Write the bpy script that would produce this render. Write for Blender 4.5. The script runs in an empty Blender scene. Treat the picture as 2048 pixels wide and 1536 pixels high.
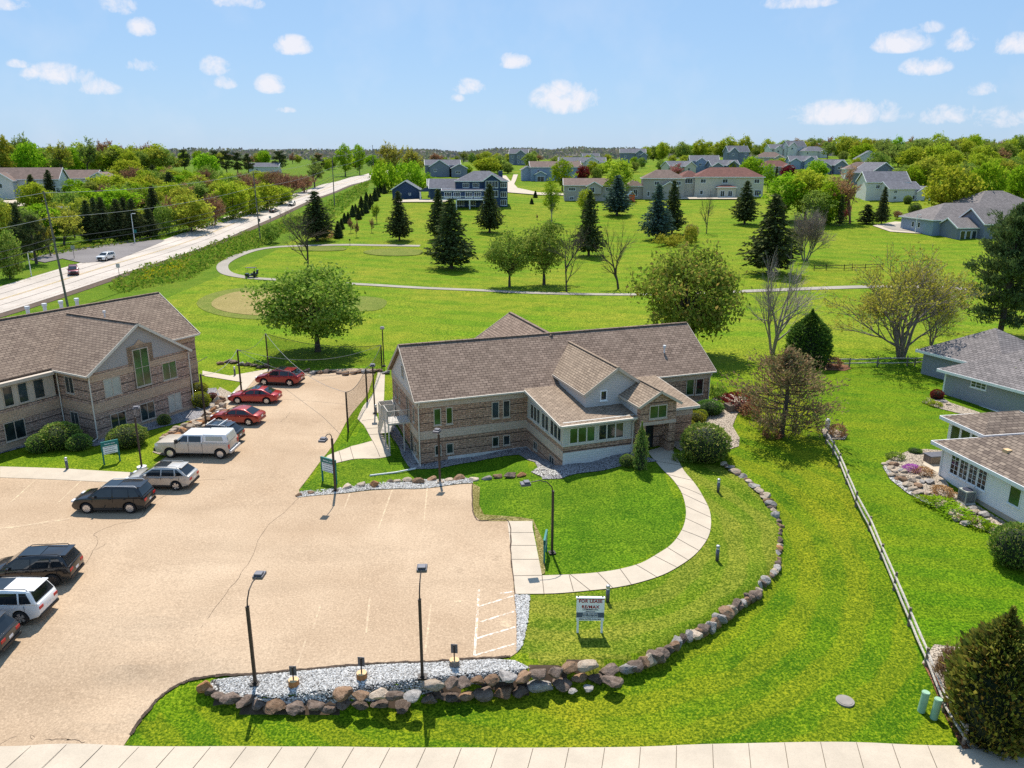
import bpy, bmesh, math, random
import numpy as np
from mathutils import Vector, Matrix
from mathutils.geometry import tessellate_polygon
rnd = random.Random(7)
C = bpy.context.scene.collection
PI = math.pi
R = math.radians

# ------------------------------------------------------------------ camera numbers
FPX = 1565.0                      # focal length in pixels of the 2048 px wide photograph
TH = math.atan(452 / FPX)         # camera looks this far below the horizon
HC = 23.0                         # camera height above the car park
SN, CS = math.sin(TH), math.cos(TH)

def smooth(a, b, x):
    t = np.clip((x - a) / (b - a), 0, 1)
    return t * t * (3 - 2 * t)

# ------------------------------------------------------------------ building frames
class Frame:
    def __init__(s, ox, oy, deg):
        s.o = (ox, oy); s.a = R(deg); s.c = math.cos(s.a); s.s = math.sin(s.a)
    def w(s, u, v, z=0.0):
        return Vector((s.o[0] + u * s.c - v * s.s, s.o[1] + u * s.s + v * s.c, z))
    def loc(s, p):
        x, y = p[0] - s.o[0], p[1] - s.o[1]
        return x * s.c + y * s.s, -x * s.s + y * s.c
    def onv(s, U, V, v):
        """(along, height) of pixel (U, V) on the upright plane at depth v of this frame"""
        d = ray(U, V); t = (v + s.o[1] * s.c - s.o[0] * s.s) / (-d.x * s.s + d.y * s.c)
        return s.loc((d.x * t, d.y * t))[0], HC + d.z * t
    def onu(s, U, V, u):
        d = ray(U, V); t = (u + s.o[0] * s.c + s.o[1] * s.s) / (d.x * s.c + d.y * s.s)
        return s.loc((d.x * t, d.y * t))[1], HC + d.z * t
FB = Frame(-7.43, 58.91, 19.7)    # office building
FL = Frame(-35.12, 62.5, 61.9)    # office building at the left edge

# ------------------------------------------------------------------ terrain heights
def _b(u, v, z):
    p = FB.w(u, v); return (p.x, p.y, z)
COMMON = [(-24, 95, 0), (0, 97, 0), (20, 95, .8), (32, 90, 1.3), (45, 90, 1.5), (0, 115, 0), (40, 120, .6), (-50, 90, 0), (-60, 60, 0),
          (-45, 45, -.2), (60, 90, 1.5), _b(5, 12, -.2), _b(13, 17, .3), _b(26, 12, 1.3), _b(28.5, 3, 1.6), _b(30, -3, 1.4),
          (-15, 28, -1.05), (-22, 28, -1.05), (-30, 28.5, -1.05), (-18, 30.5, -.8), (-18, 33.5, -.35), (-19, 37, -.05), (-30, 33, -.4), (-30, 38, -.05),
          (19.3, 27.9, -1.1), (20, 32.7, -.7), (22, 42.2, 0), (23.7, 51.3, .8), (24.7, 57, 1.2), (27, 70, 1.5), (30, 45, .3), (28, 55, .9),
          (32, 65, 1.2), (40, 72, 1.3), (38, 35, -.4), (45, 55, .8), (19, 58, 1.0)]
INNER = COMMON + [(-14, 34, 0), (-4, 33, 0), (0, 38, 0), (-.3, 46, 0), (-3, 53, 0), (-12, 51.8, 0), (-20, 45, 0), (-30, 45, 0), (-20, 60, 0),
          (-16, 70, 0), (-16, 83, 0), (-25, 80, 0), (-38, 52, 0), (-8, 42, 0), (-26, 54, 0), (-15.5, 58, 0), (-30, 64, 0), (-32, 76, 0),
          (-12, 43, 0), (-4, 46, 0), (-16, 38, 0), (-9, 36, 0), (-25, 68, 0),
          (4, 34.5, -.1), (8, 36, -.1), (12, 42, .05), (3, 38, 0), (9, 41, .1), (12.5, 46, .3), (11.8, 52, .5), (5, 46, .25), (2, 52, .1),
          (16, 48, .25), (16, 54, .6),
          _b(17, -9, .84), _b(9.6, -8.0, .75), _b(14.5, -8.2, .9), _b(8.6, -5, .0), _b(8.8, -2.5, -.4), _b(8.5, -.4, -.62), _b(0, -.5, -.98), _b(4.5, -.5, -.85),
          _b(2, -3, -.9), _b(5, -2.8, -.85), _b(-1, 2, -.95), _b(-1.5, 6, -.5), _b(-2, 10, -.2), (-10, 62, -.4), (-13.2, 57, -.05), (-11, 66, -.2), _b(22, -8, .95), _b(26, -4, 1.3), _b(7.5, -6.5, .15)]
OUTER = COMMON + [(-14, 28.5, -1.05), (-4, 28.5, -1.1), (5, 28.8, -1.1), (11, 32, -.9), (16, 38, -.5), (19, 46, .05), (20, 54, .7), (-9, 28.5, -1.05),
          (0, 28, -1.1), (8, 30, -1.0), (14, 35, -.7)]
_IN = np.array(INNER); _OU = np.array(OUTER)
ARC = [(-17.5, 28.6), (-15.3, 29.7), (-14.0, 30.25), (-13.3, 30.1), (-11.3, 29.9), (-8.2, 29.9), (-6.79, 30.1), (-3.66, 30.65), (-1.1, 31.05), (.47, 31.25), (2.21, 31.6), (3.4, 32.0), (4.66, 31.84), (6.29, 32.51), (7.68, 33.49), (9.59, 35.03), (10.84, 36.01), (12.04, 37.22), (13.55, 38.46), (15.05, 40.35), (16.04, 42.24), (17.16, 45.49), (17.49, 47.35), (17.7, 50.33), (17.37, 51.91), (16.65, 54.1), (16.08, 55.32), (15.4, 56.6)]

def _idw(P, x, y):
    num = 0.0; den = 0.0
    for px, py, pz in P:
        w = 1.0 / ((x - px) ** 2 + (y - py) ** 2 + .6) ** 1.6
        num = num + w * pz; den = den + w
    return num / den

def _arcdist(x, y):
    """signed distance to the line of the boulder wall, positive on the car park's side"""
    best = None; sg = None
    for (ax, ay), (bx, by) in zip(ARC[:-1], ARC[1:]):
        dx, dy = bx - ax, by - ay; l2 = dx * dx + dy * dy
        t = np.clip(((x - ax) * dx + (y - ay) * dy) / l2, 0, 1)
        ex, ey = x - (ax + t * dx), y - (ay + t * dy)
        d = np.hypot(ex, ey); s = np.where(dx * ey - dy * ex > 0, 1.0, -1.0)
        if best is None: best, sg = d, s
        else:
            sg = np.where(d < best, s, sg); best = np.minimum(d, best)
    return best * sg

_RL = [(0, 0), (165, 0), (250, 2.5), (285, 5), (330, 7), (400, 10), (480, 12), (600, 13), (900, 15), (1500, 17), (2200, 30), (3500, 30)]
_RC = [(0, 0), (180, 0), (235, 3), (280, 7), (315, 9.3), (450, 15), (600, 19), (900, 18), (1500, 21), (2200, 38), (3500, 38)]
_RR = [(0, 0), (150, .5), (235, 4), (290, 7.5), (330, 10), (450, 16), (600, 24), (900, 24), (1500, 22), (2200, 38), (3500, 38)]
def _itp(T, r):
    return np.interp(r, [a for a, b in T], [b for a, b in T])
def _fz(x, y):
    r = np.hypot(x, y)
    rr = [np.hypot(x + dx, y + dy) for dx, dy in ((0, 0), (14, 14), (-14, 14), (14, -14), (-14, -14))]
    L = sum(_itp(_RL, q) for q in rr) / 5; M = sum(_itp(_RC, q) for q in rr) / 5; K = sum(_itp(_RR, q) for q in rr) / 5
    w = smooth(-85, -35, x); k = smooth(.08, .32, x / (np.abs(y) + 1))
    z = L * (1 - w) + M * w
    z = z * (1 - k) + K * k
    z = z + 3.0 * smooth(-110, -190, x) * smooth(150, 330, r)
    return z + .35 * np.sin(x * .06 + y * .03) * np.sin(y * .05 - x * .02) * smooth(95, 140, r)
def Zn(x, y):
    x = np.asarray(x, float); y = np.asarray(y, float)
    r = np.hypot(x, y); f = 1 - smooth(95, 150, r)
    z = _fz(x, y)
    near = f > 0
    if near.any():
        xn, yn = x[near], y[near]
        m = smooth(-.3, .3, _arcdist(xn, yn))
        zn = _idw(_OU, xn, yn) * (1 - m) + _idw(_IN, xn, yn) * m
        z[near] = z[near] + zn * f[near]
    return z
def Z(x, y):
    return float(Zn(np.array([x]), np.array([y]))[0])

def ray(u, v):
    a = (u - 1024) / FPX; b = (v - 768) / FPX
    return Vector((a, CS - b * SN, -(SN + b * CS)))
_TS = np.concatenate([np.linspace(20, 130, 280), np.geomspace(131, 3200, 420)])
def at(u, v, dz=0.0):
    """the point of the ground that the photograph shows at pixel (u, v)"""
    d = ray(u, v)
    x, y, z = d.x * _TS, d.y * _TS, HC + d.z * _TS
    g = z - Zn(x, y) - dz
    i = int(np.argmax(g <= 0)) if (g <= 0).any() else len(_TS) - 1
    if i == 0: t = _TS[0]
    else:
        g0, g1 = g[i - 1], g[i]; t = _TS[i - 1] + (_TS[i] - _TS[i - 1]) * (g0 / (g0 - g1) if g0 != g1 else 0)
    p = Vector((d.x * t, d.y * t, 0)); p.z = Z(p.x, p.y) + dz
    return p
def atz(u, v, z):
    d = ray(u, v); t = (z - HC) / d.z
    return Vector((d.x * t, d.y * t, z))
def zat(u, v, y):
    """height seen at pixel (u, v) in the upright plane at distance y"""
    d = ray(u, v); return HC + d.z * (y / d.y)
def scale(p):
    """metres per photo pixel at point p"""
    return (p.y * CS - (p.z - HC) * SN) / FPX

# ------------------------------------------------------------------ tagging and objects
def tag(o, label=None, cat=None, group=None, kind=None):
    if label: o['label'] = label
    if cat: o['category'] = cat
    if group: o['group'] = group
    if kind: o['kind'] = kind
    return o
def empty(name, loc=(0, 0, 0), rz=0.0, label=None, cat=None, group=None):
    o = bpy.data.objects.new(name, None); C.objects.link(o)
    o.location = loc; o.rotation_euler = (0, 0, rz); o.empty_display_size = .3
    return tag(o, label, cat, group)
def kids(o):
    return [c for c in bpy.data.objects if c.parent == o]
_kids_cache = {}
def copy_tree(o, loc=None, rz=None, sc=None, label=None, group=None):
    """a copy of a thing with copies of its parts and sub-parts"""
    c = o.copy(); C.objects.link(c)
    if loc is not None: c.location = loc
    if rz is not None: c.rotation_euler = (0, 0, rz)
    if sc is not None: c.scale = sc if hasattr(sc, '__len__') else (sc, sc, sc)
    if label: c['label'] = label
    if group: c['group'] = group
    if o.name not in _kids_cache:
        _kids_cache[o.name] = [(k, list(k.children)) for k in o.children]
    out = []
    for k, subs in _kids_cache[o.name]:
        n = k.copy(); C.objects.link(n); n.parent = c; out.append(n)
        for q in subs:
            m = q.copy(); C.objects.link(m); m.parent = n
    c['_'] = 0; del c['_']
    return c, out

class MB:
    """collects faces, then links them as ONE mesh object with metre UVs per face"""
    def __init__(s): s.v = []; s.f = []; s.mi = []; s.m = 0
    def add(s, vs, fs):
        b = len(s.v); s.v += [tuple(p) for p in vs]
        for f in fs: s.f.append(tuple(b + i for i in f)); s.mi.append(s.m)
        return s
    def quad(s, *p): return s.add(p, [tuple(range(len(p)))])
    def box(s, x0, x1, y0, y1, z0, z1, M=None):
        vs = [(x, y, z) for z in (z0, z1) for y in (y0, y1) for x in (x0, x1)]
        if M is not None: vs = [M @ Vector(p) for p in vs]
        return s.add(vs, [(0, 2, 3, 1), (4, 5, 7, 6), (0, 1, 5, 4), (2, 6, 7, 3), (0, 4, 6, 2), (1, 3, 7, 5)])
    def bar(s, a, b, w, h=None, up=(0, 0, 1)):
        """square bar from a to b"""
        a, b = Vector(a), Vector(b); h = h or w; d = (b - a).normalized()
        u = Vector(up)
        if abs(d.dot(u)) > .98: u = Vector((1, 0, 0))
        x = d.cross(u).normalized() * w / 2; y = x.cross(d).normalized() * h / 2
        vs = [p + i * x + j * y for p in (a, b) for i, j in ((-1, -1), (1, -1), (1, 1), (-1, 1))]
        return s.add(vs, [(3, 2, 1, 0), (4, 5, 6, 7), (0, 1, 5, 4), (1, 2, 6, 5), (2, 3, 7, 6), (3, 0, 4, 7)])
    def tube(s, pts, r, n=8, cap=True):
        pts = [Vector(p) for p in pts]
        rs = r if hasattr(r, '__len__') else [r] * len(pts)
        rings = []; prev = None
        for i, p in enumerate(pts):
            d = (pts[min(i + 1, len(pts) - 1)] - pts[max(i - 1, 0)])
            d = d.normalized() if d.length > 1e-9 else Vector((0, 0, 1))
            if prev is None:
                x = d.cross(Vector((0, 0, 1)))
                if x.length < .05: x = d.cross(Vector((0, 1, 0)))
            else: x = prev - d * prev.dot(d)
            x.normalize(); prev = x; y = d.cross(x)
            rings.append([p + (x * math.cos(2 * PI * k / n) + y * math.sin(2 * PI * k / n)) * rs[i] for k in range(n)])
        b = len(s.v); s.v += [tuple(q) for rg in rings for q in rg]
        for i in range(len(pts) - 1):
            for k in range(n):
                s.f.append((b + i * n + k, b + i * n + (k + 1) % n, b + (i + 1) * n + (k + 1) % n, b + (i + 1) * n + k)); s.mi.append(s.m)
        if cap:
            s.f.append(tuple(b + k for k in reversed(range(n)))); s.mi.append(s.m)
            s.f.append(tuple(b + (len(pts) - 1) * n + k for k in range(n))); s.mi.append(s.m)
        return s
    def prism(s, poly, z0, z1):
        """upright prism over a plan polygon (counter-clockwise)"""
        n = len(poly); vs = [(x, y, z0) for x, y in poly] + [(x, y, z1) for x, y in poly]
        return s.add(vs, [tuple(reversed(range(n))), tuple(range(n, 2 * n))] + [(i, (i + 1) % n, n + (i + 1) % n, n + i) for i in range(n)])
    def slab(s, pts, t, dn=(0, 0, -1)):
        """a plate: the polygon pts, thickened by t along dn"""
        n = len(pts); d = Vector(dn) * t
        vs = [Vector(p) for p in pts] + [Vector(p) + d for p in pts]
        return s.add(vs, [tuple(range(n)), tuple(reversed(range(n, 2 * n)))] + [((i + 1) % n, i, n + i, n + (i + 1) % n) for i in range(n)])
    def build(s, name, mat, parent=None, smooth_=False, bevel=0, seg=2):
        me = bpy.data.meshes.new(name); me.from_pydata(s.v, [], s.f); me.validate()
        mats = mat if isinstance(mat, (list, tuple)) else [mat]
        for m in mats: me.materials.append(m)
        if len(mats) > 1: me.polygons.foreach_set('material_index', s.mi)
        metre_uv(me)
        if smooth_: me.polygons.foreach_set('use_smooth', [True] * len(me.polygons))
        o = bpy.data.objects.new(name, me); C.objects.link(o)
        if parent is not None: o.parent = parent
        if bevel:
            b = o.modifiers.new('edge', 'BEVEL'); b.width = bevel; b.segments = seg; b.limit_method = 'ANGLE'; b.angle_limit = R(35)
            b.harden_normals = False
        return o
def metre_uv(me):
    uv = me.uv_layers.new(name='UVMap').data
    vs = me.vertices
    for p in me.polygons:
        n = p.normal
        if abs(n.z) > .96: ux, vx = Vector((1, 0, 0)), Vector((0, 1, 0))
        else:
            ux = Vector((-n.y, n.x, 0)).normalized(); vx = n.cross(ux)
        for li in p.loop_indices:
            q = vs[me.loops[li].vertex_index].co
            uv[li].uv = (q.dot(ux), q.dot(vx))

def drape(name, poly, dz, mat, step=1.0, zfun=None, kind=None):
    """a sheet over the ground: the plan polygon cut along a grid and laid dz above the terrain"""
    bm = bmesh.new()
    pl = [poly[i] for i in range(len(poly)) if math.hypot(poly[i][0] - poly[i - 1][0], poly[i][1] - poly[i - 1][1]) > 1e-3]
    vv = [bm.verts.new((p[0], p[1], 0)) for p in pl]
    for tri in tessellate_polygon([[Vector((p[0], p[1], 0)) for p in pl]]):
        try: bm.faces.new([vv[i] for i in tri])
        except ValueError: pass
    xs = [p[0] for p in poly]; ys = [p[1] for p in poly]
    for ax, lo, hi in ((0, min(xs), max(xs)), (1, min(ys), max(ys))):
        k = math.ceil(lo / step) * step
        while k < hi:
            co = (k, 0, 0) if ax == 0 else (0, k, 0); no = (1, 0, 0) if ax == 0 else (0, 1, 0)
            bmesh.ops.bisect_plane(bm, geom=bm.verts[:] + bm.edges[:] + bm.faces[:], plane_co=co, plane_no=no, dist=1e-4)
            k += step
    bm.verts.ensure_lookup_table()
    zz = Zn(np.array([v.co.x for v in bm.verts]), np.array([v.co.y for v in bm.verts]))
    for v, z in zip(bm.verts, zz): v.co.z = float(z) + dz
    bmesh.ops.recalc_face_normals(bm, faces=bm.faces[:])
    me = bpy.data.meshes.new(name); bm.to_mesh(me); bm.free()
    if len(me.polygons) and sum(p.normal.z for p in me.polygons) < 0: me.flip_normals()
    me.materials.append(mat)
    o = bpy.data.objects.new(name, me); C.objects.link(o)
    if kind: o['kind'] = kind
    return o
def strip(pts, w):
    """plan polygon of a band of width w along a line"""
    L = []; Rr = []
    for i, p in enumerate(pts):
        a = Vector(pts[max(i - 1, 0)]).to_2d(); b = Vector(pts[min(i + 1, len(pts) - 1)]).to_2d()
        d = (b - a).normalized(); n = Vector((-d.y, d.x)) * w / 2; q = Vector(p).to_2d()
        L.append(q + n); Rr.append(q - n)
    return [tuple(q) for q in L] + [tuple(q) for q in reversed(Rr)]
def curve(pts, n=6):
    """Catmull-Rom through plan points"""
    P = [Vector(p).to_2d() for p in pts]; out = []
    for i in range(len(P) - 1):
        p0, p1, p2, p3 = P[max(i - 1, 0)], P[i], P[i + 1], P[min(i + 2, len(P) - 1)]
        for k in range(n):
            t = k / n
            out.append(.5 * ((2 * p1) + (p2 - p0) * t + (2 * p0 - 5 * p1 + 4 * p2 - p3) * t * t + (3 * p1 - p0 - 3 * p2 + p3) * t ** 3))
    out.append(P[-1]); return [tuple(q) for q in out]
ORD = ['first', 'second', 'third', 'fourth', 'fifth', 'sixth', 'seventh', 'eighth', 'ninth', 'tenth', 'eleventh', 'twelfth', 'thirteenth', 'fourteenth', 'fifteenth',
       'sixteenth', 'seventeenth', 'eighteenth', 'nineteenth', 'twentieth', 'twenty-first', 'twenty-second', 'twenty-third', 'twenty-fourth', 'twenty-fifth', 'twenty-sixth', 'twenty-seventh',
       'twenty-eighth', 'twenty-ninth', 'thirtieth']
def ordn(i):
    if i < len(ORD): return ORD[i]
    tens = ['', '', '', 'thirty', 'forty', 'fifty', 'sixty', 'seventy', 'eighty', 'ninety'][(i + 1) // 10]
    r = (i + 1) % 10
    return (tens[:-1] + 'ieth') if r == 0 else tens + '-' + ORD[r - 1]
# ------------------------------------------------------------------ materials (all procedural)
class NT:
    def __init__(s, name):
        s.m = bpy.data.materials.new(name); s.m.use_nodes = True
        s.t = s.m.node_tree; s.t.nodes.clear()
        s.out = s.t.nodes.new('ShaderNodeOutputMaterial')
    def n(s, kind, **kw):
        o = s.t.nodes.new('ShaderNode' + kind)
        for k, v in kw.items(): setattr(o, k, v)
        return o
    def put(s, a, b):
        if isinstance(a, (int, float)): b.default_value = a
        elif isinstance(a, (tuple, list)): b.default_value = tuple(a) + ((1,) if len(a) == 3 and b.type == 'RGBA' else ())
        else: s.t.links.new(a, b)
    def pos(s): return s.n('NewGeometry').outputs['Position']
    def uv(s): return s.n('UVMap').outputs[0]
    def noise(s, vec, scale, detail=3, rough=.55, dist=0):
        o = s.n('TexNoise'); s.put(vec, o.inputs['Vector']); s.put(scale, o.inputs['Scale']); s.put(detail, o.inputs['Detail']); s.put(rough, o.inputs['Roughness']); s.put(dist, o.inputs['Distortion'])
        return o.outputs['Fac']
    def ramp(s, fac, *stops):
        o = s.n('ValToRGB'); s.put(fac, o.inputs[0]); e = o.color_ramp.elements
        while len(e) < len(stops): e.new(.5)
        for q, (p, c) in zip(e, stops):
            q.position = p; q.color = (c, c, c, 1) if isinstance(c, (int, float)) else tuple(c) + (1,)
        return o.outputs[0]
    def mix(s, fac, a, b, mode='MIX'):
        o = s.n('Mix', data_type='RGBA', blend_type=mode); s.put(fac, o.inputs[0]); s.put(a, o.inputs[6]); s.put(b, o.inputs[7])
        return o.outputs[2]
    def math(s, op, a, b=0.0, c=0.0):
        o = s.n('Math', operation=op); s.put(a, o.inputs[0]); s.put(b, o.inputs[1]); s.put(c, o.inputs[2]); return o.outputs[0]
    def scl(s, vec, sc):
        o = s.n('Mapping'); s.put(vec, o.inputs[0]); o.inputs['Scale'].default_value = sc; return o.outputs[0]
    def bump(s, h, dist=.02, strength=.6):
        o = s.n('Bump'); s.put(h, o.inputs['Height']); s.put(dist, o.inputs['Distance']); s.put(strength, o.inputs['Strength']); return o.outputs[0]
    def done(s, col, rough=.8, nor=None, metal=0.0, spec=.3, **kw):
        b = s.n('BsdfPrincipled'); s.put(col, b.inputs['Base Color']); s.put(rough, b.inputs['Roughness']); s.put(metal, b.inputs['Metallic']); s.put(spec, b.inputs['Specular IOR Level'])
        if nor is not None: s.put(nor, b.inputs['Normal'])
        for k, v in kw.items(): s.put(v, b.inputs[k])
        s.t.links.new(b.outputs[0], s.out.inputs[0]); return s.m

def plain(name, col, rough=.6, metal=0.0, spec=.4, var=.12, sc=3.0, **kw):
    t = NT(name); g = t.n('TexCoord').outputs['Object']
    f = t.noise(g, sc, 4)
    c = t.mix(t.ramp(f, (.3, 0.0), (.7, 1.0)), tuple(x * (1 - var) for x in col), tuple(min(1, x * (1 + var)) for x in col))
    return t.done(c, rough, metal=metal, spec=spec, **kw)

def grass_mat(name, a, b, dry, dryness=.5, stripes=None, fine=1.0):
    """short turf: two greens in patches, dry yellow places, fine grain; mown stripes along circles about a point or along a line"""
    t = NT(name); p = t.pos()
    big = t.noise(p, .05, 4, .6); mid = t.noise(p, .35, 5, .65); fin = t.noise(p, 8.5 * fine, 3, .8); fin2 = t.noise(p, 3.1 * fine, 3, .7)
    c = t.mix(t.ramp(mid, (.36, 0.0), (.62, 1.0)), a, b)
    d = t.math('MULTIPLY', t.ramp(big, (.42, 0.0), (.66, 1.0)), t.ramp(mid, (.35, 0.2), (.7, 1.0)))
    c = t.mix(t.math('MULTIPLY', d, dryness), c, dry)
    if stripes:
        kind, x, y, w, amt = stripes
        sp = t.n('SeparateXYZ'); t.put(p, sp.inputs[0])
        dx = t.math('SUBTRACT', sp.outputs[0], x); dy = t.math('SUBTRACT', sp.outputs[1], y)
        if kind == 'ring': q = t.math('SQRT', t.math('ADD', t.math('MULTIPLY', dx, dx), t.math('MULTIPLY', dy, dy)))
        else: q = t.math('ADD', t.math('MULTIPLY', sp.outputs[0], x), t.math('MULTIPLY', sp.outputs[1], y))
        q = t.math('ADD', q, t.math('MULTIPLY', t.noise(p, .25, 2), 1.6))
        s = t.math('SINE', t.math('MULTIPLY', q, 2 * PI / w))
        c = t.mix(t.math('MULTIPLY', t.ramp(t.math('MULTIPLY_ADD', s, .5, .5), (.35, 0.0), (.65, 1.0)), amt), c, dry)
    c = t.mix(t.math('MULTIPLY', t.ramp(fin, (.40, 1.0), (.55, 0.0)), .85), c, tuple(x * .33 for x in a))
    c = t.mix(t.math('MULTIPLY', t.ramp(fin, (.53, 0.0), (.70, 1.0)), .5), c, tuple(min(1, x * 1.6) for x in dry))
    c = t.mix(t.math('MULTIPLY', t.ramp(fin2, (.38, 1.0), (.55, 0.0)), .28), c, tuple(x * .5 for x in a))
    return t.done(c, .95, t.bump(fin, .03, .35), spec=.06)

def asphalt_mat(name, a, b, speck=.5, scale_=1.0):
    t = NT(name); p = t.pos()
    big = t.noise(p, .09, 5, .6); f = t.noise(p, 9 * scale_, 3, .8); g = t.noise(p, 26 * scale_, 2, .7)
    st = t.noise(t.scl(p, (.25, .9, 1)), .35, 4, .6)
    c = t.mix(t.ramp(big, (.35, 0.0), (.68, 1.0)), a, b)
    c = t.mix(t.math('MULTIPLY', t.ramp(st, (.5, 0.0), (.72, 1.0)), .35), c, tuple(x * .72 for x in a))
    c = t.mix(t.math('MULTIPLY', t.ramp(t.noise(p, .75, 3, .5), (.66, 0.0), (.76, 1.0)), .3), c, tuple(x * .55 for x in a))
    c = t.mix(t.math('MULTIPLY', t.ramp(t.noise(t.scl(p, (.8, .25, 1)), .22, 4, .6), (.55, 0.0), (.7, 1.0)), .3), c, tuple(min(1, x * 1.18) for x in b))
    c = t.mix(t.math('MULTIPLY', t.ramp(f, (.36, 1.0), (.5, 0.0)), speck), c, tuple(x * .5 for x in a))
    c = t.mix(t.math('MULTIPLY', t.ramp(f, (.52, 0.0), (.68, 1.0)), speck), c, tuple(min(1, x * 1.5) for x in b))
    c = t.mix(t.math('MULTIPLY', t.ramp(g, (.38, 1.0), (.55, 0.0)), speck * .6), c, tuple(x * .55 for x in a))
    return t.done(c, .92, t.bump(f, .012, .5), spec=.15)

def concrete_mat(name, col):
    t = NT(name); p = t.pos()
    c = t.mix(t.ramp(t.noise(p, .6, 5, .65), (.35, 0.0), (.7, 1.0)), tuple(x * .84 for x in col), col)
    c = t.mix(t.math('MULTIPLY', t.ramp(t.noise(p, 14, 3), (.4, 1.0), (.55, 0.0)), .18), c, tuple(x * .6 for x in col))
    return t.done(c, .9, spec=.15)

def gravel_mat(name, a, b, gap, size=.07):
    t = NT(name); p = t.pos()
    v = t.n('TexVoronoi'); t.put(p, v.inputs['Vector']); t.put(1 / size, v.inputs['Scale'])
    sx = t.n('SeparateXYZ'); t.put(v.outputs['Color'], sx.inputs[0])
    c = t.mix(sx.outputs[0], a, b)
    c = t.mix(t.ramp(v.outputs['Distance'], (.42, 0.0), (.72, 1.0)), c, gap)
    return t.done(c, .9, t.bump(t.math('SUBTRACT', 1.0, v.outputs['Distance']), .04, .9), spec=.2)

def shingle_mat(name, a, b, dark, w=.34, h=.16):
    t = NT(name); u = t.uv()
    k = t.n('TexBrick'); t.put(u, k.inputs['Vector']); k.offset = .5; k.squash = 1
    t.put(a, k.inputs['Color1']); t.put(b, k.inputs['Color2']); t.put(dark, k.inputs['Mortar']); t.put(1.0, k.inputs['Scale'])
    t.put(.03, k.inputs['Mortar Size']); t.put(.3, k.inputs['Mortar Smooth']); t.put(w, k.inputs['Brick Width']); t.put(h, k.inputs['Row Height'])
    k2 = t.n('TexBrick'); t.put(u, k2.inputs['Vector']); k2.offset = .37
    t.put((1, 1, 1), k2.inputs['Color1']); t.put((.55, .55, .55), k2.inputs['Color2']); t.put((.8, .8, .8), k2.inputs['Mortar']); t.put(1.0, k2.inputs['Scale']); t.put(.02, k2.inputs['Mortar Size'])
    t.put(w * .62, k2.inputs['Brick Width']); t.put(h * 2, k2.inputs['Row Height']); t.put(.1, k2.inputs['Bias'])
    c = t.mix(.5, k.outputs['Color'], k2.outputs['Color'], 'MULTIPLY')
    n = t.noise(u, .45, 5, .6)
    c = t.mix(t.math('MULTIPLY', t.ramp(n, (.4, 0.0), (.7, 1.0)), .4), c, tuple(x * .75 for x in a))
    f = t.noise(u, 22, 2, .7)
    c = t.mix(t.math('MULTIPLY', t.ramp(f, (.35, 1.0), (.55, 0.0)), .15), c, tuple(x * .5 for x in dark))
    return t.done(c, .95, t.bump(t.math('ADD', k.outputs['Fac'], t.math('MULTIPLY', f, -.6)), .015, -.5), spec=.1)

def brick_mat(name, a, b, mortar, w=.42, h=.14, line=None, linegap=.84, rugged=1.0):
    t = NT(name); u = t.uv()
    k = t.n('TexBrick'); t.put(u, k.inputs['Vector']); k.offset = .5
    t.put(a, k.inputs['Color1']); t.put(b, k.inputs['Color2']); t.put(mortar, k.inputs['Mortar']); t.put(1.0, k.inputs['Scale'])
    t.put(.012, k.inputs['Mortar Size']); t.put(.2, k.inputs['Mortar Smooth']); t.put(w, k.inputs['Brick Width']); t.put(h, k.inputs['Row Height'])
    n = t.noise(t.scl(u, (1, 2.4, 1)), 4.5, 5, .75)
    c = t.mix(t.math('MULTIPLY', t.ramp(n, (.42, 1.0), (.54, 0.0)), .75 * rugged), k.outputs['Color'], tuple(x * .3 for x in a))
    c = t.mix(t.math('MULTIPLY', t.ramp(n, (.56, 0.0), (.72, 1.0)), .5 * rugged), c, tuple(min(1, x * 1.5) for x in b))
    if line:
        s = t.n('SeparateXYZ'); t.put(u, s.inputs[0])
        m = t.math('FRACT', t.math('ADD', t.math('DIVIDE', s.outputs[1], linegap), t.math('MULTIPLY', t.noise(t.scl(u, (1, .1, 1)), .8, 2), .02)))
        c = t.mix(t.ramp(m, (0.0, 1.0), (.06, 1.0), (.10, 0.0)), c, line)
    return t.done(c, .92, t.bump(t.math('SUBTRACT', n, t.math('MULTIPLY', k.outputs['Fac'], .5)), .04, .8 * rugged), spec=.15)

def siding_mat(name, col, gap=.13, dark=.45, rough=.6):
    t = NT(name); u = t.uv(); s = t.n('SeparateXYZ'); t.put(u, s.inputs[0])
    m = t.math('FRACT', t.math('DIVIDE', s.outputs[1], gap))
    n = t.noise(u, .7, 4)
    c = t.mix(t.ramp(n, (.3, 0.0), (.7, 1.0)), tuple(x * .93 for x in col), col)
    c = t.mix(t.ramp(m, (0.0, 1.0), (.07, 1.0), (.13, 0.0)), c, tuple(x * dark for x in col))  # shadow line at each lap of the boards, painted into the colour
    return t.done(c, rough, t.bump(m, .012, .8), spec=.25)

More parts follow.
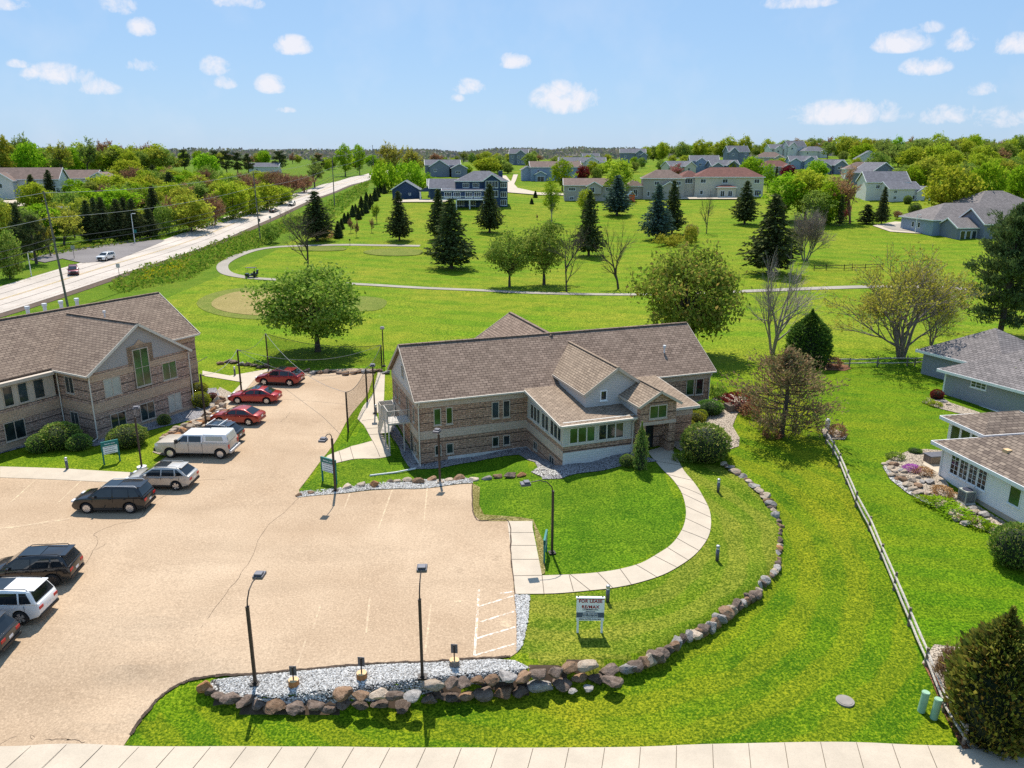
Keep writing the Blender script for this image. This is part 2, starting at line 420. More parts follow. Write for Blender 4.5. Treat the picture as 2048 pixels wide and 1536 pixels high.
def leaf_mat(name, cols, trans=.35, vary=.25):
    """leaves: each leaf its own tint between the colours given, letting part of the light through"""
    t = NT(name)
    isl = t.n('NewGeometry').outputs['Random Per Island']; ob = t.n('ObjectInfo').outputs['Random']
    k = len(cols) - 1
    c = t.ramp(isl, *[(i / max(k, 1), col) for i, col in enumerate(cols)])
    h = t.n('HueSaturation'); t.put(c, h.inputs['Color']); t.put(t.math('MULTIPLY_ADD', ob, vary, 1 - vary / 2), h.inputs['Value']); t.put(t.math('MULTIPLY_ADD', ob, .03, .485), h.inputs['Hue'])
    d = t.n('BsdfDiffuse'); t.put(h.outputs[0], d.inputs[0]); tr = t.n('BsdfTranslucent'); t.put(h.outputs[0], tr.inputs[0])
    x = t.n('MixShader'); t.put(trans, x.inputs[0]); t.put(d.outputs[0], x.inputs[1]); t.put(tr.outputs[0], x.inputs[2])
    t.t.links.new(x.outputs[0], t.out.inputs[0]); return t.m

def bark_mat(name, col):
    t = NT(name); g = t.n('TexCoord').outputs['Object']
    n = t.noise(t.scl(g, (6, 6, 1.2)), 2.0, 4, .7)
    return t.done(t.mix(t.ramp(n, (.35, 0.0), (.65, 1.0)), tuple(x * .6 for x in col), tuple(min(1, x * 1.25) for x in col)), .95, t.bump(n, .03, .6), spec=.1)

def rock_mat(name, a, b):
    t = NT(name); g = t.n('TexCoord').outputs['Object']; rn = t.n('ObjectInfo').outputs['Random']
    o = t.n('VectorMath', operation='ADD'); t.put(g, o.inputs[0]); cx = t.n('CombineXYZ'); t.put(t.math('MULTIPLY', rn, 40), cx.inputs[0]); t.put(cx.outputs[0], o.inputs[1])
    n = t.noise(o.outputs[0], 2.4, 6, .7, .4); f = t.noise(o.outputs[0], 13, 4, .75)
    c = t.mix(t.ramp(n, (.35, 0.0), (.66, 1.0)), a, b)
    c = t.mix(t.math('MULTIPLY', t.ramp(f, (.38, 1.0), (.52, 0.0)), .6), c, tuple(x * .4 for x in a))
    h = t.n('HueSaturation'); t.put(c, h.inputs['Color']); t.put(t.math('MULTIPLY_ADD', rn, .5, .75), h.inputs['Value'])
    return t.done(h.outputs[0], .9, t.bump(t.math('ADD', n, f), .06, .7), spec=.2)

def glass_mat(name, col=(.02, .025, .03), rough=.06):
    t = NT(name); g = t.n('TexCoord').outputs['Object']
    n = t.noise(g, .5, 3)
    return t.done(t.mix(t.ramp(n, (.4, 0.0), (.62, 1.0)), tuple(x * .6 for x in col), tuple(x * 1.9 for x in col)), rough, spec=.75)

def paint_mat(name, col, metal=.35, rough=.28, var=.1):
    t = NT(name); g = t.n('TexCoord').outputs['Object']
    n = t.noise(g, 2.2, 4); d = t.noise(g, 9, 4, .7)
    c = t.mix(t.ramp(n, (.3, 0.0), (.7, 1.0)), tuple(x * (1 - var) for x in col), col)
    s = t.n('SeparateXYZ'); t.put(g, s.inputs[0])
    dust = t.math('MULTIPLY', t.ramp(s.outputs[2], (.15, 1.0), (.75, 0.0)), t.ramp(d, (.4, 0.1), (.7, .7)))
    c = t.mix(t.math('MULTIPLY', dust, .6), c, (.25, .21, .16))
    return t.done(c, t.math('MULTIPLY_ADD', d, .2, rough - .08), metal=metal, spec=.5, **{'Coat Weight': .6, 'Coat Roughness': .05})

def worn_mat(name, paint, under, keep=.5):
    t = NT(name); p = t.pos()
    n = t.noise(p, 3.5, 5, .75)
    return t.done(t.mix(t.ramp(n, (.62 - keep * .4, 0.0), (.78 - keep * .4, 1.0)), under, paint), .9, spec=.15)

M = {}
M['turf'] = grass_mat('turf', (.08, .175, .004), (.14, .25, .006), (.32, .285, .022), .85)
M['lawn_ring'] = grass_mat('lawn_ring', (.055, .145, .004), (.12, .22, .005), (.30, .265, .014), .85, ('ring', 3.2, 45.0, 2.5, .3))
M['lawn_line'] = grass_mat('lawn_line', (.06, .16, .004), (.11, .235, .005), (.24, .25, .012), .7, ('line', .22, .97, 2.4, .2))
M['lawn_dry'] = grass_mat('lawn_dry', (.07, .15, .005), (.135, .215, .008), (.32, .27, .045), .9, ('ring', 3.2, 45.0, 2.2, .3))
M['lawn_lush'] = grass_mat('lawn_lush', (.05, .14, .004), (.10, .215, .006), (.23, .235, .02), .75)
M['fairway'] = grass_mat('fairway', (.088, .192, .004), (.152, .275, .008), (.33, .30, .028), .95, ('line', .35, .94, 7.0, .24), .6)
M['rough_grass'] = grass_mat('rough_grass', (.075, .165, .005), (.12, .22, .009), (.22, .22, .025), .7)
M['dry_edge'] = grass_mat('dry_edge', (.16, .145, .03), (.26, .21, .07), (.42, .34, .20), 1.0)
M['green'] = grass_mat('green', (.30, .245, .085), (.36, .29, .11), (.38, .30, .13), .4, fine=1.5)
M['collar'] = grass_mat('collar', (.14, .19, .03), (.20, .23, .045), (.26, .25, .06), .6)
M['lot'] = asphalt_mat('lot', (.375, .265, .172), (.505, .38, .262), .38)
M['road'] = asphalt_mat('road', (.42, .37, .32), (.54, .47, .41), .2, .3)
M['side_road'] = asphalt_mat('side_road', (.16, .145, .145), (.23, .21, .205), .4, .6)
M['cart_path'] = asphalt_mat('cart_path', (.29, .26, .22), (.37, .33, .28), .3)
M['concrete'] = concrete_mat('concrete', (.53, .45, .355))
M['joint'] = plain('joint', (.10, .08, .06), .95)
M['crack'] = plain('crack', (.07, .045, .03), .95)
M['edge'] = plain('edge', (.06, .04, .028), .95, var=.4, sc=5)
M['gravel_white'] = gravel_mat('gravel_white', (.60, .58, .54), (.26, .245, .225), (.05, .045, .04), .10)
M['gravel_grey'] = gravel_mat('gravel_grey', (.42, .40, .41), (.22, .21, .22), (.06, .055, .06), .08)
M['gravel_tan'] = gravel_mat('gravel_tan', (.55, .46, .36), (.36, .29, .22), (.10, .08, .06), .09)
M['mulch'] = gravel_mat('mulch', (.30, .13, .06), (.20, .09, .045), (.06, .03, .02), .09)
M['soil'] = plain('soil', (.085, .055, .035), .95, var=.4, sc=2)
M['line_white'] = worn_mat('line_white', (.74, .70, .64), (.46, .34, .24), .45)
M['line_faint'] = worn_mat('line_faint', (.58, .48, .31), (.43, .315, .215), .36)
M['line_yellow'] = worn_mat('line_yellow', (.62, .42, .08), (.42, .36, .30), .55)
M['shingle'] = shingle_mat('shingle', (.36, .265, .205), (.235, .17, .13), (.085, .058, .048), .5, .26)
M['shingle_left'] = shingle_mat('shingle_left', (.36, .27, .205), (.24, .175, .135), (.085, .06, .05), .5, .26)
M['shingle_worn'] = shingle_mat('shingle_worn', (.42, .32, .235), (.28, .21, .155), (.11, .08, .06), .46, .22)
M['shingle_white_house'] = shingle_mat('shingle_white_house', (.33, .26, .205), (.15, .115, .095), (.06, .045, .04), .5, .28)
M['shingle_grey'] = shingle_mat('shingle_grey', (.31, .275, .265), (.20, .18, .175), (.08, .07, .07), .5, .26)
M['shingle_far_grey'] = shingle_mat('shingle_far_grey', (.23, .225, .25), (.165, .16, .18), (.09, .09, .10), .8, .4)
M['shingle_far_red'] = shingle_mat('shingle_far_red', (.26, .125, .10), (.20, .10, .085), (.10, .05, .045), .8, .4)
M['shingle_far_tan'] = shingle_mat('shingle_far_tan', (.28, .20, .17), (.21, .155, .13), (.11, .08, .07), .8, .4)
M['metal_roof'] = plain('metal_roof', (.13, .14, .17), .45, .4)
M['brick'] = brick_mat('brick', (.47, .285, .195), (.64, .41, .285), (.22, .155, .12), .44, .16, (.055, .04, .036))
M['brick_left'] = brick_mat('brick_left', (.46, .305, .23), (.62, .43, .33), (.20, .15, .125), .44, .16, (.055, .042, .04))
M['block_tan'] = brick_mat('block_tan', (.53, .415, .325), (.61, .485, .385), (.36, .28, .22), .4, .2, rugged=.3)
M['block_tan_left'] = brick_mat('block_tan_left', (.50, .345, .235), (.58, .415, .29), (.30, .21, .15), .4, .2, rugged=.3)
M['block_white'] = brick_mat('block_white', (.66, .64, .60), (.70, .68, .64), (.50, .48, .45), .4, .2, rugged=.12)
M['brick_red'] = brick_mat('brick_red', (.33, .10, .05), (.40, .15, .085), (.28, .20, .16), .22, .075)
M['foundation'] = plain('foundation', (.62, .60, .57), .9)
M['siding'] = siding_mat('siding', (.60, .565, .545), .14)
M['siding_left'] = siding_mat('siding_left', (.40, .375, .365), .14)
M['siding_white'] = siding_mat('siding_white', (.88, .88, .87), .14, .66)
M['siding_grey'] = siding_mat('siding_grey', (.33, .335, .38), .12, .6)
M['siding_navy'] = siding_mat('siding_navy', (.035, .065, .14), .25, .7)
M['siding_blue'] = siding_mat('siding_blue', (.27, .34, .46), .25, .7)
M['siding_slate'] = siding_mat('siding_slate', (.20, .22, .28), .25, .7)
M['siding_taupe'] = siding_mat('siding_taupe', (.44, .39, .36), .25, .7)
M['siding_cream'] = siding_mat('siding_cream', (.60, .54, .44), .25, .75)
M['siding_pale'] = siding_mat('siding_pale', (.68, .65, .62), .25, .75)
M['trim'] = plain('trim', (.62, .56, .48), .6, var=.06)
M['trim_white'] = plain('trim_white', (.82, .82, .82), .5, var=.05)
M['trim_tan'] = plain('trim_tan', (.50, .42, .34), .6, var=.06)
M['glass'] = glass_mat('glass', (.02, .03, .03))
M['glass_green_reflection'] = glass_mat('glass_green_reflection', (.03, .075, .025), .12)  # green of the mirrored lawn painted into the pane colour
M['glass_far'] = glass_mat('glass_far', (.03, .035, .05), .2)
M['blind'] = plain('blind', (.42, .42, .36), .5)
M['door_dark'] = plain('door_dark', (.03, .03, .03), .4)
M['steel_paint'] = plain('steel_paint', (.50, .46, .42), .6)
M['bronze'] = plain('bronze', (.028, .022, .02), .5, .3, .5)
M['pole_brown'] = plain('pole_brown', (.05, .032, .024), .6)
M['lamp_grey'] = plain('lamp_grey', (.12, .12, .14), .5, .3)
M['white_metal'] = plain('white_metal', (.75, .75, .74), .4)
M['galv'] = plain('galv', (.45, .46, .48), .45, .5)
M['wood_pole'] = bark_mat('wood_pole', (.20, .17, .15))
M['wood_grey'] = bark_mat('wood_grey', (.46, .42, .37))
M['wood_post'] = bark_mat('wood_post', (.22, .175, .14))
M['wood_cut'] = plain('wood_cut', (.62, .42, .22), .8)
M['stump_bark'] = bark_mat('stump_bark', (.36, .17, .07))
M['teal'] = plain('teal', (.01, .16, .15), .5)
M['sign_white'] = plain('sign_white', (.80, .82, .84), .5, var=.03)
M['sign_red'] = plain('sign_red', (.30, .01, .02), .5)
M['sign_ink'] = plain('sign_ink', (.03, .035, .06), .5)
M['sign_band'] = plain('sign_band', (.07, .10, .15), .5)
M['pedestal'] = plain('pedestal', (.28, .46, .32), .5)
M['manhole'] = plain('manhole', (.24, .215, .19), .8)
M['wire'] = plain('wire', (.03, .03, .035), .6)
M['wire_pale'] = plain('wire_pale', (.30, .30, .31), .5)
M['rubber'] = plain('rubber', (.015, .015, .016), .85)
M['rim'] = plain('rim', (.62, .62, .64), .3, .8)
M['rim_dark'] = plain('rim_dark', (.05, .05, .055), .3, .6)
M['car_glass'] = glass_mat('car_glass', (.012, .016, .02), .04)
M['tail_red'] = plain('tail_red', (.45, .01, .01), .2)
M['head_lamp'] = plain('head_lamp', (.70, .72, .75), .1)
M['plate'] = plain('plate', (.75, .75, .78), .4)
M['black_plastic'] = plain('black_plastic', (.02, .02, .021), .6)
M['orange_thing'] = plain('orange_thing', (.60, .12, .03), .6)
M['rock_dark'] = rock_mat('rock_dark', (.10, .07, .052), (.24, .18, .145))
M['rock_brown'] = rock_mat('rock_brown', (.18, .105, .06), (.37, .24, .155))
M['rock_pale'] = rock_mat('rock_pale', (.22, .20, .185), (.43, .395, .365))
M['rock_rust'] = rock_mat('rock_rust', (.34, .15, .06), (.50, .27, .13))
M['rock_tan'] = rock_mat('rock_tan', (.38, .29, .21), (.56, .46, .36))
M['bark'] = bark_mat('bark', (.10, .08, .065))
M['bark_grey'] = bark_mat('bark_grey', (.24, .20, .17))
M['bark_pale'] = bark_mat('bark_pale', (.36, .31, .26))
M['bark_red'] = bark_mat('bark_red', (.30, .16, .10))
M['leaf_maple'] = leaf_mat('leaf_maple', [(.13, .23, .022), (.23, .34, .04), (.40, .47, .10), (.08, .14, .018)], .33)
M['leaf_olive'] = leaf_mat('leaf_olive', [(.15, .26, .03), (.25, .35, .05), (.36, .40, .09), (.11, .18, .025)], .27)
M['leaf_rust'] = leaf_mat('leaf_rust', [(.17, .29, .03), (.27, .39, .05), (.37, .43, .08), (.12, .20, .03), (.46, .36, .09)], .36)
M['leaf_bright'] = leaf_mat('leaf_bright', [(0.161, 0.308, 0.011), (0.258, 0.420, 0.017), (0.354, 0.476, 0.028), (0.113, 0.224, 0.011)], .45)
M['leaf_yellow'] = leaf_mat('leaf_yellow', [(.27, .37, .02), (.37, .45, .03), (.45, .47, .045), (.18, .27, .018)], .45)
M['leaf_gold'] = leaf_mat('leaf_gold', [(.36, .38, .04), (.45, .42, .05), (.30, .35, .035), (.24, .29, .03)], .45)
M['leaf_bud'] = leaf_mat('leaf_bud', [(.40, .38, .05), (.50, .46, .07), (.34, .35, .045)], .45)
M['leaf_red'] = leaf_mat('leaf_red', [(.15, .02, .02), (.24, .04, .03), (.10, .015, .02)], .35)
M['leaf_brown'] = leaf_mat('leaf_brown', [(0.351, 0.211, 0.105), (0.491, 0.281, 0.132), (0.263, 0.158, 0.088)], .3)
M['leaf_pink'] = leaf_mat('leaf_pink', [(.42, .12, .12), (.48, .20, .18)], .3)
M['leaf_far'] = leaf_mat('leaf_far', [(.22, .29, .05), (.32, .38, .07), (.16, .21, .045)], .4)
M['leaf_ridge'] = leaf_mat('leaf_ridge', [(.24, .20, .21), (.30, .25, .25), (.24, .26, .15), (.19, .165, .185), (.27, .28, .16)], .2)  # greyed purplish tints carry the haze of distance in the leaf colour
M['needle'] = leaf_mat('needle', [(.05, .07, .022), (.085, .11, .035), (.13, .145, .055), (.035, .05, .018)], .15)
M['needle_blue'] = leaf_mat('needle_blue', [(0.058, 0.098, 0.074), (0.098, 0.146, 0.108), (0.069, 0.108, 0.088)], .15)
M['needle_pine'] = leaf_mat('needle_pine', [(.075, .125, .04), (.115, .175, .055), (.17, .22, .075), (.05, .085, .035)], .2)
M['needle_dying'] = leaf_mat('needle_dying', [(.28, .17, .09), (.38, .23, .12), (.20, .23, .07), (.14, .13, .07), (.44, .30, .16), (.27, .28, .09)], .25)
M['needle_hedge'] = leaf_mat('needle_hedge', [(0.061, 0.144, 0.026), (0.109, 0.221, 0.040), (0.182, 0.299, 0.048)], .2)
M['needle_gold'] = leaf_mat('needle_gold', [(0.263, 0.304, 0.041), (0.121, 0.173, 0.032), (0.405, 0.365, 0.061), (0.081, 0.121, 0.030), (0.324, 0.203, 0.041)], .25)
M['shrub_yew'] = leaf_mat('shrub_yew', [(0.083, 0.176, 0.031), (0.167, 0.277, 0.045), (0.277, 0.353, 0.076), (0.388, 0.378, 0.101)], .2)
M['shrub_lime'] = leaf_mat('shrub_lime', [(0.280, 0.336, 0.028), (0.392, 0.378, 0.042), (0.196, 0.266, 0.028)], .3)
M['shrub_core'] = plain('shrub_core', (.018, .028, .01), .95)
M['weeds'] = leaf_mat('weeds', [(0.083, 0.180, 0.018), (0.149, 0.255, 0.022), (0.231, 0.300, 0.030), (0.330, 0.285, 0.060)], .35)
M['flower_yellow'] = leaf_mat('flower_yellow', [(.50, .36, .01), (.60, .45, .02)], .3)
M['flower_purple'] = leaf_mat('flower_purple', [(.45, .10, .45), (.55, .2, .55)], .3)
# ------------------------------------------------------------------ world, sun, camera
def make_world():
    w = bpy.data.worlds.new('World'); bpy.context.scene.world = w; w.use_nodes = True
    t = w.node_tree; t.nodes.clear()
    class W(NT):
        def __init__(s): s.t = t
    q = W(); out = q.n('OutputWorld'); bg = q.n('Background')
    sky = q.n('TexSky', sky_type='NISHITA'); sky.sun_disc = False; sky.sun_elevation = SUN_EL; sky.sun_rotation = SUN_ROT
    sky.altitude = 300; sky.air_density = 1.0; sky.dust_density = .6; sky.ozone_density = 2.2
    g = q.n('TexCoord').outputs['Generated']; s = q.n('SeparateXYZ'); q.put(g, s.inputs[0])
    az = q.math('ARCTAN2', s.outputs[0], s.outputs[1]); el = q.math('ARCSINE', s.outputs[2])
    n1 = q.noise(g, 34, 7, .68, .3); n2 = q.noise(g, 9, 4, .6)
    # small fair-weather clouds: direction (degrees right, degrees up), half width, half height, strength
    m = None
    for a, e, wa, we, k in CLOUDS:
        da = q.math('DIVIDE', q.math('SUBTRACT', az, R(a)), R(wa)); de = q.math('DIVIDE', q.math('SUBTRACT', el, R(e)), R(we))
        # flat below, domed above
        de = q.math('MULTIPLY', de, q.math('MULTIPLY_ADD', q.math('LESS_THAN', de, 0.0), .9, 1.0))
        v = q.math('SUBTRACT', 1.0, q.math('ADD', q.math('MULTIPLY', da, da), q.math('MULTIPLY', de, de)))
        v = q.math('MULTIPLY', q.math('MAXIMUM', v, 0.0), k)
        m = v if m is None else q.math('MAXIMUM', m, v)
    d = q.math('SUBTRACT', q.math('ADD', m, q.math('MULTIPLY', q.math('SUBTRACT', n1, .5), 4.6)), .10)
    d = q.math('MULTIPLY', d, q.math('GREATER_THAN', m, 0.001))
    fac = q.ramp(q.math('MULTIPLY', d, .75), (.04, 0.0), (.4, .38), (.95, .85))
    fac = q.math('MULTIPLY', fac, q.ramp(m, (0.0, 0.0), (.35, 1.0)))
    veil = q.math('MULTIPLY', q.ramp(n2, (.5, 0.0), (.75, .16)), q.ramp(el, (.02, 1.0), (.4, .4)))
    col = q.mix(SKY_LIFT, sky.outputs[0], SKY_LIFT_COL)
    col = q.mix(veil, col, CLOUD_COL)
    col = q.mix(fac, col, CLOUD_COL)
    q.put(col, bg.inputs[0]); q.put(SKY_STR, bg.inputs[1])
    t.links.new(bg.outputs[0], out.inputs[0])
SUN_EL = R(59); SUN_AZ = R(-9)            # azimuth from +Y towards +X: the sun stands behind the scene
SUN_ROT = SUN_AZ
SKY_STR = .082; SKY_LIFT = .62; SKY_LIFT_COL = (3.2, 5.6, 9.1); CLOUD_COL = (8.6, 8.4, 8.8)
EXPO = .42
def px_dir(u, v):
    d = ray(u, v).normalized(); return math.degrees(math.atan2(d.x, d.y)), math.degrees(math.asin(d.z))
CLOUDS = []
for u, v, w, h, k in ((1132, 205, 75, 42, 1.5), (585, 96, 42, 24, 1.3), (1028, 126, 38, 20, 1.2), (541, 174, 32, 24, 1.2), (432, 138, 32, 24, 1.1), (452, 168, 22, 18, .9), (284, 60, 26, 22, 1.1), (285, 134, 30, 16, 1.0),
                     (120, 155, 62, 24, 1.2), (195, 178, 42, 20, .9), (1800, 90, 55, 26, 1.2), (1850, 138, 45, 22, 1.3), (1930, 88, 32, 26, .9), (2030, 95, 42, 24, 1.2), (1690, 232, 130, 30, 1.1), (1900, 236, 60, 24, .9), (2010, 242, 60, 24, .9),
                     (470, 5, 60, 22, 1.0), (1600, 6, 70, 20, 1.1), (5, 8, 40, 18, 1.0), (240, 12, 34, 26, .8), (935, 178, 40, 20, .9), (912, 198, 18, 12, .7), (1960, 182, 30, 16, .7), (572, 222, 20, 8, .7), (1855, 58, 28, 14, .7), (38, 130, 20, 10, .7)):
    a, e = px_dir(u, v); CLOUDS.append((a, e, w * 1.0 / 27.3, h * 1.05 / 27.3, k))
make_world()
sun = bpy.data.lights.new('sun', 'SUN'); sun.energy = 5.0; sun.angle = R(.5); sun.color = (1, .94, .84)
so = bpy.data.objects.new('sun', sun); C.objects.link(so)
sd = Vector((math.sin(SUN_AZ) * math.cos(SUN_EL), math.cos(SUN_AZ) * math.cos(SUN_EL), math.sin(SUN_EL)))
so.rotation_euler = sd.to_track_quat('Z', 'Y').to_euler(); so.location = sd * 200
cam = bpy.data.cameras.new('camera'); cam.lens = 36 * FPX / 2048; cam.sensor_width = 36; cam.clip_end = 9000; cam.clip_start = .5
co = bpy.data.objects.new('camera', cam); C.objects.link(co); co.location = (0, 0, HC); co.rotation_euler = (PI / 2 - TH, 0, 0)
sc = bpy.context.scene; sc.camera = co
sc.view_settings.view_transform = 'Standard'; sc.view_settings.look = 'None'; sc.view_settings.exposure = EXPO; sc.view_settings.gamma = 1
sc.render.engine = 'CYCLES'
sc.cycles.max_bounces = 6; sc.cycles.diffuse_bounces = 3; sc.cycles.glossy_bounces = 3; sc.cycles.transparent_max_bounces = 8; sc.cycles.caustics_reflective = False; sc.cycles.caustics_refractive = False
sc.cycles.use_denoising = False

# ------------------------------------------------------------------ ground sheet
LOT_PX = [(243, 1499), (262, 1470), (290, 1430), (325, 1392), (365, 1367), (412, 1356), (500, 1350), (600, 1341), (700, 1332), (790, 1326), (850, 1325), (920, 1320), (985, 1317), (1022, 1314), (1034, 1306), (1034, 1240), (1030, 1189), (1016, 1043), (962, 1043), (949, 1032), (945, 1015), (945, 968), (800, 979), (690, 988), (600, 995), (598, 980), (653, 908), (692, 845), (714, 815), (735, 790), (752, 738), (700, 737), (620, 742),
          (520, 745), (500, 765), (455, 805), (420, 850), (395, 880), (330, 916), (290, 942), (262, 966), (130, 960), (0, 955)]
lot = [at(*p).to_2d() for p in LOT_PX]
lot = [tuple(p) for p in lot] + [(-75, lot[-1].y + 2), (-75, 27.75)]
from mathutils.geometry import tessellate_polygon
def inside(poly, x, y):
    """which of the points are inside the plan polygon (vectorised)"""
    r = np.zeros(x.shape, bool); n = len(poly)
    for i in range(n):
        (x1, y1), (x2, y2) = poly[i][:2], poly[(i + 1) % n][:2]
        if y1 == y2: continue
        c = ((y1 > y) != (y2 > y)) & (x < (x2 - x1) * (y - y1) / (y2 - y1) + x1)
        r ^= c
    return r
def grow(a, b, s0, f):
    out = [a]; s = s0
    while abs(out[-1] - b) > s: out.append(out[-1] + math.copysign(s, b - a)); s *= f
    out.append(b); return out
gx = sorted(set([round(-46 + .45 * i, 3) for i in range(206)] + [round(q, 2) for q in grow(-46, -3600, .6, 1.06)[1:]] + [round(q, 2) for q in grow(46.25, 3600, .6, 1.06)[1:]]))
gy = sorted(set([round(22 + .45 * i, 3) for i in range(140)] + [round(q, 2) for q in grow(84.55, 3600, .5, 1.035)[1:]] + [-300, -60, 0, 12, 18]))
GX, GY = np.meshgrid(np.array(gx), np.array(gy))
GZ = Zn(GX.ravel(), GY.ravel()).reshape(GX.shape)
GRASS_SINK = []
def sink(poly, d=.2):
    a = inside(poly, GX, GY)
    e = a.copy()
    e[1:-1, 1:-1] = a[1:-1, 1:-1] & a[:-2, 1:-1] & a[2:, 1:-1] & a[1:-1, :-2] & a[1:-1, 2:]
    GZ[e] -= d
def ground_finish():
    nx, ny = len(gx), len(gy)
    vs = np.stack([GX.ravel(), GY.ravel(), GZ.ravel()], 1)
    i = np.arange(nx - 1)[None, :] + np.arange(ny - 1)[:, None] * nx
    fs = np.stack([i, i + 1, i + 1 + nx, i + nx], -1).reshape(-1, 4)
    me = bpy.data.meshes.new('ground'); me.from_pydata(vs.tolist(), [], fs.tolist())
    for k in ('turf', 'lawn_ring', 'lawn_line', 'lawn_dry', 'lawn_lush', 'fairway', 'rough_grass', 'soil'): me.materials.append(M[k])
    cx = vs[fs].mean(1); x, y = cx[:, 0], cx[:, 1]
    mi = np.zeros(len(fs), int)
    r = np.hypot(x, y)
    mi[(y > 84)] = 5
    mi[(r > 360)] = 0
    mi[(x < -58) & (y > 84)] = 6
    ad = _arcdist(x, y)
    near = (y < 75) & (x > -18) & (x < 30)
    mi[near & (ad < 0)] = 1                                     # mown rings below the boulder wall
    fx = np.interp(y, [27, 32.7, 42.2, 51.3, 57, 90], [19.2, 20.05, 22.05, 23.7, 24.7, 31])
    mi[(y < 84) & (x > fx)] = 2                                 # neighbours' lawn beyond the rail fence
    mi[inside([tuple(at(*p).to_2d()) for p in ((1034, 1300), (1034, 1192), (1200, 1182), (1330, 1150), (1400, 1105), (1425, 1040), (1400, 980), (1350, 920), (1480, 930), (1560, 1040), (1560, 1150), (1450, 1240), (1300, 1320), (1100, 1370))], x, y)] = 3
    mi[inside([tuple(at(*p).to_2d()) for p in ((945, 960), (1060, 935), (1180, 900), (1300, 905), (1372, 1025), (1340, 1092), (1240, 1139), (1084, 1152), (1066, 1043), (950, 1043))], x, y)] = 4
    mi[inside([tuple(at(*p).to_2d()) for p in ((593, 995), (653, 908), (760, 830), (1060, 850), (1060, 940), (945, 966))], x, y)] = 4
    mi[(ad > -.1) & (ad < .38) & (y < 33) & (x > -13.5) & (x < 3.5)] = 7  # dark soil strip, its colour also standing in for shadow between boulders
    me.polygons.foreach_set('material_index', mi.tolist()); me.polygons.foreach_set('use_smooth', [True] * len(fs))
    o = bpy.data.objects.new('ground', me); C.objects.link(o); o['kind'] = 'structure'
    return o
def sheet(name, poly, dz, mat, step=1.0, kind='structure', dig=False):
    if dig: sink(poly)
    return drape(name, poly, dz, M[mat], step, kind=kind)
def pp(*pts): return [tuple(at(*p).to_2d()) for p in pts]

sheet('car_park', lot, .03, 'lot', .9, dig=True)
# pavement along the street, in front
sw = [(-75, 27.72), (-75, 23.2), (19.9, 23.2), (21.2, 26.2), (19.2, 27.62)]
sheet('pavement', sw, .045, 'concrete', .9, dig=True)
sheet('drive_pavement', [(19.9, 23.0), (60, 23.0), (60, 28.3), (19.25, 27.55), (21.2, 26.2)], .03, 'concrete', .9, dig=True)
jm = MB()
x = -28.0
while x < 19:
    jm.quad(*[(q[0], q[1], Z(*q) + .052) for q in ((x, 27.6), (x - .95, 23.3), (x - .925, 23.3), (x + .025, 27.6))]); x += 1.52
jm.build('pavement_joints', M['joint'])['kind'] = 'structure'
# curved walk up to the entrance
IN_PX = [(1293, 903), (1318, 932), (1341, 955), (1358, 977), (1368, 1000), (1372, 1025), (1368, 1050), (1357, 1072), (1340, 1092), (1316, 1108), (1282, 1127), (1240, 1139), (1195, 1146), (1140, 1150), (1084, 1152)]
OUT_PX = [(1338, 890), (1362, 932), (1385, 962), (1405, 992), (1418, 1018), (1422, 1042), (1419, 1068), (1406, 1092), (1388, 1112), (1362, 1131), (1325, 1151), (1275, 1167), (1225, 1177), (1180, 1182), (1110, 1188), (1031, 1189)]
wi = curve(pp(*IN_PX), 4); wo = curve(pp(*OUT_PX), 4)
walk = wi + pp((1065, 1056), (1065, 1043), (1015, 1043)) + list(reversed(wo))
sheet('walk', walk, .045, 'concrete', .6, dig=True)
jm = MB()
def joint(m, a, b, w=.035, dz=.055):
    a, b = Vector(a[:2]), Vector(b[:2]); d = (b - a).normalized(); n = Vector((-d.y, d.x)) * w / 2; k = max(2, int((b - a).length / .5))
    for i in range(k):
        p, q = a.lerp(b, i / k), a.lerp(b, (i + 1) / k)
        m.quad(*[(r.x, r.y, Z(r.x, r.y) + dz) for r in (p - n, q - n, q + n, p + n)])
for k in range(1, 15):
    i = int(k / 15 * (len(wi) - 1)); j = int((k + .3) / 15.3 * (len(wo) - 5))
    joint(jm, wi[i], wo[min(j, len(wo) - 1)])
for a, b in (((1016, 1066), (1069, 1066)), ((1019, 1092), (1074, 1092)), ((1023, 1120), (1078, 1120)), ((1027, 1153), (1084, 1152)), ((1084, 1152), (1088, 1189)), ((1138, 1150), (1147, 1184))):
    joint(jm, at(*a), at(*b))
jm.build('walk_joints', M['joint'])['kind'] = 'structure'
# side walk by the stairs
sheet('stair_walk', pp((655, 912), (703, 893), (745, 882), (727, 850), (715, 838), (727, 812), (745, 790), (757, 740), (770, 745), (768, 800), (752, 826), (762, 858), (782, 912), (758, 917), (668, 928), (642, 930)), .04, 'concrete', .8, dig=True)
sheet('cross_walk', pp((752, 812), (790, 798), (792, 808), (752, 828)), .05, 'concrete', .8)
jm = MB()
for a, b in (((700, 893), (708, 921)), ((678, 903), (684, 926)), ((745, 882), (760, 915)), ((732, 858), (762, 856)), ((724, 842), (755, 838)), ((738, 870), (770, 868))): joint(jm, at(*a), at(*b))
jm.build('stair_walk_joints', M['joint'])['kind'] = 'structure'
sheet('left_pavement', pp((0, 934), (130, 938), (268, 946), (262, 967), (130, 961), (0, 956)) + [], .05, 'concrete', .8, dig=False)
sheet('left_back_walk', pp((405, 742), (460, 752), (540, 738), (560, 745), (512, 756), (496, 775), (462, 808), (446, 806), (485, 765), (405, 752)), .05, 'concrete', .8)
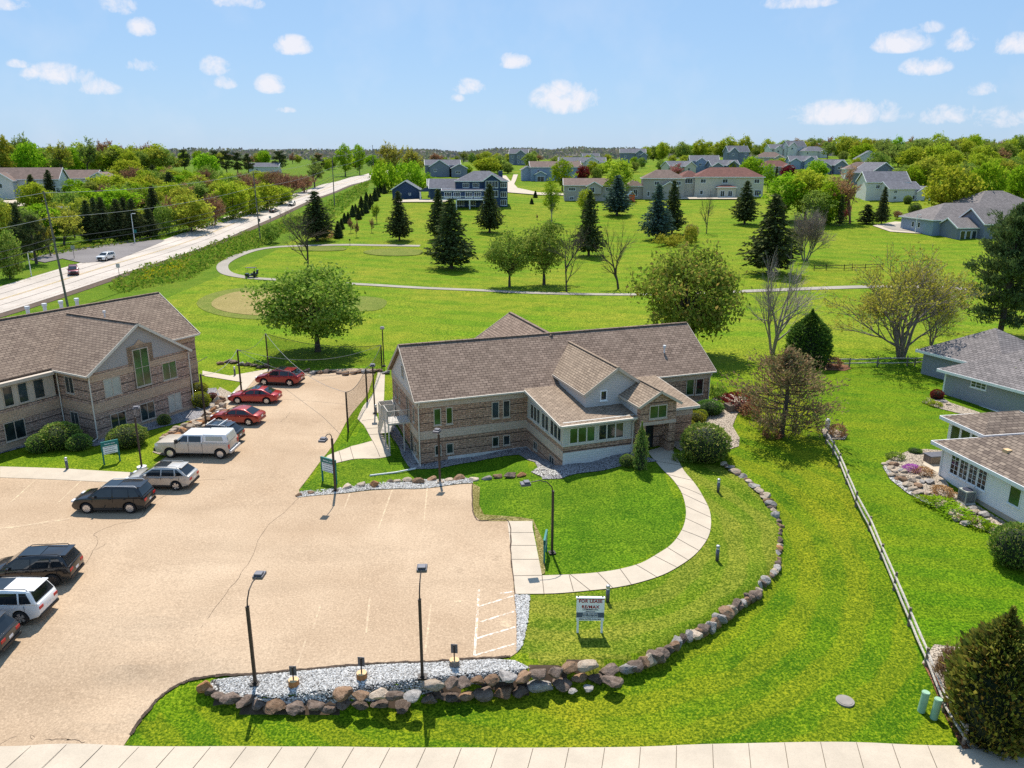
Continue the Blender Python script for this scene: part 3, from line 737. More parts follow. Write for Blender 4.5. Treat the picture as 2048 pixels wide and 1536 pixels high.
# gravel beds
sheet('gravel_strip', pp((424, 1362), (500, 1352), (600, 1343), (700, 1334), (790, 1328), (850, 1327), (920, 1322), (985, 1319), (1030, 1322), (1060, 1340), (1030, 1362), (900, 1372), (800, 1400), (640, 1415), (540, 1408), (450, 1392), (415, 1375)), .05, 'gravel_white', .5)
sheet('gravel_edge', pp((1034, 1306), (1034, 1240), (1030, 1191), (1060, 1192), (1052, 1240), (1044, 1290)), .05, 'gravel_white', .5)
sheet('dry_edge', pp((945, 1015), (945, 968), (960, 975), (958, 1010), (968, 1030), (1040, 1035), (1066, 1040), (1090, 1090), (1090, 1148), (1083, 1150), (1066, 1043), (962, 1043), (949, 1032)), .042, 'dry_edge', .5)
sheet('gravel_row', pp((594, 996), (600, 984), (640, 985), (690, 976), (760, 970), (850, 960), (930, 955), (950, 958), (945, 967), (800, 978), (690, 987)), .05, 'gravel_white', .5)
sheet('building_gravel', [FB.w(u, v).to_2d()[:] for u, v in ((-.9, -.3), (1.5, -1.15), (5.5, -.7), (8.0, -1.3), (8.2, -4.5), (7.6, -7.2), (7.3, -8.3), (8.5, -9.2), (11, -9.2), (14, -9.4), (16.2, -9.6), (15.4, -7.0), (9.3, -7.2), (9.3, .35), (0, .35), (-.3, 9.8), (-1.1, 9.8))], .05, 'gravel_grey', .6)
sheet('gravel_painted_sun', pp((1062, 945), (1085, 932), (1110, 940), (1117, 952), (1085, 955)), .06, 'gravel_white', .5)  # paler gravel sheet: a patch of sunlight put into the colour
sheet('entrance_bed', [FB.w(u, v).to_2d()[:] for u, v in ((18.9, -8.4), (18.9, -6.2), (21.3, -6.2), (27.2, .2), (29.5, 1.5), (31.0, 0), (30.6, -2.0), (27.5, -3.6), (25.6, -5.6), (24.6, -8.0), (23.4, -9.6), (21.8, -10.0), (20.2, -9.6))], .05, 'gravel_tan', .6)
sheet('left_building_bed', [FL.w(u, v).to_2d()[:] for u, v in ((-2.0, 8.5), (-2.1, 3.6), (-1.1, -1.2), (2.5, -1.5), (7, -2.6), (10.5, -3.8), (12.0, -1.8), (15.8, 3.5), (14.2, 5.2), (10.2, .1), (-.1, .1), (-.1, 4.4), (-8, 4.4), (-12, 4.4), (-12, 6.5))], .05, 'gravel_grey', .6)
sheet('boulder_bed', pp((305, 905), (330, 880), (395, 835), (412, 810), (440, 775), (470, 790), (450, 808), (418, 850), (393, 878), (330, 913)), .05, 'gravel_tan', .6)
def ellipse_(u, v, ru, rv, n=14): return [tuple(at(u + ru * math.cos(a), v + rv * math.sin(a)).to_2d()) for a in [2 * PI * k / n for k in range(n)]]
# dark crumbled edges of the car park, cracks, painted stalls
def ribbon(name, pts, w, dz, mat, wob=0.0, n=5):
    P = curve(pp(*pts), n); P = [(x + rnd.uniform(-wob, wob), y + rnd.uniform(-wob, wob)) for x, y in P]
    m = MB()
    for a, b in zip(P[:-1], P[1:]): joint(m, a, b, w * rnd.uniform(.6, 1.3) if wob else w, dz)
    o = m.build(name, M[mat]); o['kind'] = 'structure'; return o
ribbon('lot_edge', ((262, 1470), (290, 1430), (325, 1392), (365, 1367), (412, 1356), (500, 1350), (600, 1341), (700, 1332), (790, 1326), (850, 1325), (920, 1320), (985, 1317), (1022, 1314)), .13, .062, 'edge', .04, 8)
ribbon('lot_edge', ((945, 968), (945, 1015), (949, 1032), (962, 1043), (1016, 1043), (1022, 1110), (1030, 1189), (1034, 1240), (1034, 1306)), .07, .062, 'edge', .03, 6)
for pts in (((170, 1130), (195, 1085), (190, 1068), (232, 1050), (275, 1040), (300, 1010), (345, 985)), ((190, 1100), (215, 1088)), ((390, 1272), (425, 1225), (470, 1165), (500, 1120), (530, 1060), (575, 1020), (598, 995)), ((0, 1490), (30, 1475), (60, 1472), (90, 1480), (130, 1478), (170, 1487)), ((60, 1472), (75, 1490)),
            ((340, 985), (395, 962), (450, 960)), ((560, 845), (572, 836), (580, 825))):
    ribbon('crack', pts, .024, .034, 'crack', .06)
for pts in (((855, 975), (848, 1045)), ((785, 980), (757, 1058)), ((700, 988), (688, 1020)), ((640, 1215), (626, 1260)), ((740, 1195), (732, 1268)), ((862, 1210), (850, 1310)), ((612, 1280), (590, 1345)), ((958, 1185), (952, 1280)), ((165, 960), (118, 1005)), ((75, 958), (22, 1005)), ((240, 968), (205, 995))):
    ribbon('stall_line', pts, .11, .036, 'line_faint', n=1)
for pts in (((958, 1180), (949, 1312)), ((949, 1312), (1032, 1288)), ((953, 1278), (1030, 1255)), ((960, 1245), (1028, 1224)), ((958, 1214), (1026, 1193)), ((1000, 1188), (1028, 1184))):
    ribbon('hatch_line', pts, .12, .036, 'line_white', n=1)
for u_, v_, w_, h_ in ((915, 1203, 9, 3), (1012, 1248, 12, 9), (905, 1212, 5, 2)): sheet('worn_paint', ellipse_(u_, v_, w_, h_), .036, 'line_faint', .5)
ribbon('tyre_streak', ((0, 1058), (60, 1050), (140, 1038)), .25, .034, 'line_faint', n=4)

# ------------------------------------------------------------------ golf course and roads
def ellipse(u, v, ru, rv, n=28, wob=.06):
    return [tuple(at(u + ru * (1 + wob * math.sin(3 * a + u)) * math.cos(a), v + rv * (1 + wob * math.cos(2 * a)) * math.sin(a)).to_2d()) for a in [2 * PI * k / n for k in range(n)]]
sheet('collar', ellipse(520, 607, 120, 34), .05, 'collar', 2)
sheet('putting_green', ellipse(527, 606, 100, 27), .09, 'green', 2)
sheet('practice_green', ellipse(720, 608, 55, 16), .05, 'collar', 2)
sheet('far_green', ellipse(790, 505, 60, 8), .12, 'collar', 3)
sheet('tee', ellipse(640, 498, 55, 5), .12, 'collar', 3)
def path(name, px, w, mat, dz=.08, step=3.0):
    return sheet(name, strip(curve(pp(*px), 6), w), dz, mat, step)
path('cart_path', ((840, 492), (760, 491), (690, 490), (600, 492), (545, 495), (500, 503), (462, 518), (445, 532), (455, 547), (500, 556), (560, 560), (640, 565), (740, 570), (840, 576), (960, 581), (1060, 586), (1180, 589), (1300, 589), (1420, 586), (1540, 581), (1640, 577), (1740, 574), (1850, 574), (1960, 580)), 2.4, 'cart_path')
# the main road climbing away on the left, its side road and markings
ROADX = lambda y: np.interp(y, [60, 130, 217, 330, 480, 700], [-88, -87, -85.5, -86, -87, -95])
ry = [60, 80, 100, 120, 140, 160, 180, 200, 220, 240, 260, 280, 300, 320, 340, 360, 380, 400, 430, 460, 490, 520, 560, 600, 650, 700]
rpts = [(float(ROADX(y)), y) for y in ry]
sheet('road', strip(rpts, 15.0), .10, 'road', 4)
for off, mat, w in ((-.2, 'line_yellow', .15), (.2, 'line_yellow', .15), (-6.3, 'line_white', .14), (6.3, 'line_white', .14), (-3.2, 'joint', .1), (3.2, 'joint', .1)):
    m = MB()
    for a, b in zip(rpts[:-1], rpts[1:]):
        joint(m, (a[0] + off, a[1]), (b[0] + off, b[1]), w, .13)
    m.build('road_marking', M[mat])['kind'] = 'structure'
sheet('road_shoulder', strip([(x + 8.6, y) for x, y in rpts[2:20]], 2.2), .06, 'soil', 4)
sr = pp((230, 540), (190, 515), (215, 498), (300, 487), (345, 478), (225, 484), (110, 504), (40, 518), (0, 528))
sheet('side_road', pp((125, 518), (165, 527), (230, 522), (330, 482), (320, 480), (240, 487), (150, 499), (80, 512), (60, 520), (90, 526)), .14, 'side_road', 3)
sheet('left_driveway', pp((-40, 404), (40, 400), (90, 402), (60, 412), (-40, 416)), .15, 'concrete', 3)
# streets among the far houses
sheet('street', pp((985, 352), (1012, 352), (1035, 377), (1075, 386), (1140, 388), (1140, 392), (1075, 391), (1015, 386), (990, 372)), .3, 'concrete', 5)
sheet('street_path', pp((1027, 350), (1036, 350), (1028, 370), (1018, 372)), .3, 'concrete', 5)
sheet('court', pp((1745, 452), (1790, 444), (1850, 447), (1870, 462), (1840, 468), (1780, 464)), .15, 'concrete', 3)
sheet('court_centre', pp((1765, 454), (1800, 448), (1850, 451), (1862, 460), (1835, 465), (1785, 461)), .2, 'cart_path', 3)
sheet('terrace', pp((1365, 394), (1475, 394), (1475, 400), (1360, 400)), .4, 'concrete', 4)
sheet('shed_apron', pp((790, 402), (870, 399), (905, 403), (905, 405), (790, 406)), .3, 'concrete', 4)
# garden beds on the right
sheet('white_house_bed', pp((1765, 935), (1780, 918), (1815, 903), (1850, 899), (1885, 902), (1890, 960), (1905, 985), (1960, 1015), (2010, 1045), (2030, 1082), (1990, 1072), (1930, 1045), (1860, 1010), (1815, 985), (1785, 960)), .05, 'gravel_tan', .7)
sheet('patio', pp((1845, 930), (1862, 912), (1895, 903), (1900, 960), (1880, 950)), .07, 'concrete', .7)
sheet('white_house_bed_edge', pp((1765, 935), (1780, 960), (1812, 986), (1860, 1013), (1862, 1006), (1818, 979), (1788, 953), (1775, 935)), .07, 'gravel_white', .7)
sheet('grey_house_bed', pp((1843, 805), (1852, 797), (1885, 796), (1900, 806), (1960, 826), (1950, 836), (1880, 818)), .05, 'gravel_tan', .7)
sheet('fence_bed', pp((1640, 732), (1650, 727), (1695, 730), (1702, 738), (1690, 742), (1650, 741)), .05, 'mulch', .7)
sheet('pine_bed', pp((1640, 860), (1662, 855), (1695, 870), (1690, 880), (1655, 880)), .05, 'gravel_tan', .7)
sheet('corner_bed', pp((1843, 1328), (1850, 1330), (1885, 1390), (1900, 1440), (1925, 1500), (2100, 1498), (2100, 1440), (1995, 1440), (1950, 1300), (1868, 1290)), .05, 'gravel_tan', .6)
sheet('mulch_strip', pp((1845, 1328), (1858, 1332), (1895, 1400), (1938, 1500), (1925, 1500), (1880, 1410)), .065, 'mulch', .5)
# ------------------------------------------------------------------ windows, roofs
def win(parent, p0, ux, n, w, h, cols=1, rows=1, glass='glass', frame='trim', fw=.07, split=True, name='window', mid=.045, d=.05):
    """a window against a wall: p0 its lower corner, ux along the wall, n outward; frame with mullions, pane set back"""
    p0, ux, n = Vector(p0), Vector(ux).normalized(), Vector(n).normalized(); up = Vector((0, 0, 1))
    f = MB()
    def bar(a0, a1, b0, b1, d0=.0, d1=d):
        vs = [p0 + ux * a + up * b + n * c for c in (d0, d1) for a, b in ((a0, b0), (a1, b0), (a1, b1), (a0, b1))]
        f.add(vs, [(4, 5, 6, 7), (0, 1, 5, 4), (1, 2, 6, 5), (2, 3, 7, 6), (3, 0, 4, 7)])
    bar(0, fw, 0, h); bar(w - fw, w, 0, h); bar(fw, w - fw, 0, fw); bar(fw, w - fw, h - fw, h)
    for i in range(1, cols):
        c = w * i / cols; bar(c - mid / 2, c + mid / 2, fw, h - fw, 0, d - .008)
    for i in range(1, rows):
        c = h * i / rows; bar(fw, w - fw, c - mid / 2.5, c + mid / 2.5, 0, d - .015)
    bar(-.05, w + .05, -.07, 0, 0, d + .05)
    g = f if not split else MB()
    if not split: f.m = 1
    q = [p0 + ux * a + up * b + n * .014 for a, b in ((fw, fw), (w - fw, fw), (w - fw, h - fw), (fw, h - fw))]
    if (q[1] - q[0]).cross(q[2] - q[1]).dot(n) < 0: q.reverse()
    g.quad(*q)
    if split:
        o = f.build(name, M[frame], parent); g.build('pane', M[glass], o); return o
    return f.build(name, [M[frame], M[glass]], parent)
UX, UY = Vector((1, 0, 0)), Vector((0, 1, 0))

def gable_roof(m, u0, u1, v0, v1, ze, zr, t=.14):
    """two slopes, ridge along u"""
    vm = (v0 + v1) / 2
    m.slab([(u0, v0, ze), (u1, v0, ze), (u1, vm, zr), (u0, vm, zr)], t)
    m.slab([(u1, v1, ze), (u0, v1, ze), (u0, vm, zr), (u1, vm, zr)], t)
    m.bar((u0, vm, zr + .02), (u1, vm, zr + .02), .28, .07)
def rake(m, a, b, w=.22, t=.05, off=(0, 0, 0)):
    o = Vector(off); a, b = Vector(a) + o, Vector(b) + o
    m.bar(a - Vector((0, 0, w / 2 - .03)), b - Vector((0, 0, w / 2 - .03)), t, w)

# ------------------------------------------------------------------ the office building
OB = empty('office_building', (FB.o[0], FB.o[1], 0), FB.a, 'long brown brick office building with shingled roof, sunroom and gabled entrance', 'building')
ZE, ZR, VR, UE = 4.55, 7.95, 5.35, 27.45
m = MB(); m.box(0, 27.1, .3, 10.4, -2, 4.45); m.build('wall', M['brick'], OB)
for b_ in ((-.03, 9.32, .265, .3, 1.18, 1.88), (-.03, 9.32, .265, .3, 3.86, 4.46), (18.6, 27.13, .265, .3, 3.86, 4.46), (20.95, 27.13, .265, .3, 1.18, 1.88),
           (-.035, 0, .31, 10.43, 1.18, 1.88), (27.1, 27.14, .31, 10.43, 1.18, 1.88), (-.035, 0, .31, 10.43, 3.86, 4.39)):
    m = MB(); m.box(*b_); m.build('stone_band', M['block_tan'], OB)
m = MB(); m.box(2.4, 9.32, .255, .3, -2, -.52); m.box(-.045, 0, .3, 10.4, -2, -.62); m.build('foundation', M['foundation'], OB)
for u in (-.02, 27.12):
    m = MB(); m.quad(*[(u, v, z) for v, z in ((.3, 4.42), (10.4, 4.42), (5.35, 7.75))][:: -1 if u < 0 else 1])
    m.box(u - .02, u + .02, .3, 10.4, 4.40, 4.5); m.build('gable_siding', M['siding'], OB)
m = MB(); gable_roof(m, -.32, UE, 0, 10.7, ZE, ZR); roof = m.build('roof', M['shingle'], OB)
for u in (-.33, UE + .01):
    m = MB(); rake(m, (u, -.02, ZE), (u, VR, ZR)); rake(m, (u, 10.72, ZE), (u, VR, ZR)); m.build('fascia', M['trim_tan'], OB)
for a, b in ((-.32, 9.0), (18.5, 27.4)):
    m = MB(); m.box(a, b, .02, .25, 4.36, 4.41); m.build('soffit', M['trim_tan'], OB)
for a, b in ((-.3, 9.0), (21.3, UE)):
    m = MB(); m.box(a, b, -.12, -.01, ZE - .13, ZE - .02); m.build('gutter', M['trim'], OB)
for u, v, zt, zb in ((.06, .2, 4.4, -.95), (26.98, .2, 4.4, 1.5)):
    m = MB(); m.tube([(u, -.06, zt), (u, -.06, zt - .15), (u, v, zt - .45), (u, v, zb + .15), (u - .05, v - .25, zb)], .05, 8); m.build('downspout', M['trim'], OB)
m = MB(); m.tube([(23.4, 2.35, 5.9), (23.4, 2.35, 6.55)], .07, 10); m.tube([(23.4, 2.35, 6.5), (23.4, 2.35, 6.72)], .14, 10); m.build('roof_vent', M['white_metal'], OB)
for a, b, zl, zh, g in ((1.3, 1.93, 2.3, 3.72, 'glass_green_reflection'), (2.32, 2.89, 2.28, 3.72, 'glass_green_reflection'), (6.21, 6.86, 2.32, 3.76, 'glass'), (7.19, 7.82, 2.3, 3.78, 'glass'),
                        (1.32, 1.88, -.3, .6, 'glass'), (2.28, 2.9, -.28, .62, 'glass'), (6.23, 6.83, -.18, .72, 'glass'), (7.2, 7.82, -.16, .72, 'glass'),
                        (24.6, 25.44, 2.42, 4.0, 'glass_green_reflection'), (25.6, 26.4, 2.38, 3.9, 'glass')):
    win(OB, (a, .3, zl), UX, -UY, b - a, zh - zl, 1, 1, g, 'trim_tan')
# left end: doors and windows by the stairs
for v, zl, w, h, nm, g in ((3.4, 1.95, .95, 2.05, 'door', 'door_dark'), (1.3, 2.3, .6, 1.4, 'window', 'glass'), (6.9, 2.3, .6, 1.4, 'window', 'glass'), (8.6, 2.3, .6, 1.4, 'window', 'glass'), (2.2, -.8, .95, 2.0, 'door', 'door_dark'), (1.0, -.3, .6, .9, 'window', 'glass'), (8.2, -.3, .6, .9, 'window', 'glass')):
    win(OB, (0, v + w, zl), -UY, -UX, w, h, 1, 1, g, 'trim_tan', name=nm)
win(OB, (-.04, 5.35 + .35, 5.1), -UY, -UX, .7, 1.1, 1, 3, 'glass', 'trim')
# rear wing
m = MB(); m.box(8.6, 18.2, 10.4, 15.6, -2, 4.45); m.build('rear_wall', M['brick'], OB)
m = MB()
for sgn, ue in ((1, 8.2), (-1, 18.6)):
    p = [(ue, 16.0, ZE), (ue, 8.5, ZE), (13.4, 4.9, 7.9), (13.4, 16.0, 7.9)]
    m.slab(p if sgn < 0 else p[::-1], .14)
m.bar((13.4, 5.4, 7.93), (13.4, 16.0, 7.93), .28, .07)
m.build('rear_roof', M['shingle'], OB)
m = MB(); m.quad((8.6, 15.62, 4.4), (18.2, 15.62, 4.4), (13.4, 15.62, 7.75)); m.build('rear_gable', M['siding'], OB)
m = MB(); rake(m, (8.2, 16.02, ZE), (13.4, 16.02, 7.9)); rake(m, (18.6, 16.02, ZE), (13.4, 16.02, 7.9)); m.build('rear_fascia', M['trim_tan'], OB)

# sunroom with its low roof
SR = MB(); SR.box(9.35, 15.4, -7.27, .3, -2, 2.2); SR = SR.build('sunroom', M['brick'], OB)
m = MB(); m.box(9.37, 15.38, -7.25, .3, 2.2, 4.0); m.build('upper_wall', siding_mat('sunroom_siding', (.60, .56, .50), .14), SR)
m = MB(); m.box(9.315, 9.35, -7.305, .29, 1.05, 1.75); m.build('stone_band', M['block_tan'], SR)
m = MB(); m.box(9.35, 15.4, -7.31, -7.27, -.5, 1.62); m.build('block_base', M['block_white'], SR)
m = MB(); m.box(9.30, 9.35, -7.27, .29, -2, -.55); m.build('footing', M['foundation'], SR)
m = MB(); m.box(9.31, 15.4, -7.33, -7.25, 2.12, 2.24); m.box(9.31, 9.37, -7.25, .28, 2.12, 2.24); m.build('sill_band', M['trim'], SR)
for a, b, k in ((-.45, -2.65, 3), (-2.95, -4.45, 2), (-4.75, -6.95, 3)):
    win(SR, (9.37, a, 2.28), -UY, -UX, a - b, 1.34, k, 1, 'glass', 'trim', .09, False, mid=.12)
for a, b, g in ((9.84, 12.02, 'glass_green_reflection'), (12.25, 14.45, 'glass')):
    win(SR, (a, -7.25, 2.26), UX, -UY, b - a, 1.3, 3, 1, g, 'trim', .08, False, mid=.1)
for a, b in ((-1.3, -2.1), (-4.7, -5.7)):
    win(SR, (9.35, a, -.1), -UY, -UX, a - b, .72, 2, 1, 'glass', 'trim_tan', .05, False)
lz = lambda v: 3.95 + .09 * (v + 7.65)
m = MB(); m.slab([(9.0, -7.65, lz(-7.65)), (15.62, -7.65, lz(-7.65)), (15.62, .2, lz(.2)), (9.0, .2, lz(.2))], .1); m.build('low_roof', M['shingle_worn'], SR)
m = MB(); m.bar((8.97, -7.66, lz(-7.65) - .1), (15.6, -7.66, lz(-7.65) - .1), .07, .2); m.bar((8.97, -7.62, lz(-7.65) - .12), (8.97, -.02, lz(0) - .12), .07, .2)
m.bar((9.0, -7.76, lz(-7.65) - .06), (15.3, -7.76, lz(-7.65) - .06), .11, .11); m.build('fascia', M['trim'], SR)
m = MB(); m.tube([(15.15, -7.75, 3.8), (15.15, -7.42, 3.45), (15.15, -7.36, .9)], .05, 8); m.build('downspout', M['trim'], SR)
# right bay under the same low roof
RB = MB(); RB.box(18.5, 20.95, -6.5, .3, -1, 3.95); RB = RB.build('right_bay', M['brick'], OB)
m = MB(); m.slab([(18.3, -6.9, lz(-6.9)), (21.35, -6.9, lz(-6.9)), (21.35, .2, lz(.2)), (17.4, .2, lz(.2)), (17.4, -4.7, lz(-4.7)), (18.3, -4.7, lz(-4.7))], .1); m.build('low_roof', M['shingle_worn'], RB)
m = MB(); m.bar((18.6, -6.92, lz(-6.9) - .1), (21.38, -6.92, lz(-6.9) - .1), .07, .2); m.bar((21.38, -6.9, lz(-6.9) - .12), (21.38, .0, lz(0) - .12), .07, .2); m.build('fascia', M['trim'], RB)
win(RB, (18.95, -6.5, 1.85), UX, -UY, .42, 1.55, 1, 1, 'glass', 'trim_tan', .05, False)
m = MB(); m.box(18.52, 20.98, -6.53, -6.5, 3.2, 3.7); m.build('stone_band', M['block_tan'], RB)
# big front gable
DU0, DU1, DP, DZE, DZR, DV = 12.0, 17.7, 14.85, 5.36, 7.28, -4.9
DM = MB(); DM.add([(12.25, DV, 4.1), (17.45, DV, 4.1), (17.45, DV, 5.42), (DP, DV, 7.14), (12.25, DV, 5.42), (12.25, 3.0, 4.1), (17.45, 3.0, 4.1), (17.45, 3.0, 5.42), (12.25, 3.0, 5.42)],
                    [(0, 1, 2, 3, 4), (5, 0, 4, 8), (1, 6, 7, 2)])
DM = DM.build('front_gable', M['siding'], OB)
m = MB()
for ue, s in ((DU0, 1), (DU1, -1)):
    p = [(ue, DV - .32, DZE), (DP, DV - .32, DZR), (DP, 4.75, DZR), (ue, 1.75, DZE)]
    m.slab(p if s > 0 else p[::-1], .13)
m.bar((DP, DV - .32, DZR + .02), (DP, 4.3, DZR + .02), .26, .06)
m.build('gable_roof', M['shingle_worn'], DM)
m = MB(); rake(m, (DU0 - .02, DV - .34, DZE), (DP, DV - .34, DZR)); rake(m, (DU1 + .02, DV - .34, DZE), (DP, DV - .34, DZR)); m.bar((DU0 - .03, DV - .3, DZE - .1), (DU0 - .03, 1.5, DZE - .1), .06, .18)
m.build('fascia', M['trim_tan'], DM)
w0 = FB.onv(1199.6, 802, DV); w1 = FB.onv(1214.5, 779.5, DV)
win(DM, (w0[0], DV, w0[1]), UX, -UY, w1[0] - w0[0], w1[1] - w0[1], 1, 1, 'glass', 'trim_white', .09, False)
# entrance portico
PA, PB, PV, PE, PZ = 15.4, 18.5, -8.05, 5.0, 5.97
EP = MB()
EP.box(PA, PA + .5, PV, -6.6, -.5, 3.35); EP.box(PB - .55, PB, PV, -7.45, -.5, 3.35)
EP.add([(PA, PV, 3.35), (PB, PV, 3.35), (PB, PV, 5.02), (16.95, PV, 5.9), (PA, PV, 5.02), (PA, -7.5, 3.35), (PB, -7.5, 3.35), (PB, -7.5, 5.02), (16.95, -7.5, 5.9), (PA, -7.5, 5.02)],
       [(0, 1, 2, 3, 4), (5, 0, 4, 9), (1, 6, 7, 2), (0, 5, 6, 1), (6, 5, 9, 8, 7)])
EP.box(PA, PB, -6.6, -6.3, -.5, 3.3)
EP = EP.build('entrance_portico', M['brick'], OB)
m = MB(); m.box(PA + .02, PB - .02, -7.5, -4.6, 3.4, 5.0); m.build('side_wall', M['siding'], EP)
m = MB()
for ue, s in ((PA - .28, 1), (PB + .28, -1)):
    ze = PE - .05
    p = [(ue, PV - .3, ze), (16.95, PV - .3, PZ + .06), (16.95, -4.0, PZ + .06), (ue, -4.6, ze)]
    m.slab(p if s > 0 else p[::-1], .12)
m.bar((16.95, PV - .3, PZ + .09), (16.95, -4.9, PZ + .09), .24, .06)
m.build('portico_roof', M['shingle_worn'], EP)
m = MB(); rake(m, (PA - .3, PV - .32, PE - .05), (16.95, PV - .32, PZ + .06), .2); rake(m, (PB + .3, PV - .32, PE - .05), (16.95, PV - .32, PZ + .06), .2); m.bar((PA - .3, PV - .3, PE - .13), (PA - .3, -4.7, PE - .13), .06, .16); m.build('fascia', M['trim_tan'], EP)
m = MB(); m.box(PA - .02, PB + .02, PV - .03, PV, 3.3, 3.55); m.build('lintel', M['block_tan'], EP)
win(EP, (16.13, PV, 3.78), UX, -UY, 1.55, 1.1, 2, 1, 'glass_green_reflection', 'trim_tan', .08, False)
m = MB(); m.box(16.1, 17.3, -6.66, -6.6, .84, 3.15); m.build('door', M['glass'], EP)
m = MB(); m.box(16.0, 16.1, -6.68, -6.6, .84, 3.2); m.box(17.3, 17.4, -6.68, -6.6, .84, 3.2); m.box(16.66, 16.74, -6.7, -6.66, .84, 3.15); m.box(16.1, 17.3, -6.68, -6.6, 3.15, 3.25); m.build('door_frame', M['bronze'], EP)
m = MB(); m.box(PB - .5, PB - .05, -7.45, -6.65, -.5, 1.75); m.build('low_wall', M['brick'], EP)
# outside stairs at the left end
ST = empty('outside_stairs', FB.w(-.9, 3.9, -.9), FB.a, 'pale metal outside stairs with landing against the left end of the office', 'stairs')
m = MB(); m.box(-1.0, .88, -.9, .9, 2.68, 2.82); m.build('landing', M['steel_paint'], ST)
m = MB()
for i in range(13): m.box(-1.0, -.05, .9 + .23 * i - .03, .9 + .23 * (i + 1), 2.68 - .2 * (i + 1), 2.73 - .2 * (i + 1))
for x in (-1.02, -.03): m.bar((x, .9, 2.7), (x, 3.95, .05), .05, .26)
m.build('flight', M['steel_paint'], ST)
for x, y in ((-.95, -.85), (-.95, .85), (.3, -.85)):
    m = MB(); m.bar((x, y, 0), (x, y, 2.68), .1); m.build('post', M['steel_paint'], ST)
for a, b in (((.85, -.87, 2.82), (-.97, -.87, 2.82)), ((-.97, -.87, 2.82), (-.97, .9, 2.82)), ((-1.02, .9, 2.75), (-1.02, 3.9, .12)), ((-.03, .9, 2.75), (-.03, 3.9, .12))):
    m = MB(); a, b = Vector(a), Vector(b); z = Vector((0, 0, 1))
    m.bar(a + z * 1.05, b + z * 1.05, .05); m.bar(a + z * .12, b + z * .12, .03)
    n = max(8, int((b - a).length / .12))
    for i in range(n + 1):
        q = a.lerp(b, i / n); m.bar(q, q + z * 1.05, .024 if 0 < i < n else .05)
    m.build('railing', M['steel_paint'], ST)
e = empty('utility_enclosure', FB.w(-.75, 9.2, 0), FB.a, 'pale boxed enclosure standing at the rear left corner of the office', 'enclosure')
e.scale = (.64, .64, .74)
m = MB(); m.box(-1.0, 1.0, -.06, .0, -.3, 2.2); m.box(-1.0, -.94, 0, 1.9, -.3, 2.2); m.box(.94, 1.0, 0, 1.9, -.3, 2.2); m.box(-1.0, 1.0, 1.9, 1.96, -.3, 2.2); m.build('panel', M['trim'], e)
m = MB(); m.box(-.55, .55, .4, 1.5, 0, 1.25); m.build('machine', M['galv'], e)
m = MB(); m.tube([at(740, 951, .08), at(790, 945, .09), at(831, 937, .1)], .075, 8); tag(m.build('drain_pipe', M['white_metal']), 'long white drain pipe lying on the grass beside the office corner', 'drain pipe')

# ------------------------------------------------------------------ the office building at the left edge
LB = empty('office_building', (FL.o[0], FL.o[1], 0), FL.a, 'two storey brick office with big grey front gable at the left edge', 'building')
LZ = 5.82; LP = 9.2
m = MB(); m.box(0, 9.85, 0, 5, -1, LZ); m.build('gable_wall', M['brick_left'], LB)
m = MB(); m.box(-22, 14.95, 4.9, 15.2, -1, LZ); m.box(-22, 0, 4.4, 4.9, -1, 3.4); m.build('wall', M['brick_left'], LB)
for b_ in ((0, 9.85, -.035, 0, 2.28, 3.12), (9.9, 14.98, 4.865, 4.9, 2.28, 3.12), (-22, -.04, 4.365, 4.4, 2.28, 3.12), (0, 9.85, -.036, 0, 5.0, 5.6), (-.036, 0, 0, 4.36, 2.28, 3.12), (-.036, 0, 0, 4.4, 5.2, 5.8),
           (9.89, 14.98, 4.864, 4.9, 5.1, 5.7), (9.85, 9.886, 0, 4.86, 2.28, 3.12), (9.85, 9.886, 0, 4.86, 5.0, 5.6), (14.95, 14.986, 4.9, 15.2, 2.28, 3.12)):
    m = MB(); m.box(*b_); m.build('stone_band', M['block_tan_left'], LB)
m = MB(); m.box(-.04, 9.89, -.04, 0, -1, .35); m.box(-22, -.04, 4.36, 4.4, -1, .5); m.build('footing', M['block_tan_left'], LB)
for q_ in (((-.02, -.02, 5.78), (9.87, -.02, 5.78), (4.92, -.02, 9.05)), ((14.97, 4.9, 5.7), (14.97, 15.2, 5.7), (14.97, 10.05, 9.4))):
    m = MB(); m.quad(*q_); m.build('gable_siding', M['siding_left'], LB)
m = MB(); gable_roof(m, -24, 15.35, 4.55, 15.55, LZ, 9.58)
for ue, s in ((-.32, 1), (10.17, -1)):
    zz = LZ - .1
    p = [(ue, -.35, zz), (4.92, -.35, LP), (4.92, 9.6, LP), (ue, 4.9, zz)]
    m.slab(p if s > 0 else p[::-1], .14)
m.bar((4.92, -.35, LP + .03), (4.92, 9.4, LP + .03), .26, .07)
m.build('roof', M['shingle_left'], LB)
m = MB(); rake(m, (-.34, -.37, LZ - .1), (4.92, -.37, LP)); rake(m, (10.19, -.37, LZ - .1), (4.92, -.37, LP)); rake(m, (15.37, 4.5, LZ), (15.37, 10.05, 9.58)); m.bar((-.36, -.3, LZ - .2), (-.36, 4.3, LZ - .2), .08, .16); m.bar((10.2, 4.5, LZ - .1), (15.3, 4.5, LZ - .1), .08, .16)
m.build('fascia', M['trim'], LB)
m = MB(); m.box(-22, -.4, 4.0, 4.45, 5.35, 5.62); m.box(-22, -.3, 4.42, 4.9, 3.4, 5.5); m.build('window_bay', M['trim_tan'], LB)
for a, b in ((-1.2, -2.1), (-2.6, -3.4), (-3.8, -4.6), (-5.3, -6.1), (-6.6, -7.4)):
    win(LB, (b, 4.42, 3.55), UX, -UY, a - b, 1.65, 1, 1, 'glass', 'trim_tan', .05)
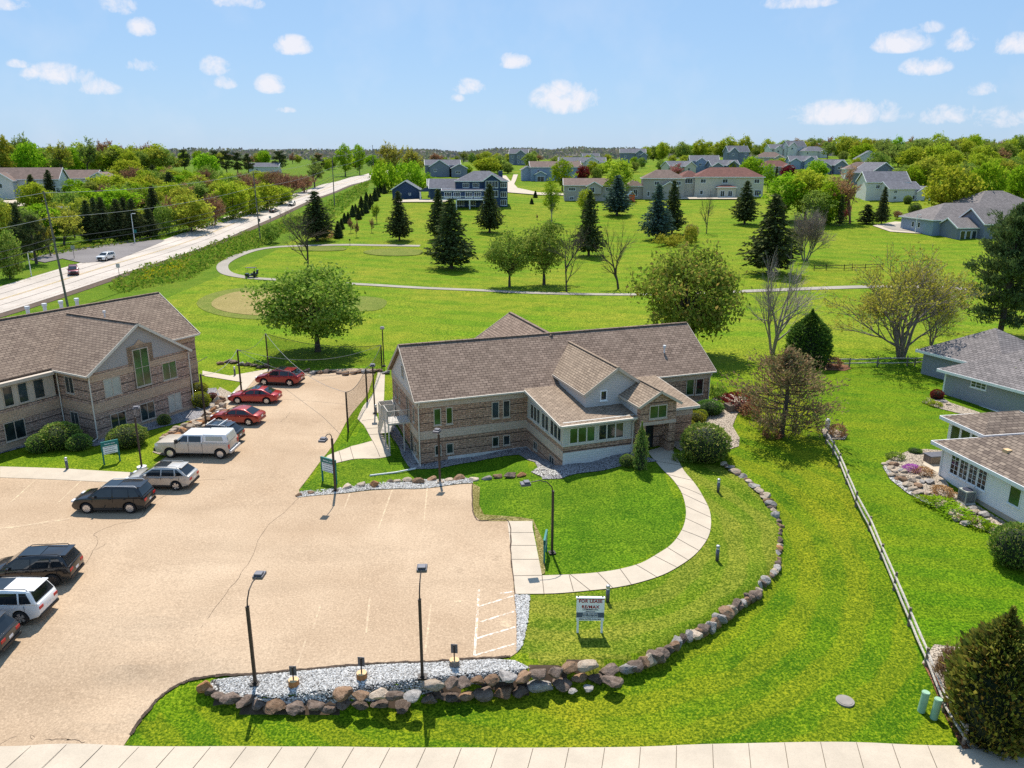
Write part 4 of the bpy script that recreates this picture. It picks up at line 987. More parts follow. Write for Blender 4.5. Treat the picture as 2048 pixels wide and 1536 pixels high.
for u0, v0, u1, v1, g in ((207, 788, 242, 757, 'blind'), (324, 756, 353, 722, 'glass_green_reflection'), (221, 855, 253, 829, 'glass'), (280, 838, 310, 807, 'glass'), (336, 818, 363, 790, 'blind')):
    a = FL.onv(u0, (v0 + v1) / 2, 0); b = FL.onv(u1, (v0 + v1) / 2, 0)
    zl, zh = {788: (3.45, 5.0), 756: (3.45, 5.15), 855: (.35, 1.85), 838: (.35, 1.95), 818: (.4, 1.98)}[v0]
    win(LB, (a[0], 0, zl), UX, -UY, b[0] - a[0], zh - zl, 2, 1, g, 'trim_tan', .06)
m = MB(); m.add([(3.75, -.07, 5.55), (6.25, -.07, 5.55), (6.25, -.07, 7.25), (5.5, -.07, 7.35), (5.0, -.07, 7.75), (4.5, -.07, 7.35), (3.75, -.07, 7.25)], [tuple(range(7))]); m.box(3.75, 4.15, -.07, 0, 5.4, 7.25); m.box(5.85, 6.25, -.07, 0, 5.4, 7.25); m.box(4.15, 5.85, -.07, 0, 6.95, 7.3); m.build('window_surround', M['block_tan_left'], LB)
win(LB, (4.2, -.08, 3.55), UX, -UY, 1.55, 3.4, 2, 2, 'glass_green_reflection', 'trim_tan', .07)
for z in (3.75, .6): win(LB, (0, 3.3, z), -UY, -UX, 1.1, 1.5, 2, 1, 'glass', 'trim_tan', .06)
for a in (-3.4, -8.5): win(LB, (a - 1.6, 4.4, .65), UX, -UY, 1.7, 1.6, 2, 1, 'glass', 'trim_tan', .06)
for u, v in ((-.1, -.12), (9.95, -.12), (-.12, 4.2)):
    m = MB(); m.tube([(u, v - .1, 5.6), (u, v, 5.3), (u, v, .25), (u - (1.6 if v < 0 and u < 0 else 0), v - .8, .08)], .055, 8); m.build('downspout', M['trim'], LB)
for u in (3.0, 4.6, 6.2, 7.8):
    m = MB(); m.tube([(u, 12.2, 8.0), (u, 12.2, 9.75)], .16, 10); m.tube([(u, 12.2, 9.7), (u, 12.2, 9.95)], .22, 10); m.build('roof_vent', M['white_metal'], LB)
m = MB(); m.tube([(7.9, 8.4, 8.2), (7.9, 8.4, 9.0)], .07, 10); m.tube([(7.9, 8.4, 8.85), (7.9, 8.4, 9.05)], .14, 10); m.build('roof_vent', M['white_metal'], LB)
m = MB(); p = FL.onv(9, 690, 3.4)
m.slab([(-13.5, -2.0, 5.4), (-9.2, -2.0, 5.4), (-13.5, 6.0, 9.1)], .14)
m.slab([(-14.2, 3.6, 8.6), (-9.3, 3.6, 5.5), (-9.3, 5.6, 6.0), (-14.2, 9.0, 8.9)], .16); m.build('side_roof', M['metal_roof'], LB)
m = MB(); m.tube([(9.95, .6, 5.2), (9.98, .8, 4.2), (10.0, .5, 3.4), (10.1, 1.2, 2.4)], .04, 6); m.tube([(9.97, 1.0, 5.4), (10.4, 2.2, 4.2), (11.6, 2.6, 3.2), (14.0, 2.2, 3.9)], .03, 6); m.build('service_cable', M['wire'], LB)
# ------------------------------------------------------------------ dwelling houses
def block(parent, u0, u1, v0, v1, z0, z1, roof, pitch, wall, rf, ov=.45, fascia='trim_white', names=('wall', 'roof', 'fascia')):
    """walls with a hip or gable roof; the ridge lies along the longer side (hip) or along u / v"""
    m = MB(); m.box(u0, u1, v0, v1, z0, z1)
    a0, a1, b0, b1 = u0 - ov, u1 + ov, v0 - ov, v1 + ov
    r = MB()
    W, D = a1 - a0, b1 - b0
    zt = z1 + .04
    if roof == 'hip':
        k = min(W, D) / 2; h = k * pitch
        p, q = ((a0 + k, (b0 + b1) / 2, zt + h), (a1 - k, (b0 + b1) / 2, zt + h)) if W >= D else (((a0 + a1) / 2, b0 + k, zt + h), ((a0 + a1) / 2, b1 - k, zt + h))
        e = [(a0, b0, zt), (a1, b0, zt), (a1, b1, zt), (a0, b1, zt)]
        if W >= D: r.add(e + [p, q], [(0, 1, 5, 4), (1, 2, 5), (2, 3, 4, 5), (3, 0, 4), (3, 2, 1, 0)])
        else: r.add(e + [p, q], [(0, 1, 4), (1, 2, 5, 4), (2, 3, 5), (3, 0, 4, 5), (3, 2, 1, 0)])
    elif roof == 'gable_u':
        c = (v0 + v1) / 2; h = D / 2 * pitch
        r.slab([(a0, b0, zt), (a1, b0, zt), (a1, c, zt + h), (a0, c, zt + h)], .16); r.slab([(a1, b1, zt), (a0, b1, zt), (a0, c, zt + h), (a1, c, zt + h)], .16)
        g = z1 + (v1 - v0) / 2 * pitch
        for u in (u0, u1): m.quad((u, v0, z1), (u, v1, z1), (u, c, g)) if u == u1 else m.quad((u, v1, z1), (u, v0, z1), (u, c, g))
    else:
        c = (u0 + u1) / 2; h = W / 2 * pitch
        r.slab([(a0, b1, zt), (a0, b0, zt), (c, b0, zt + h), (c, b1, zt + h)], .16); r.slab([(a1, b0, zt), (a1, b1, zt), (c, b1, zt + h), (c, b0, zt + h)], .16)
        g = z1 + (u1 - u0) / 2 * pitch
        for v in (v0, v1): m.quad((u0, v, z1), (u1, v, z1), (c, v, g)) if v == v0 else m.quad((u1, v, z1), (u0, v, z1), (c, v, g))
    m.build(names[0], M[wall], parent); r.build(names[1], M[rf], parent)
    f = MB()
    if roof == 'hip':
        for x0, x1, y0, y1 in ((a0, a1, b0 - .04, b0 + .02), (a0, a1, b1 - .02, b1 + .04), (a0 - .04, a0 + .02, b0, b1), (a1 - .02, a1 + .04, b0, b1)): f.box(x0, x1, y0, y1, zt - .22, zt + .03)
    elif roof == 'gable_u':
        for u in (a0 - .03, a1 + .03): rake(f, (u, b0, zt), (u, c, zt + h), .3, .08); rake(f, (u, b1, zt), (u, c, zt + h), .3, .08)
        for v in (b0 - .03, b1 + .03): f.box(a0, a1, v - .03, v + .03, zt - .2, zt - .01)
    else:
        for v in (b0 - .03, b1 + .03): rake(f, (a0, v, zt), (c, v, zt + h), .3, .08); rake(f, (a1, v, zt), (c, v, zt + h), .3, .08)
        for u in (a0 - .03, a1 + .03): f.box(u - .03, u + .03, b0, b1, zt - .2, zt - .01)
    f.build(names[2], M[fascia], parent)
def fwin(parent, u, v, z, w=1.2, h=1.4, face='front', cols=2, rows=1, g='glass_far', fr='trim_white', name='window', fw=.12):
    if face == 'front': return win(parent, (u, v, z), UX, -UY, w, h, cols, rows, g, fr, fw, True, name, .08, .07)
    if face == 'left': return win(parent, (u, v + w, z), -UY, -UX, w, h, cols, rows, g, fr, fw, True, name, .08, .07)
    return win(parent, (u, v, z), UY, UX, w, h, cols, rows, g, fr, fw, True, name, .08, .07)

# white house at the right edge
FW = Frame(30.75, 52.4, 10.0)
WH = empty('white_house', (FW.o[0], FW.o[1], 0), FW.a, 'white sided house with brown hipped roof at the right edge', 'house')
block(WH, 0, 11, -24, 0, .9, 3.45, 'hip', .42, 'siding_white', 'shingle_white_house', .55)
m = MB(); m.box(.05, 10.9, -7.2, -.05, -1.5, .9); m.build('foundation', M['trim_tan'], WH)
m = MB(); m.box(.02, .06, -16, -7.2, -2, .95); m.box(.06, 10.9, -23.9, -7.2, -2, .9); m.build('brick_base', M['brick_red'], WH)
for k in range(4): win(WH, (0, -1.0 - k * .86, 1.65), -UY, -UX, .82, 1.45, 2, 4, 'glass', 'trim_white', .06, True, 'window', .03)
win(WH, (0, -6.3, 1.75), -UY, -UX, .95, 1.25, 1, 1, 'glass_green_reflection', 'trim_white', .06)
win(WH, (.02, -8.2, -1.0), -UY, -UX, 1.1, 1.2, 2, 2, 'glass', 'trim_white', .07)
m = MB(); m.tube([(-.35, -.05, 3.35), (-.05, -.12, 3.0), (-.05, -.12, .2)], .06, 8); m.build('downspout', M['white_metal'], WH)
m = MB(); m.box(1.2, 1.6, -4.3, -3.9, 4.0, 4.45); m.build('roof_vent', M['wood_cut'], WH)
block(WH, 3.8, 9.8, 0.6, 4.2, 1.0, 3.75, 'hip', .4, 'siding_white', 'shingle_white_house', .5, names=('sunroom_wall', 'sunroom_roof', 'sunroom_fascia'))
for k in range(3): win(WH, (3.8, 3.9 - k * 1.05, 1.5), -UY, -UX, 1.0, 1.9, 1, 1, 'glass', 'trim_white', .07)
for k in range(2): win(WH, (4.2 + k * 1.3, .6, 1.6), UX, -UY, 1.2, 1.8, 1, 1, 'glass', 'trim_white', .07)
# grey house behind it
FG = Frame(40.7, 70.8, 24.5)
GH = empty('grey_house', (FG.o[0], FG.o[1], 0), FG.a, 'grey sided house with white trim behind the white house', 'house')
block(GH, 0, 12, -14, 0, 1.35, 3.9, 'hip', .52, 'siding_grey', 'shingle_grey', .55)
m = MB(); m.box(.05, 11.9, -13.9, -.05, -1, 1.35); m.build('brick_base', M['brick_red'], GH)
m = MB(); m.box(-.05, 0, -14, .05, 1.3, 1.5); m.box(-.05, .1, -.1, .05, 1.3, 3.9); m.build('corner_trim', M['trim_white'], GH)
win(GH, (0, -2.6, 3.0), -UY, -UX, 1.5, .62, 3, 2, 'glass', 'trim_white', .07)
win(GH, (.05, -1.6, .15), -UY, -UX, 1.1, 1.0, 2, 2, 'glass', 'trim_white', .07)
block(GH, 4.5, 13, -2.5, 6, 1.35, 4.0, 'hip', .58, 'siding_grey', 'shingle_grey', .55, names=('rear_wall', 'rear_roof', 'rear_fascia'))
# blue-grey house farther back on the right
p = at(1863, 472); FX = Frame(p.x, p.y, 6)
XH = empty('hip_roofed_house', (FX.o[0], FX.o[1], p.z), FX.a, 'blue grey house with big hipped roof behind the white pine', 'house')
block(XH, 0, 24, 0, 14, -2, 4.0, 'hip', .5, 'siding_blue', 'shingle_grey', .6)
block(XH, 14, 38, 5, 24, -2, 5.0, 'hip', .55, 'siding_blue', 'shingle_grey', .6, names=('rear_wall', 'rear_roof', 'rear_fascia'))
block(XH, 7.5, 26, -9, 1.5, -3, 3.6, 'gable_u', .62, 'siding_slate', 'shingle_grey', .5, names=('wing_wall', 'wing_roof', 'wing_fascia'))
block(XH, 2.0, 7.5, -7, 1, -3, 2.6, 'gable_u', .5, 'siding_slate', 'shingle_grey', .35, names=('porch_wall', 'porch_roof', 'porch_fascia'))
for k in range(3): win(XH, (2.8 + k * 1.5, -7, -.6), UX, -UY, 1.3, 2.5, 1, 1, 'glass', 'trim_white', .09)
for k in range(3): win(XH, (9.5 + k * 1.7, -9, 2.2), UX, -UY, 1.6, .8, 2, 1, 'glass', 'trim_white', .09)
for k in range(2): win(XH, (0, 9 - k * 2.6, 1.6), -UY, -UX, 1.0, 1.4, 1, 1, 'glass', 'trim_white', .08)

def house(px, yaw, label, blocks, wall, roof, wins, name='house', zoff=0.0, base=None, fascia='trim_white'):
    """a dwelling standing on the ground seen at pixel px; blocks and windows in its own metres"""
    p = at(*px) if base is None else base
    h = empty(name, (p.x, p.y, p.z + zoff), R(yaw), label, 'house')
    nm = [('wall', 'roof', 'fascia'), ('garage_wall', 'garage_roof', 'garage_fascia'), ('gable_wall', 'gable_roof', 'gable_fascia'), ('porch_wall', 'porch_roof', 'porch_fascia'), ('wing_wall', 'wing_roof', 'wing_fascia')]
    for k, b in enumerate(blocks):
        b = list(b); w = wall; rf = roof
        if len(b) > 8: w = b[8]
        if len(b) > 9: rf = b[9]
        block(h, *b[:6], b[6], b[7], w, rf, .45, fascia, names=nm[k % 5])
    for w in wins: fwin(h, *w)
    return h
def row(u0, step, n, v, z, w=1.3, h=1.5, **k): return [(u0 + i * step, v, z, w, h) for i in range(n)]

# the navy house with its sheds, beyond the golf course
NV = house((960, 414), 3, 'large navy blue house with grey roof and balcony beyond the spruces',
     [(-8, 9.5, 0, 12, 0, 8.6, 'hip', .5), (-17, -7.9, 2.0, 11, 2.6, 6.2, 'gable_u', .62), (1.5, 6.8, -1.4, 2, 0, 8.8, 'gable_v', .7), (-12.5, 1.4, -2.6, 0, 2.8, 5.6, 'gable_u', .34)], 'siding_navy', 'shingle_far_grey',
     [(u, 0, z, 2.2, 1.6, 'front', 3) for u in (-5.8, -2.4, 7.0) for z in (6.4,)] + [(7.0, 0, z, 2.2, 1.9, 'front', 3) for z in (3.2, .5)] + [(u, -2.62, 3.2, 2.4, 1.9, 'front', 3) for u in (-12, -9, -5, -2)] +
     [(2.0, -1.42, 3.4, 4.2, 2.2, 'front', 4), (2.0, -1.42, 6.4, 4.2, 2.3, 'front', 4), (-8, -.02, .4, 2.6, 2.0, 'front', 3), (-4, -.02, .4, 2.6, 2.0, 'front', 3), (-17.02, 5.5, 4.0, 1.3, 1.6, 'left', 1)])
m = MB(); m.box(-13, 1.4, -5.2, -2.6, 2.55, 2.8); m.build('balcony', M['trim_white'], NV)
m = MB()
for i in range(40): m.box(-13 + i * .36, -12.94 + i * .36, -5.18, -5.12, 2.8, 3.75)
m.box(-13, 1.4, -5.2, -5.1, 3.75, 3.85); m.build('railing', M['trim_white'], NV)
for u in (-12.8, -8, -3.5, 1.2):
    m = MB(); m.box(u - .15, u + .15, -5.1, -4.8, -.5, 2.55); m.build('post', M['trim_white'], NV)
m = MB(); m.box(6.6, 8.0, 4.6, 6.0, 8, 11.9); m.build('chimney', M['siding_navy'], NV)
house((812, 398), 3, 'small navy blue shed with grey gable roof left of the navy house', [(-5, 5, 0, 8, -.5, 3.4, 'gable_v', .6)], 'siding_navy', 'shingle_far_grey', [(-2.6, 0, 1.4, .9, .8, 'front', 1), (1.0, 0, 1.4, .9, .8, 'front', 1), (5, 2, .2, 1.0, 2.2, 'right', 1)], 'shed')
p = at(856, 400)
GZ_ = empty('pavilion', p, R(3), 'open pavilion with blue gable and white posts beside the shed', 'pavilion')
m = MB(); m.slab([(-3.4, 4, 3.0), (-3.4, 0, 3.0), (0, 0, 5.0), (0, 4, 5.0)], .15); m.slab([(3.4, 0, 3.0), (3.4, 4, 3.0), (0, 4, 5.0), (0, 0, 5.0)], .15); m.build('roof', M['shingle_far_grey'], GZ_)
m = MB(); m.quad((-3, .1, 3.0), (3, .1, 3.0), (0, .1, 4.75)); m.build('gable', M['siding_navy'], GZ_)
for x, y in ((-2.8, .2), (2.8, .2), (-2.8, 3.8), (2.8, 3.8)):
    m = MB(); m.box(x - .18, x + .18, y - .18, y + .18, -.4, 3.0); m.build('post', M['trim_white'], GZ_)
# houses around the course
house((1172, 402), -2, 'low tan house with pinkish brown roof and small balcony gable', [(-8, 10, 0, 11, -.5, 5.6, 'gable_u', .4), (.2, 5.4, -1.4, 3, 2.6, 5.3, 'gable_v', .55)], 'siding_taupe', 'shingle_far_tan',
      [(-6.5, 0, 3.6, 2.6, 1.2, 'front', 3), (-6.0, 0, .3, 1.5, 1.3, 'front', 2), (1.0, -1.42, 3.0, 2.0, 2.0, 'front', 2), (7.0, 0, 3.6, 1.2, 1.2, 'front', 1), (7.0, 0, -.2, 1.8, 2.1, 'front', 2), (-8, 4, 3.4, 1.2, 1.3, 'left', 1)])
house((1318, 398), -4, 'grey two storey house with tan hipped roof behind the twin spruces', [(-6, 9, 0, 10, -.5, 7.4, 'hip', .55), (-12, -6, 1, 9, -.5, 4.6, 'hip', .7), (1.0, 6, -1.2, 2, -.5, 4.6, 'gable_v', .6)], 'siding_taupe', 'shingle_far_tan',
      [(-2, 0, 5.0, 1.8, 1.4, 'front', 2), (6, 0, 5.0, 1.8, 1.4, 'front', 2), (-9.5, 1, .8, 1.6, 2.6, 'front', 2), (-4.5, 0, 1.0, 1.0, 1.8, 'front', 1), (-2, 0, 1.0, 1.4, 1.8, 'front', 2)])
house((1385, 388), 8, 'cream house with red hipped roof and side tower between the tan houses', [(-6, 5, 0, 9, -.5, 5.4, 'hip', .65), (2, 9, -2, 6, -.5, 4.0, 'hip', .8), (-12, -6, 1, 8, -.5, 3.6, 'hip', .8)], 'siding_cream', 'shingle_far_red',
      [(-2.5, 0, 3.6, 1.0, 1.2, 'front', 1), (.5, 0, 3.6, 1.0, 1.2, 'front', 1), (4, -2, .6, 1.6, 2.2, 'front', 2), (-4, 0, .4, 1.4, 2.0, 'front', 2)])
MH = house((1448, 394), -5, 'large cream house with reddish hipped roof facing the fairway', [(-11, 14, 0, 12, -.5, 7.2, 'hip', .52), (-16, -10, 1.5, 10, -.5, 7.0, 'hip', .7), (-22, -15, 2, 9, -.5, 3.8, 'hip', .8), (-3, 3.5, -3.0, .5, -.5, 3.6, 'hip', .35)], 'siding_cream', 'shingle_far_red',
      [(u, 0, 5.0, 2.0, 1.5, 'front', 2) for u in (-9, -1, 10.5)] + [(-14.5, 1.5, 4.8, 2.8, 1.8, 'front', 3), (-9, 0, .8, 1.2, 1.6, 'front', 1), (11, 0, .4, 2.4, 2.2, 'front', 3), (-2, -3.02, .2, 1.6, 2.2, 'front', 2), (.8, -3.02, .2, 1.6, 2.2, 'front', 2), (-20, 2, .8, 1.0, 1.2, 'front', 1)])
house((890, 352), 8, 'slate blue house with long grey roofs behind the navy house', [(-10, 8, 0, 10, -1, 5.5, 'gable_u', .5), (-8, 2, -5, 1, -1, 4.8, 'gable_v', .62), (3, 11, -8, 0, -1, 4.0, 'gable_v', .5)], 'siding_slate', 'shingle_far_grey', [(-6, -5.02, 2.2, 1.6, 1.4, 'front', 2), (5, -8.02, 1.2, 2.6, 1.5, 'front', 3)])
house((868, 396), 6, 'grey house with low hipped roof beside the bright bushes', [(-2, 12, 4, 14, -1, 4.4, 'gable_u', .42), (6, 14, -1, 6, -1, 4.0, 'gable_v', .5)], 'siding_slate', 'shingle_far_grey', [(8, -1.02, 1.4, 3.0, 1.4, 'front', 3)])
house((1038, 330), -8, 'dark blue two storey house with white windows at the end of the street', [(-7, 6, 0, 10, -1, 7.6, 'gable_u', .6), (-1.5, 4.5, -1.6, 2, -1, 7.6, 'gable_v', .75)], 'siding_slate', 'shingle_far_grey', [(u, 0, z, 1.5, 1.6, 'front', 2) for u in (-5.5,) for z in (1.2, 4.6)] + [(u, -1.62, z, 1.4, 1.6, 'front', 2) for u in (-.9, 2.2) for z in (1.2, 4.6)])
house((1095, 362), 4, 'pale blue grey house with brown gable roof right of the street', [(-8, 16, 0, 11, -1, 6.4, 'gable_u', .45), (-6, -1, -2, 1, -1, 3.2, 'gable_v', .5), (-12, -7, 3, 10, -1, 5.2, 'gable_v', .6)], 'siding_blue', 'shingle_far_tan', [(-5, 0, 3.8, 1.0, 1.4, 'front', 1), (2, 0, 3.8, 1.0, 1.4, 'front', 1), (-5.2, -2.02, -.2, 3.4, 2.4, 'front', 2)])
house((1160, 345), -4, 'grey house with long low roof behind the green ash tree', [(-12, 14, 0, 10, -1, 5.5, 'gable_u', .5), (3, 10, -1.5, 2, 1, 6.2, 'gable_v', .6)], 'siding_pale', 'shingle_far_grey', [(-6, 0, 2, 1.4, 1.4, 'front', 2), (8, 0, 2, 1.4, 1.4, 'front', 2)])
house((1182, 326), 4, 'white house with pale gable roof below the far wood', [(-8, 8, 0, 9, -1, 6.0, 'gable_u', .6), (-3, 3, -1.5, 2, -1, 6.0, 'gable_v', .7)], 'siding_pale', 'shingle_far_grey', [(-6, 0, 3, 1.4, 1.4, 'front', 2)])
house((1265, 326), -6, 'grey house with twin white edged gables among yellow trees', [(-9, 9, 0, 10, -1, 7.0, 'gable_u', .55), (2, 8, -1.6, 2, -1, 6.6, 'gable_v', .75), (5.5, 10, -3.0, 1, -1, 5.4, 'gable_v', .75)], 'siding_slate', 'shingle_far_grey', [(-6, 0, 4, 1.4, 1.4, 'front', 2), (4, -1.62, 5, 1.4, 1.4, 'front', 2)])
for px, yaw, lab, wl, rf, kind in (
    ((1408, 346), -5, 'blue two storey house behind the reddish roofed house', 'siding_blue', 'shingle_far_grey', 0),
    ((1450, 348), 6, 'dark slate house with white gables right of the blue house', 'siding_slate', 'shingle_far_grey', 1),
    ((1365, 350), 20, 'cream house with dark gable left of the blue house', 'siding_cream', 'shingle_far_grey', 1),
    ((1476, 330), 8, 'slate house with steep roof above the blue house', 'siding_slate', 'shingle_far_grey', 2),
    ((1553, 352), 4, 'taupe house with pinkish hipped roof beside the dark red tree', 'siding_taupe', 'shingle_far_red', 3),
    ((1540, 330), -8, 'low brown house with tan roof under the brown hilltop trees', 'siding_taupe', 'shingle_far_tan', 3),
    ((1560, 316), 6, 'pale house with grey roof and round dormer on the hill', 'siding_pale', 'shingle_far_grey', 0),
    ((1592, 316), 12, 'tall pale grey house on the hill with steep gable', 'siding_pale', 'shingle_far_grey', 2),
    ((1606, 338), -4, 'blue house with wide gable below the tall pale house', 'siding_blue', 'shingle_far_grey', 1),
    ((1632, 316), 10, 'white house with dark hipped roof on the hilltop', 'siding_pale', 'shingle_far_grey', 3),
    ((1662, 310), -6, 'white house with upper balcony highest on the hill', 'siding_pale', 'shingle_far_tan', 2),
    ((1664, 348), 5, 'grey house with white gable above the bright maples', 'siding_slate', 'shingle_far_grey', 1),
    ((1735, 338), -18, 'white gabled house with chimney below the brown oaks', 'siding_pale', 'shingle_far_grey', 4),
    ((1765, 372), 14, 'dark blue gabled house between brown and lime trees', 'siding_slate', 'shingle_far_grey', 4),
    ((1728, 358), -12, 'pale house with light roof left of the dark blue gable', 'siding_pale', 'shingle_far_tan', 3)):
    B_ = [[(-8, 8, 0, 10, -2, 6.8, 'gable_u', .55), (-5, 1, -1.6, 2, -2, 6.2, 'gable_v', .7)], [(-8, 8, 0, 10, -2, 4.6, 'gable_u', .55), (0, 7, -2.5, 2, -2, 4.6, 'gable_v', .7), (-8, -2, -1.2, 2, -2, 4.2, 'gable_v', .6)],
          [(-7, 7, 0, 9, -2, 8.2, 'gable_u', .8), (-7, -1, -1.5, 2, -2, 8.0, 'gable_v', .9)], [(-9, 9, 0, 11, -2, 4.8, 'hip', .55), (2, 8, -2, 2, -2, 4.2, 'gable_v', .6)], [(-7, 7, 0, 13, -2, 5.6, 'gable_v', .62), (3, 10, -3, 6, -2, 3.6, 'gable_v', .5)]][kind]
    f = B_[0]; z2 = f[5] - 2.2
    W_ = [(u, 0, z2, 1.4, 1.5, 'front', 2) for u in (f[0] + 1.2, f[1] - 2.8)] + ([(u, 0, .6, 1.4, 1.5, 'front', 2) for u in (f[0] + 1.2, f[1] - 2.8)] if f[5] > 6 else []) + [(B_[1][0] + 1.6, B_[1][2] - .02, B_[1][5] - 2.2, 1.6, 1.5, 'front', 2)]
    house(px, yaw, lab, B_, wl, rf, W_).scale = (.92, .92, .92)
WD = house((1812, 402), 6, 'white house with grey roof and deck beyond the lime maples', [(-8, 6, 0, 11, -1, 5.0, 'gable_u', .5), (4, 11, -1, 9, -1, 3.8, 'gable_v', .6)], 'siding_pale', 'shingle_far_grey', [(-6, 0, 3.2, 1.4, 1.3, 'front', 2), (-1, 0, .4, 2.4, 2.0, 'front', 3), (2.6, 0, .4, 1.2, 2.0, 'front', 1), (-6, 0, .6, 1.4, 1.5, 'front', 2)])
house((1772, 400), -6, 'white house with pale roof half hidden behind the dark spruce', [(-7, 7, 0, 11, -1, 6.0, 'gable_u', .6)], 'siding_pale', 'shingle_far_grey', [(-4, 0, 3.8, 1.4, 1.3, 'front', 2), (2, 0, 3.8, 1.4, 1.3, 'front', 2), (3, 0, .5, 2.2, 1.9, 'front', 2)])
WD.scale = (.8, .8, .8)
# houses across the road on the left
house((45, 396), 14, 'grey roofed house with red window head behind the left pines', [(-9, 12, 0, 12, -1, 6.2, 'gable_u', .6), (-8, -1, -4, 2, -1, 5.8, 'gable_v', .7), (-15, -8, 2, 10, -1, 4, 'gable_v', .7)], 'siding_pale', 'shingle_far_tan', [(-6, -4.02, 3.4, 1.8, 1.6, 'front', 2), (3, 0, 3.4, 1.6, 1.5, 'front', 2)])
house((160, 390), 10, 'white and grey house with brown roof behind the bright green tree', [(-12, 6, 0, 11, -1, 6.0, 'gable_u', .5), (-12, -4, -4, 2, -1, 4.6, 'gable_v', .6), (4, 12, -2, 8, -1, 6.0, 'gable_v', .5)], 'siding_pale', 'shingle_far_tan', [(5.4, -2.02, 3.2, 1.2, 2.0, 'front', 1), (9.2, -2.02, 3.2, 1.2, 2.0, 'front', 1), (-10, -4.02, 1.4, 2.4, 1.4, 'front', 3)])
house((95, 452), -20, 'low house with wide grey roof close behind the roadside trees', [(-11, 12, 0, 13, -1, 2.8, 'hip', .36)], 'siding_taupe', 'shingle_far_grey', [(-6, 0, .6, 1.6, 1.3, 'front', 2)])
house((528, 345), 4, 'small far house with grey roof beyond the left field', [(-9, 9, 0, 9, -1, 3.4, 'gable_u', .5)], 'siding_pale', 'shingle_far_grey', [(-5, 0, 1, 1.4, 1.2, 'front', 2)])
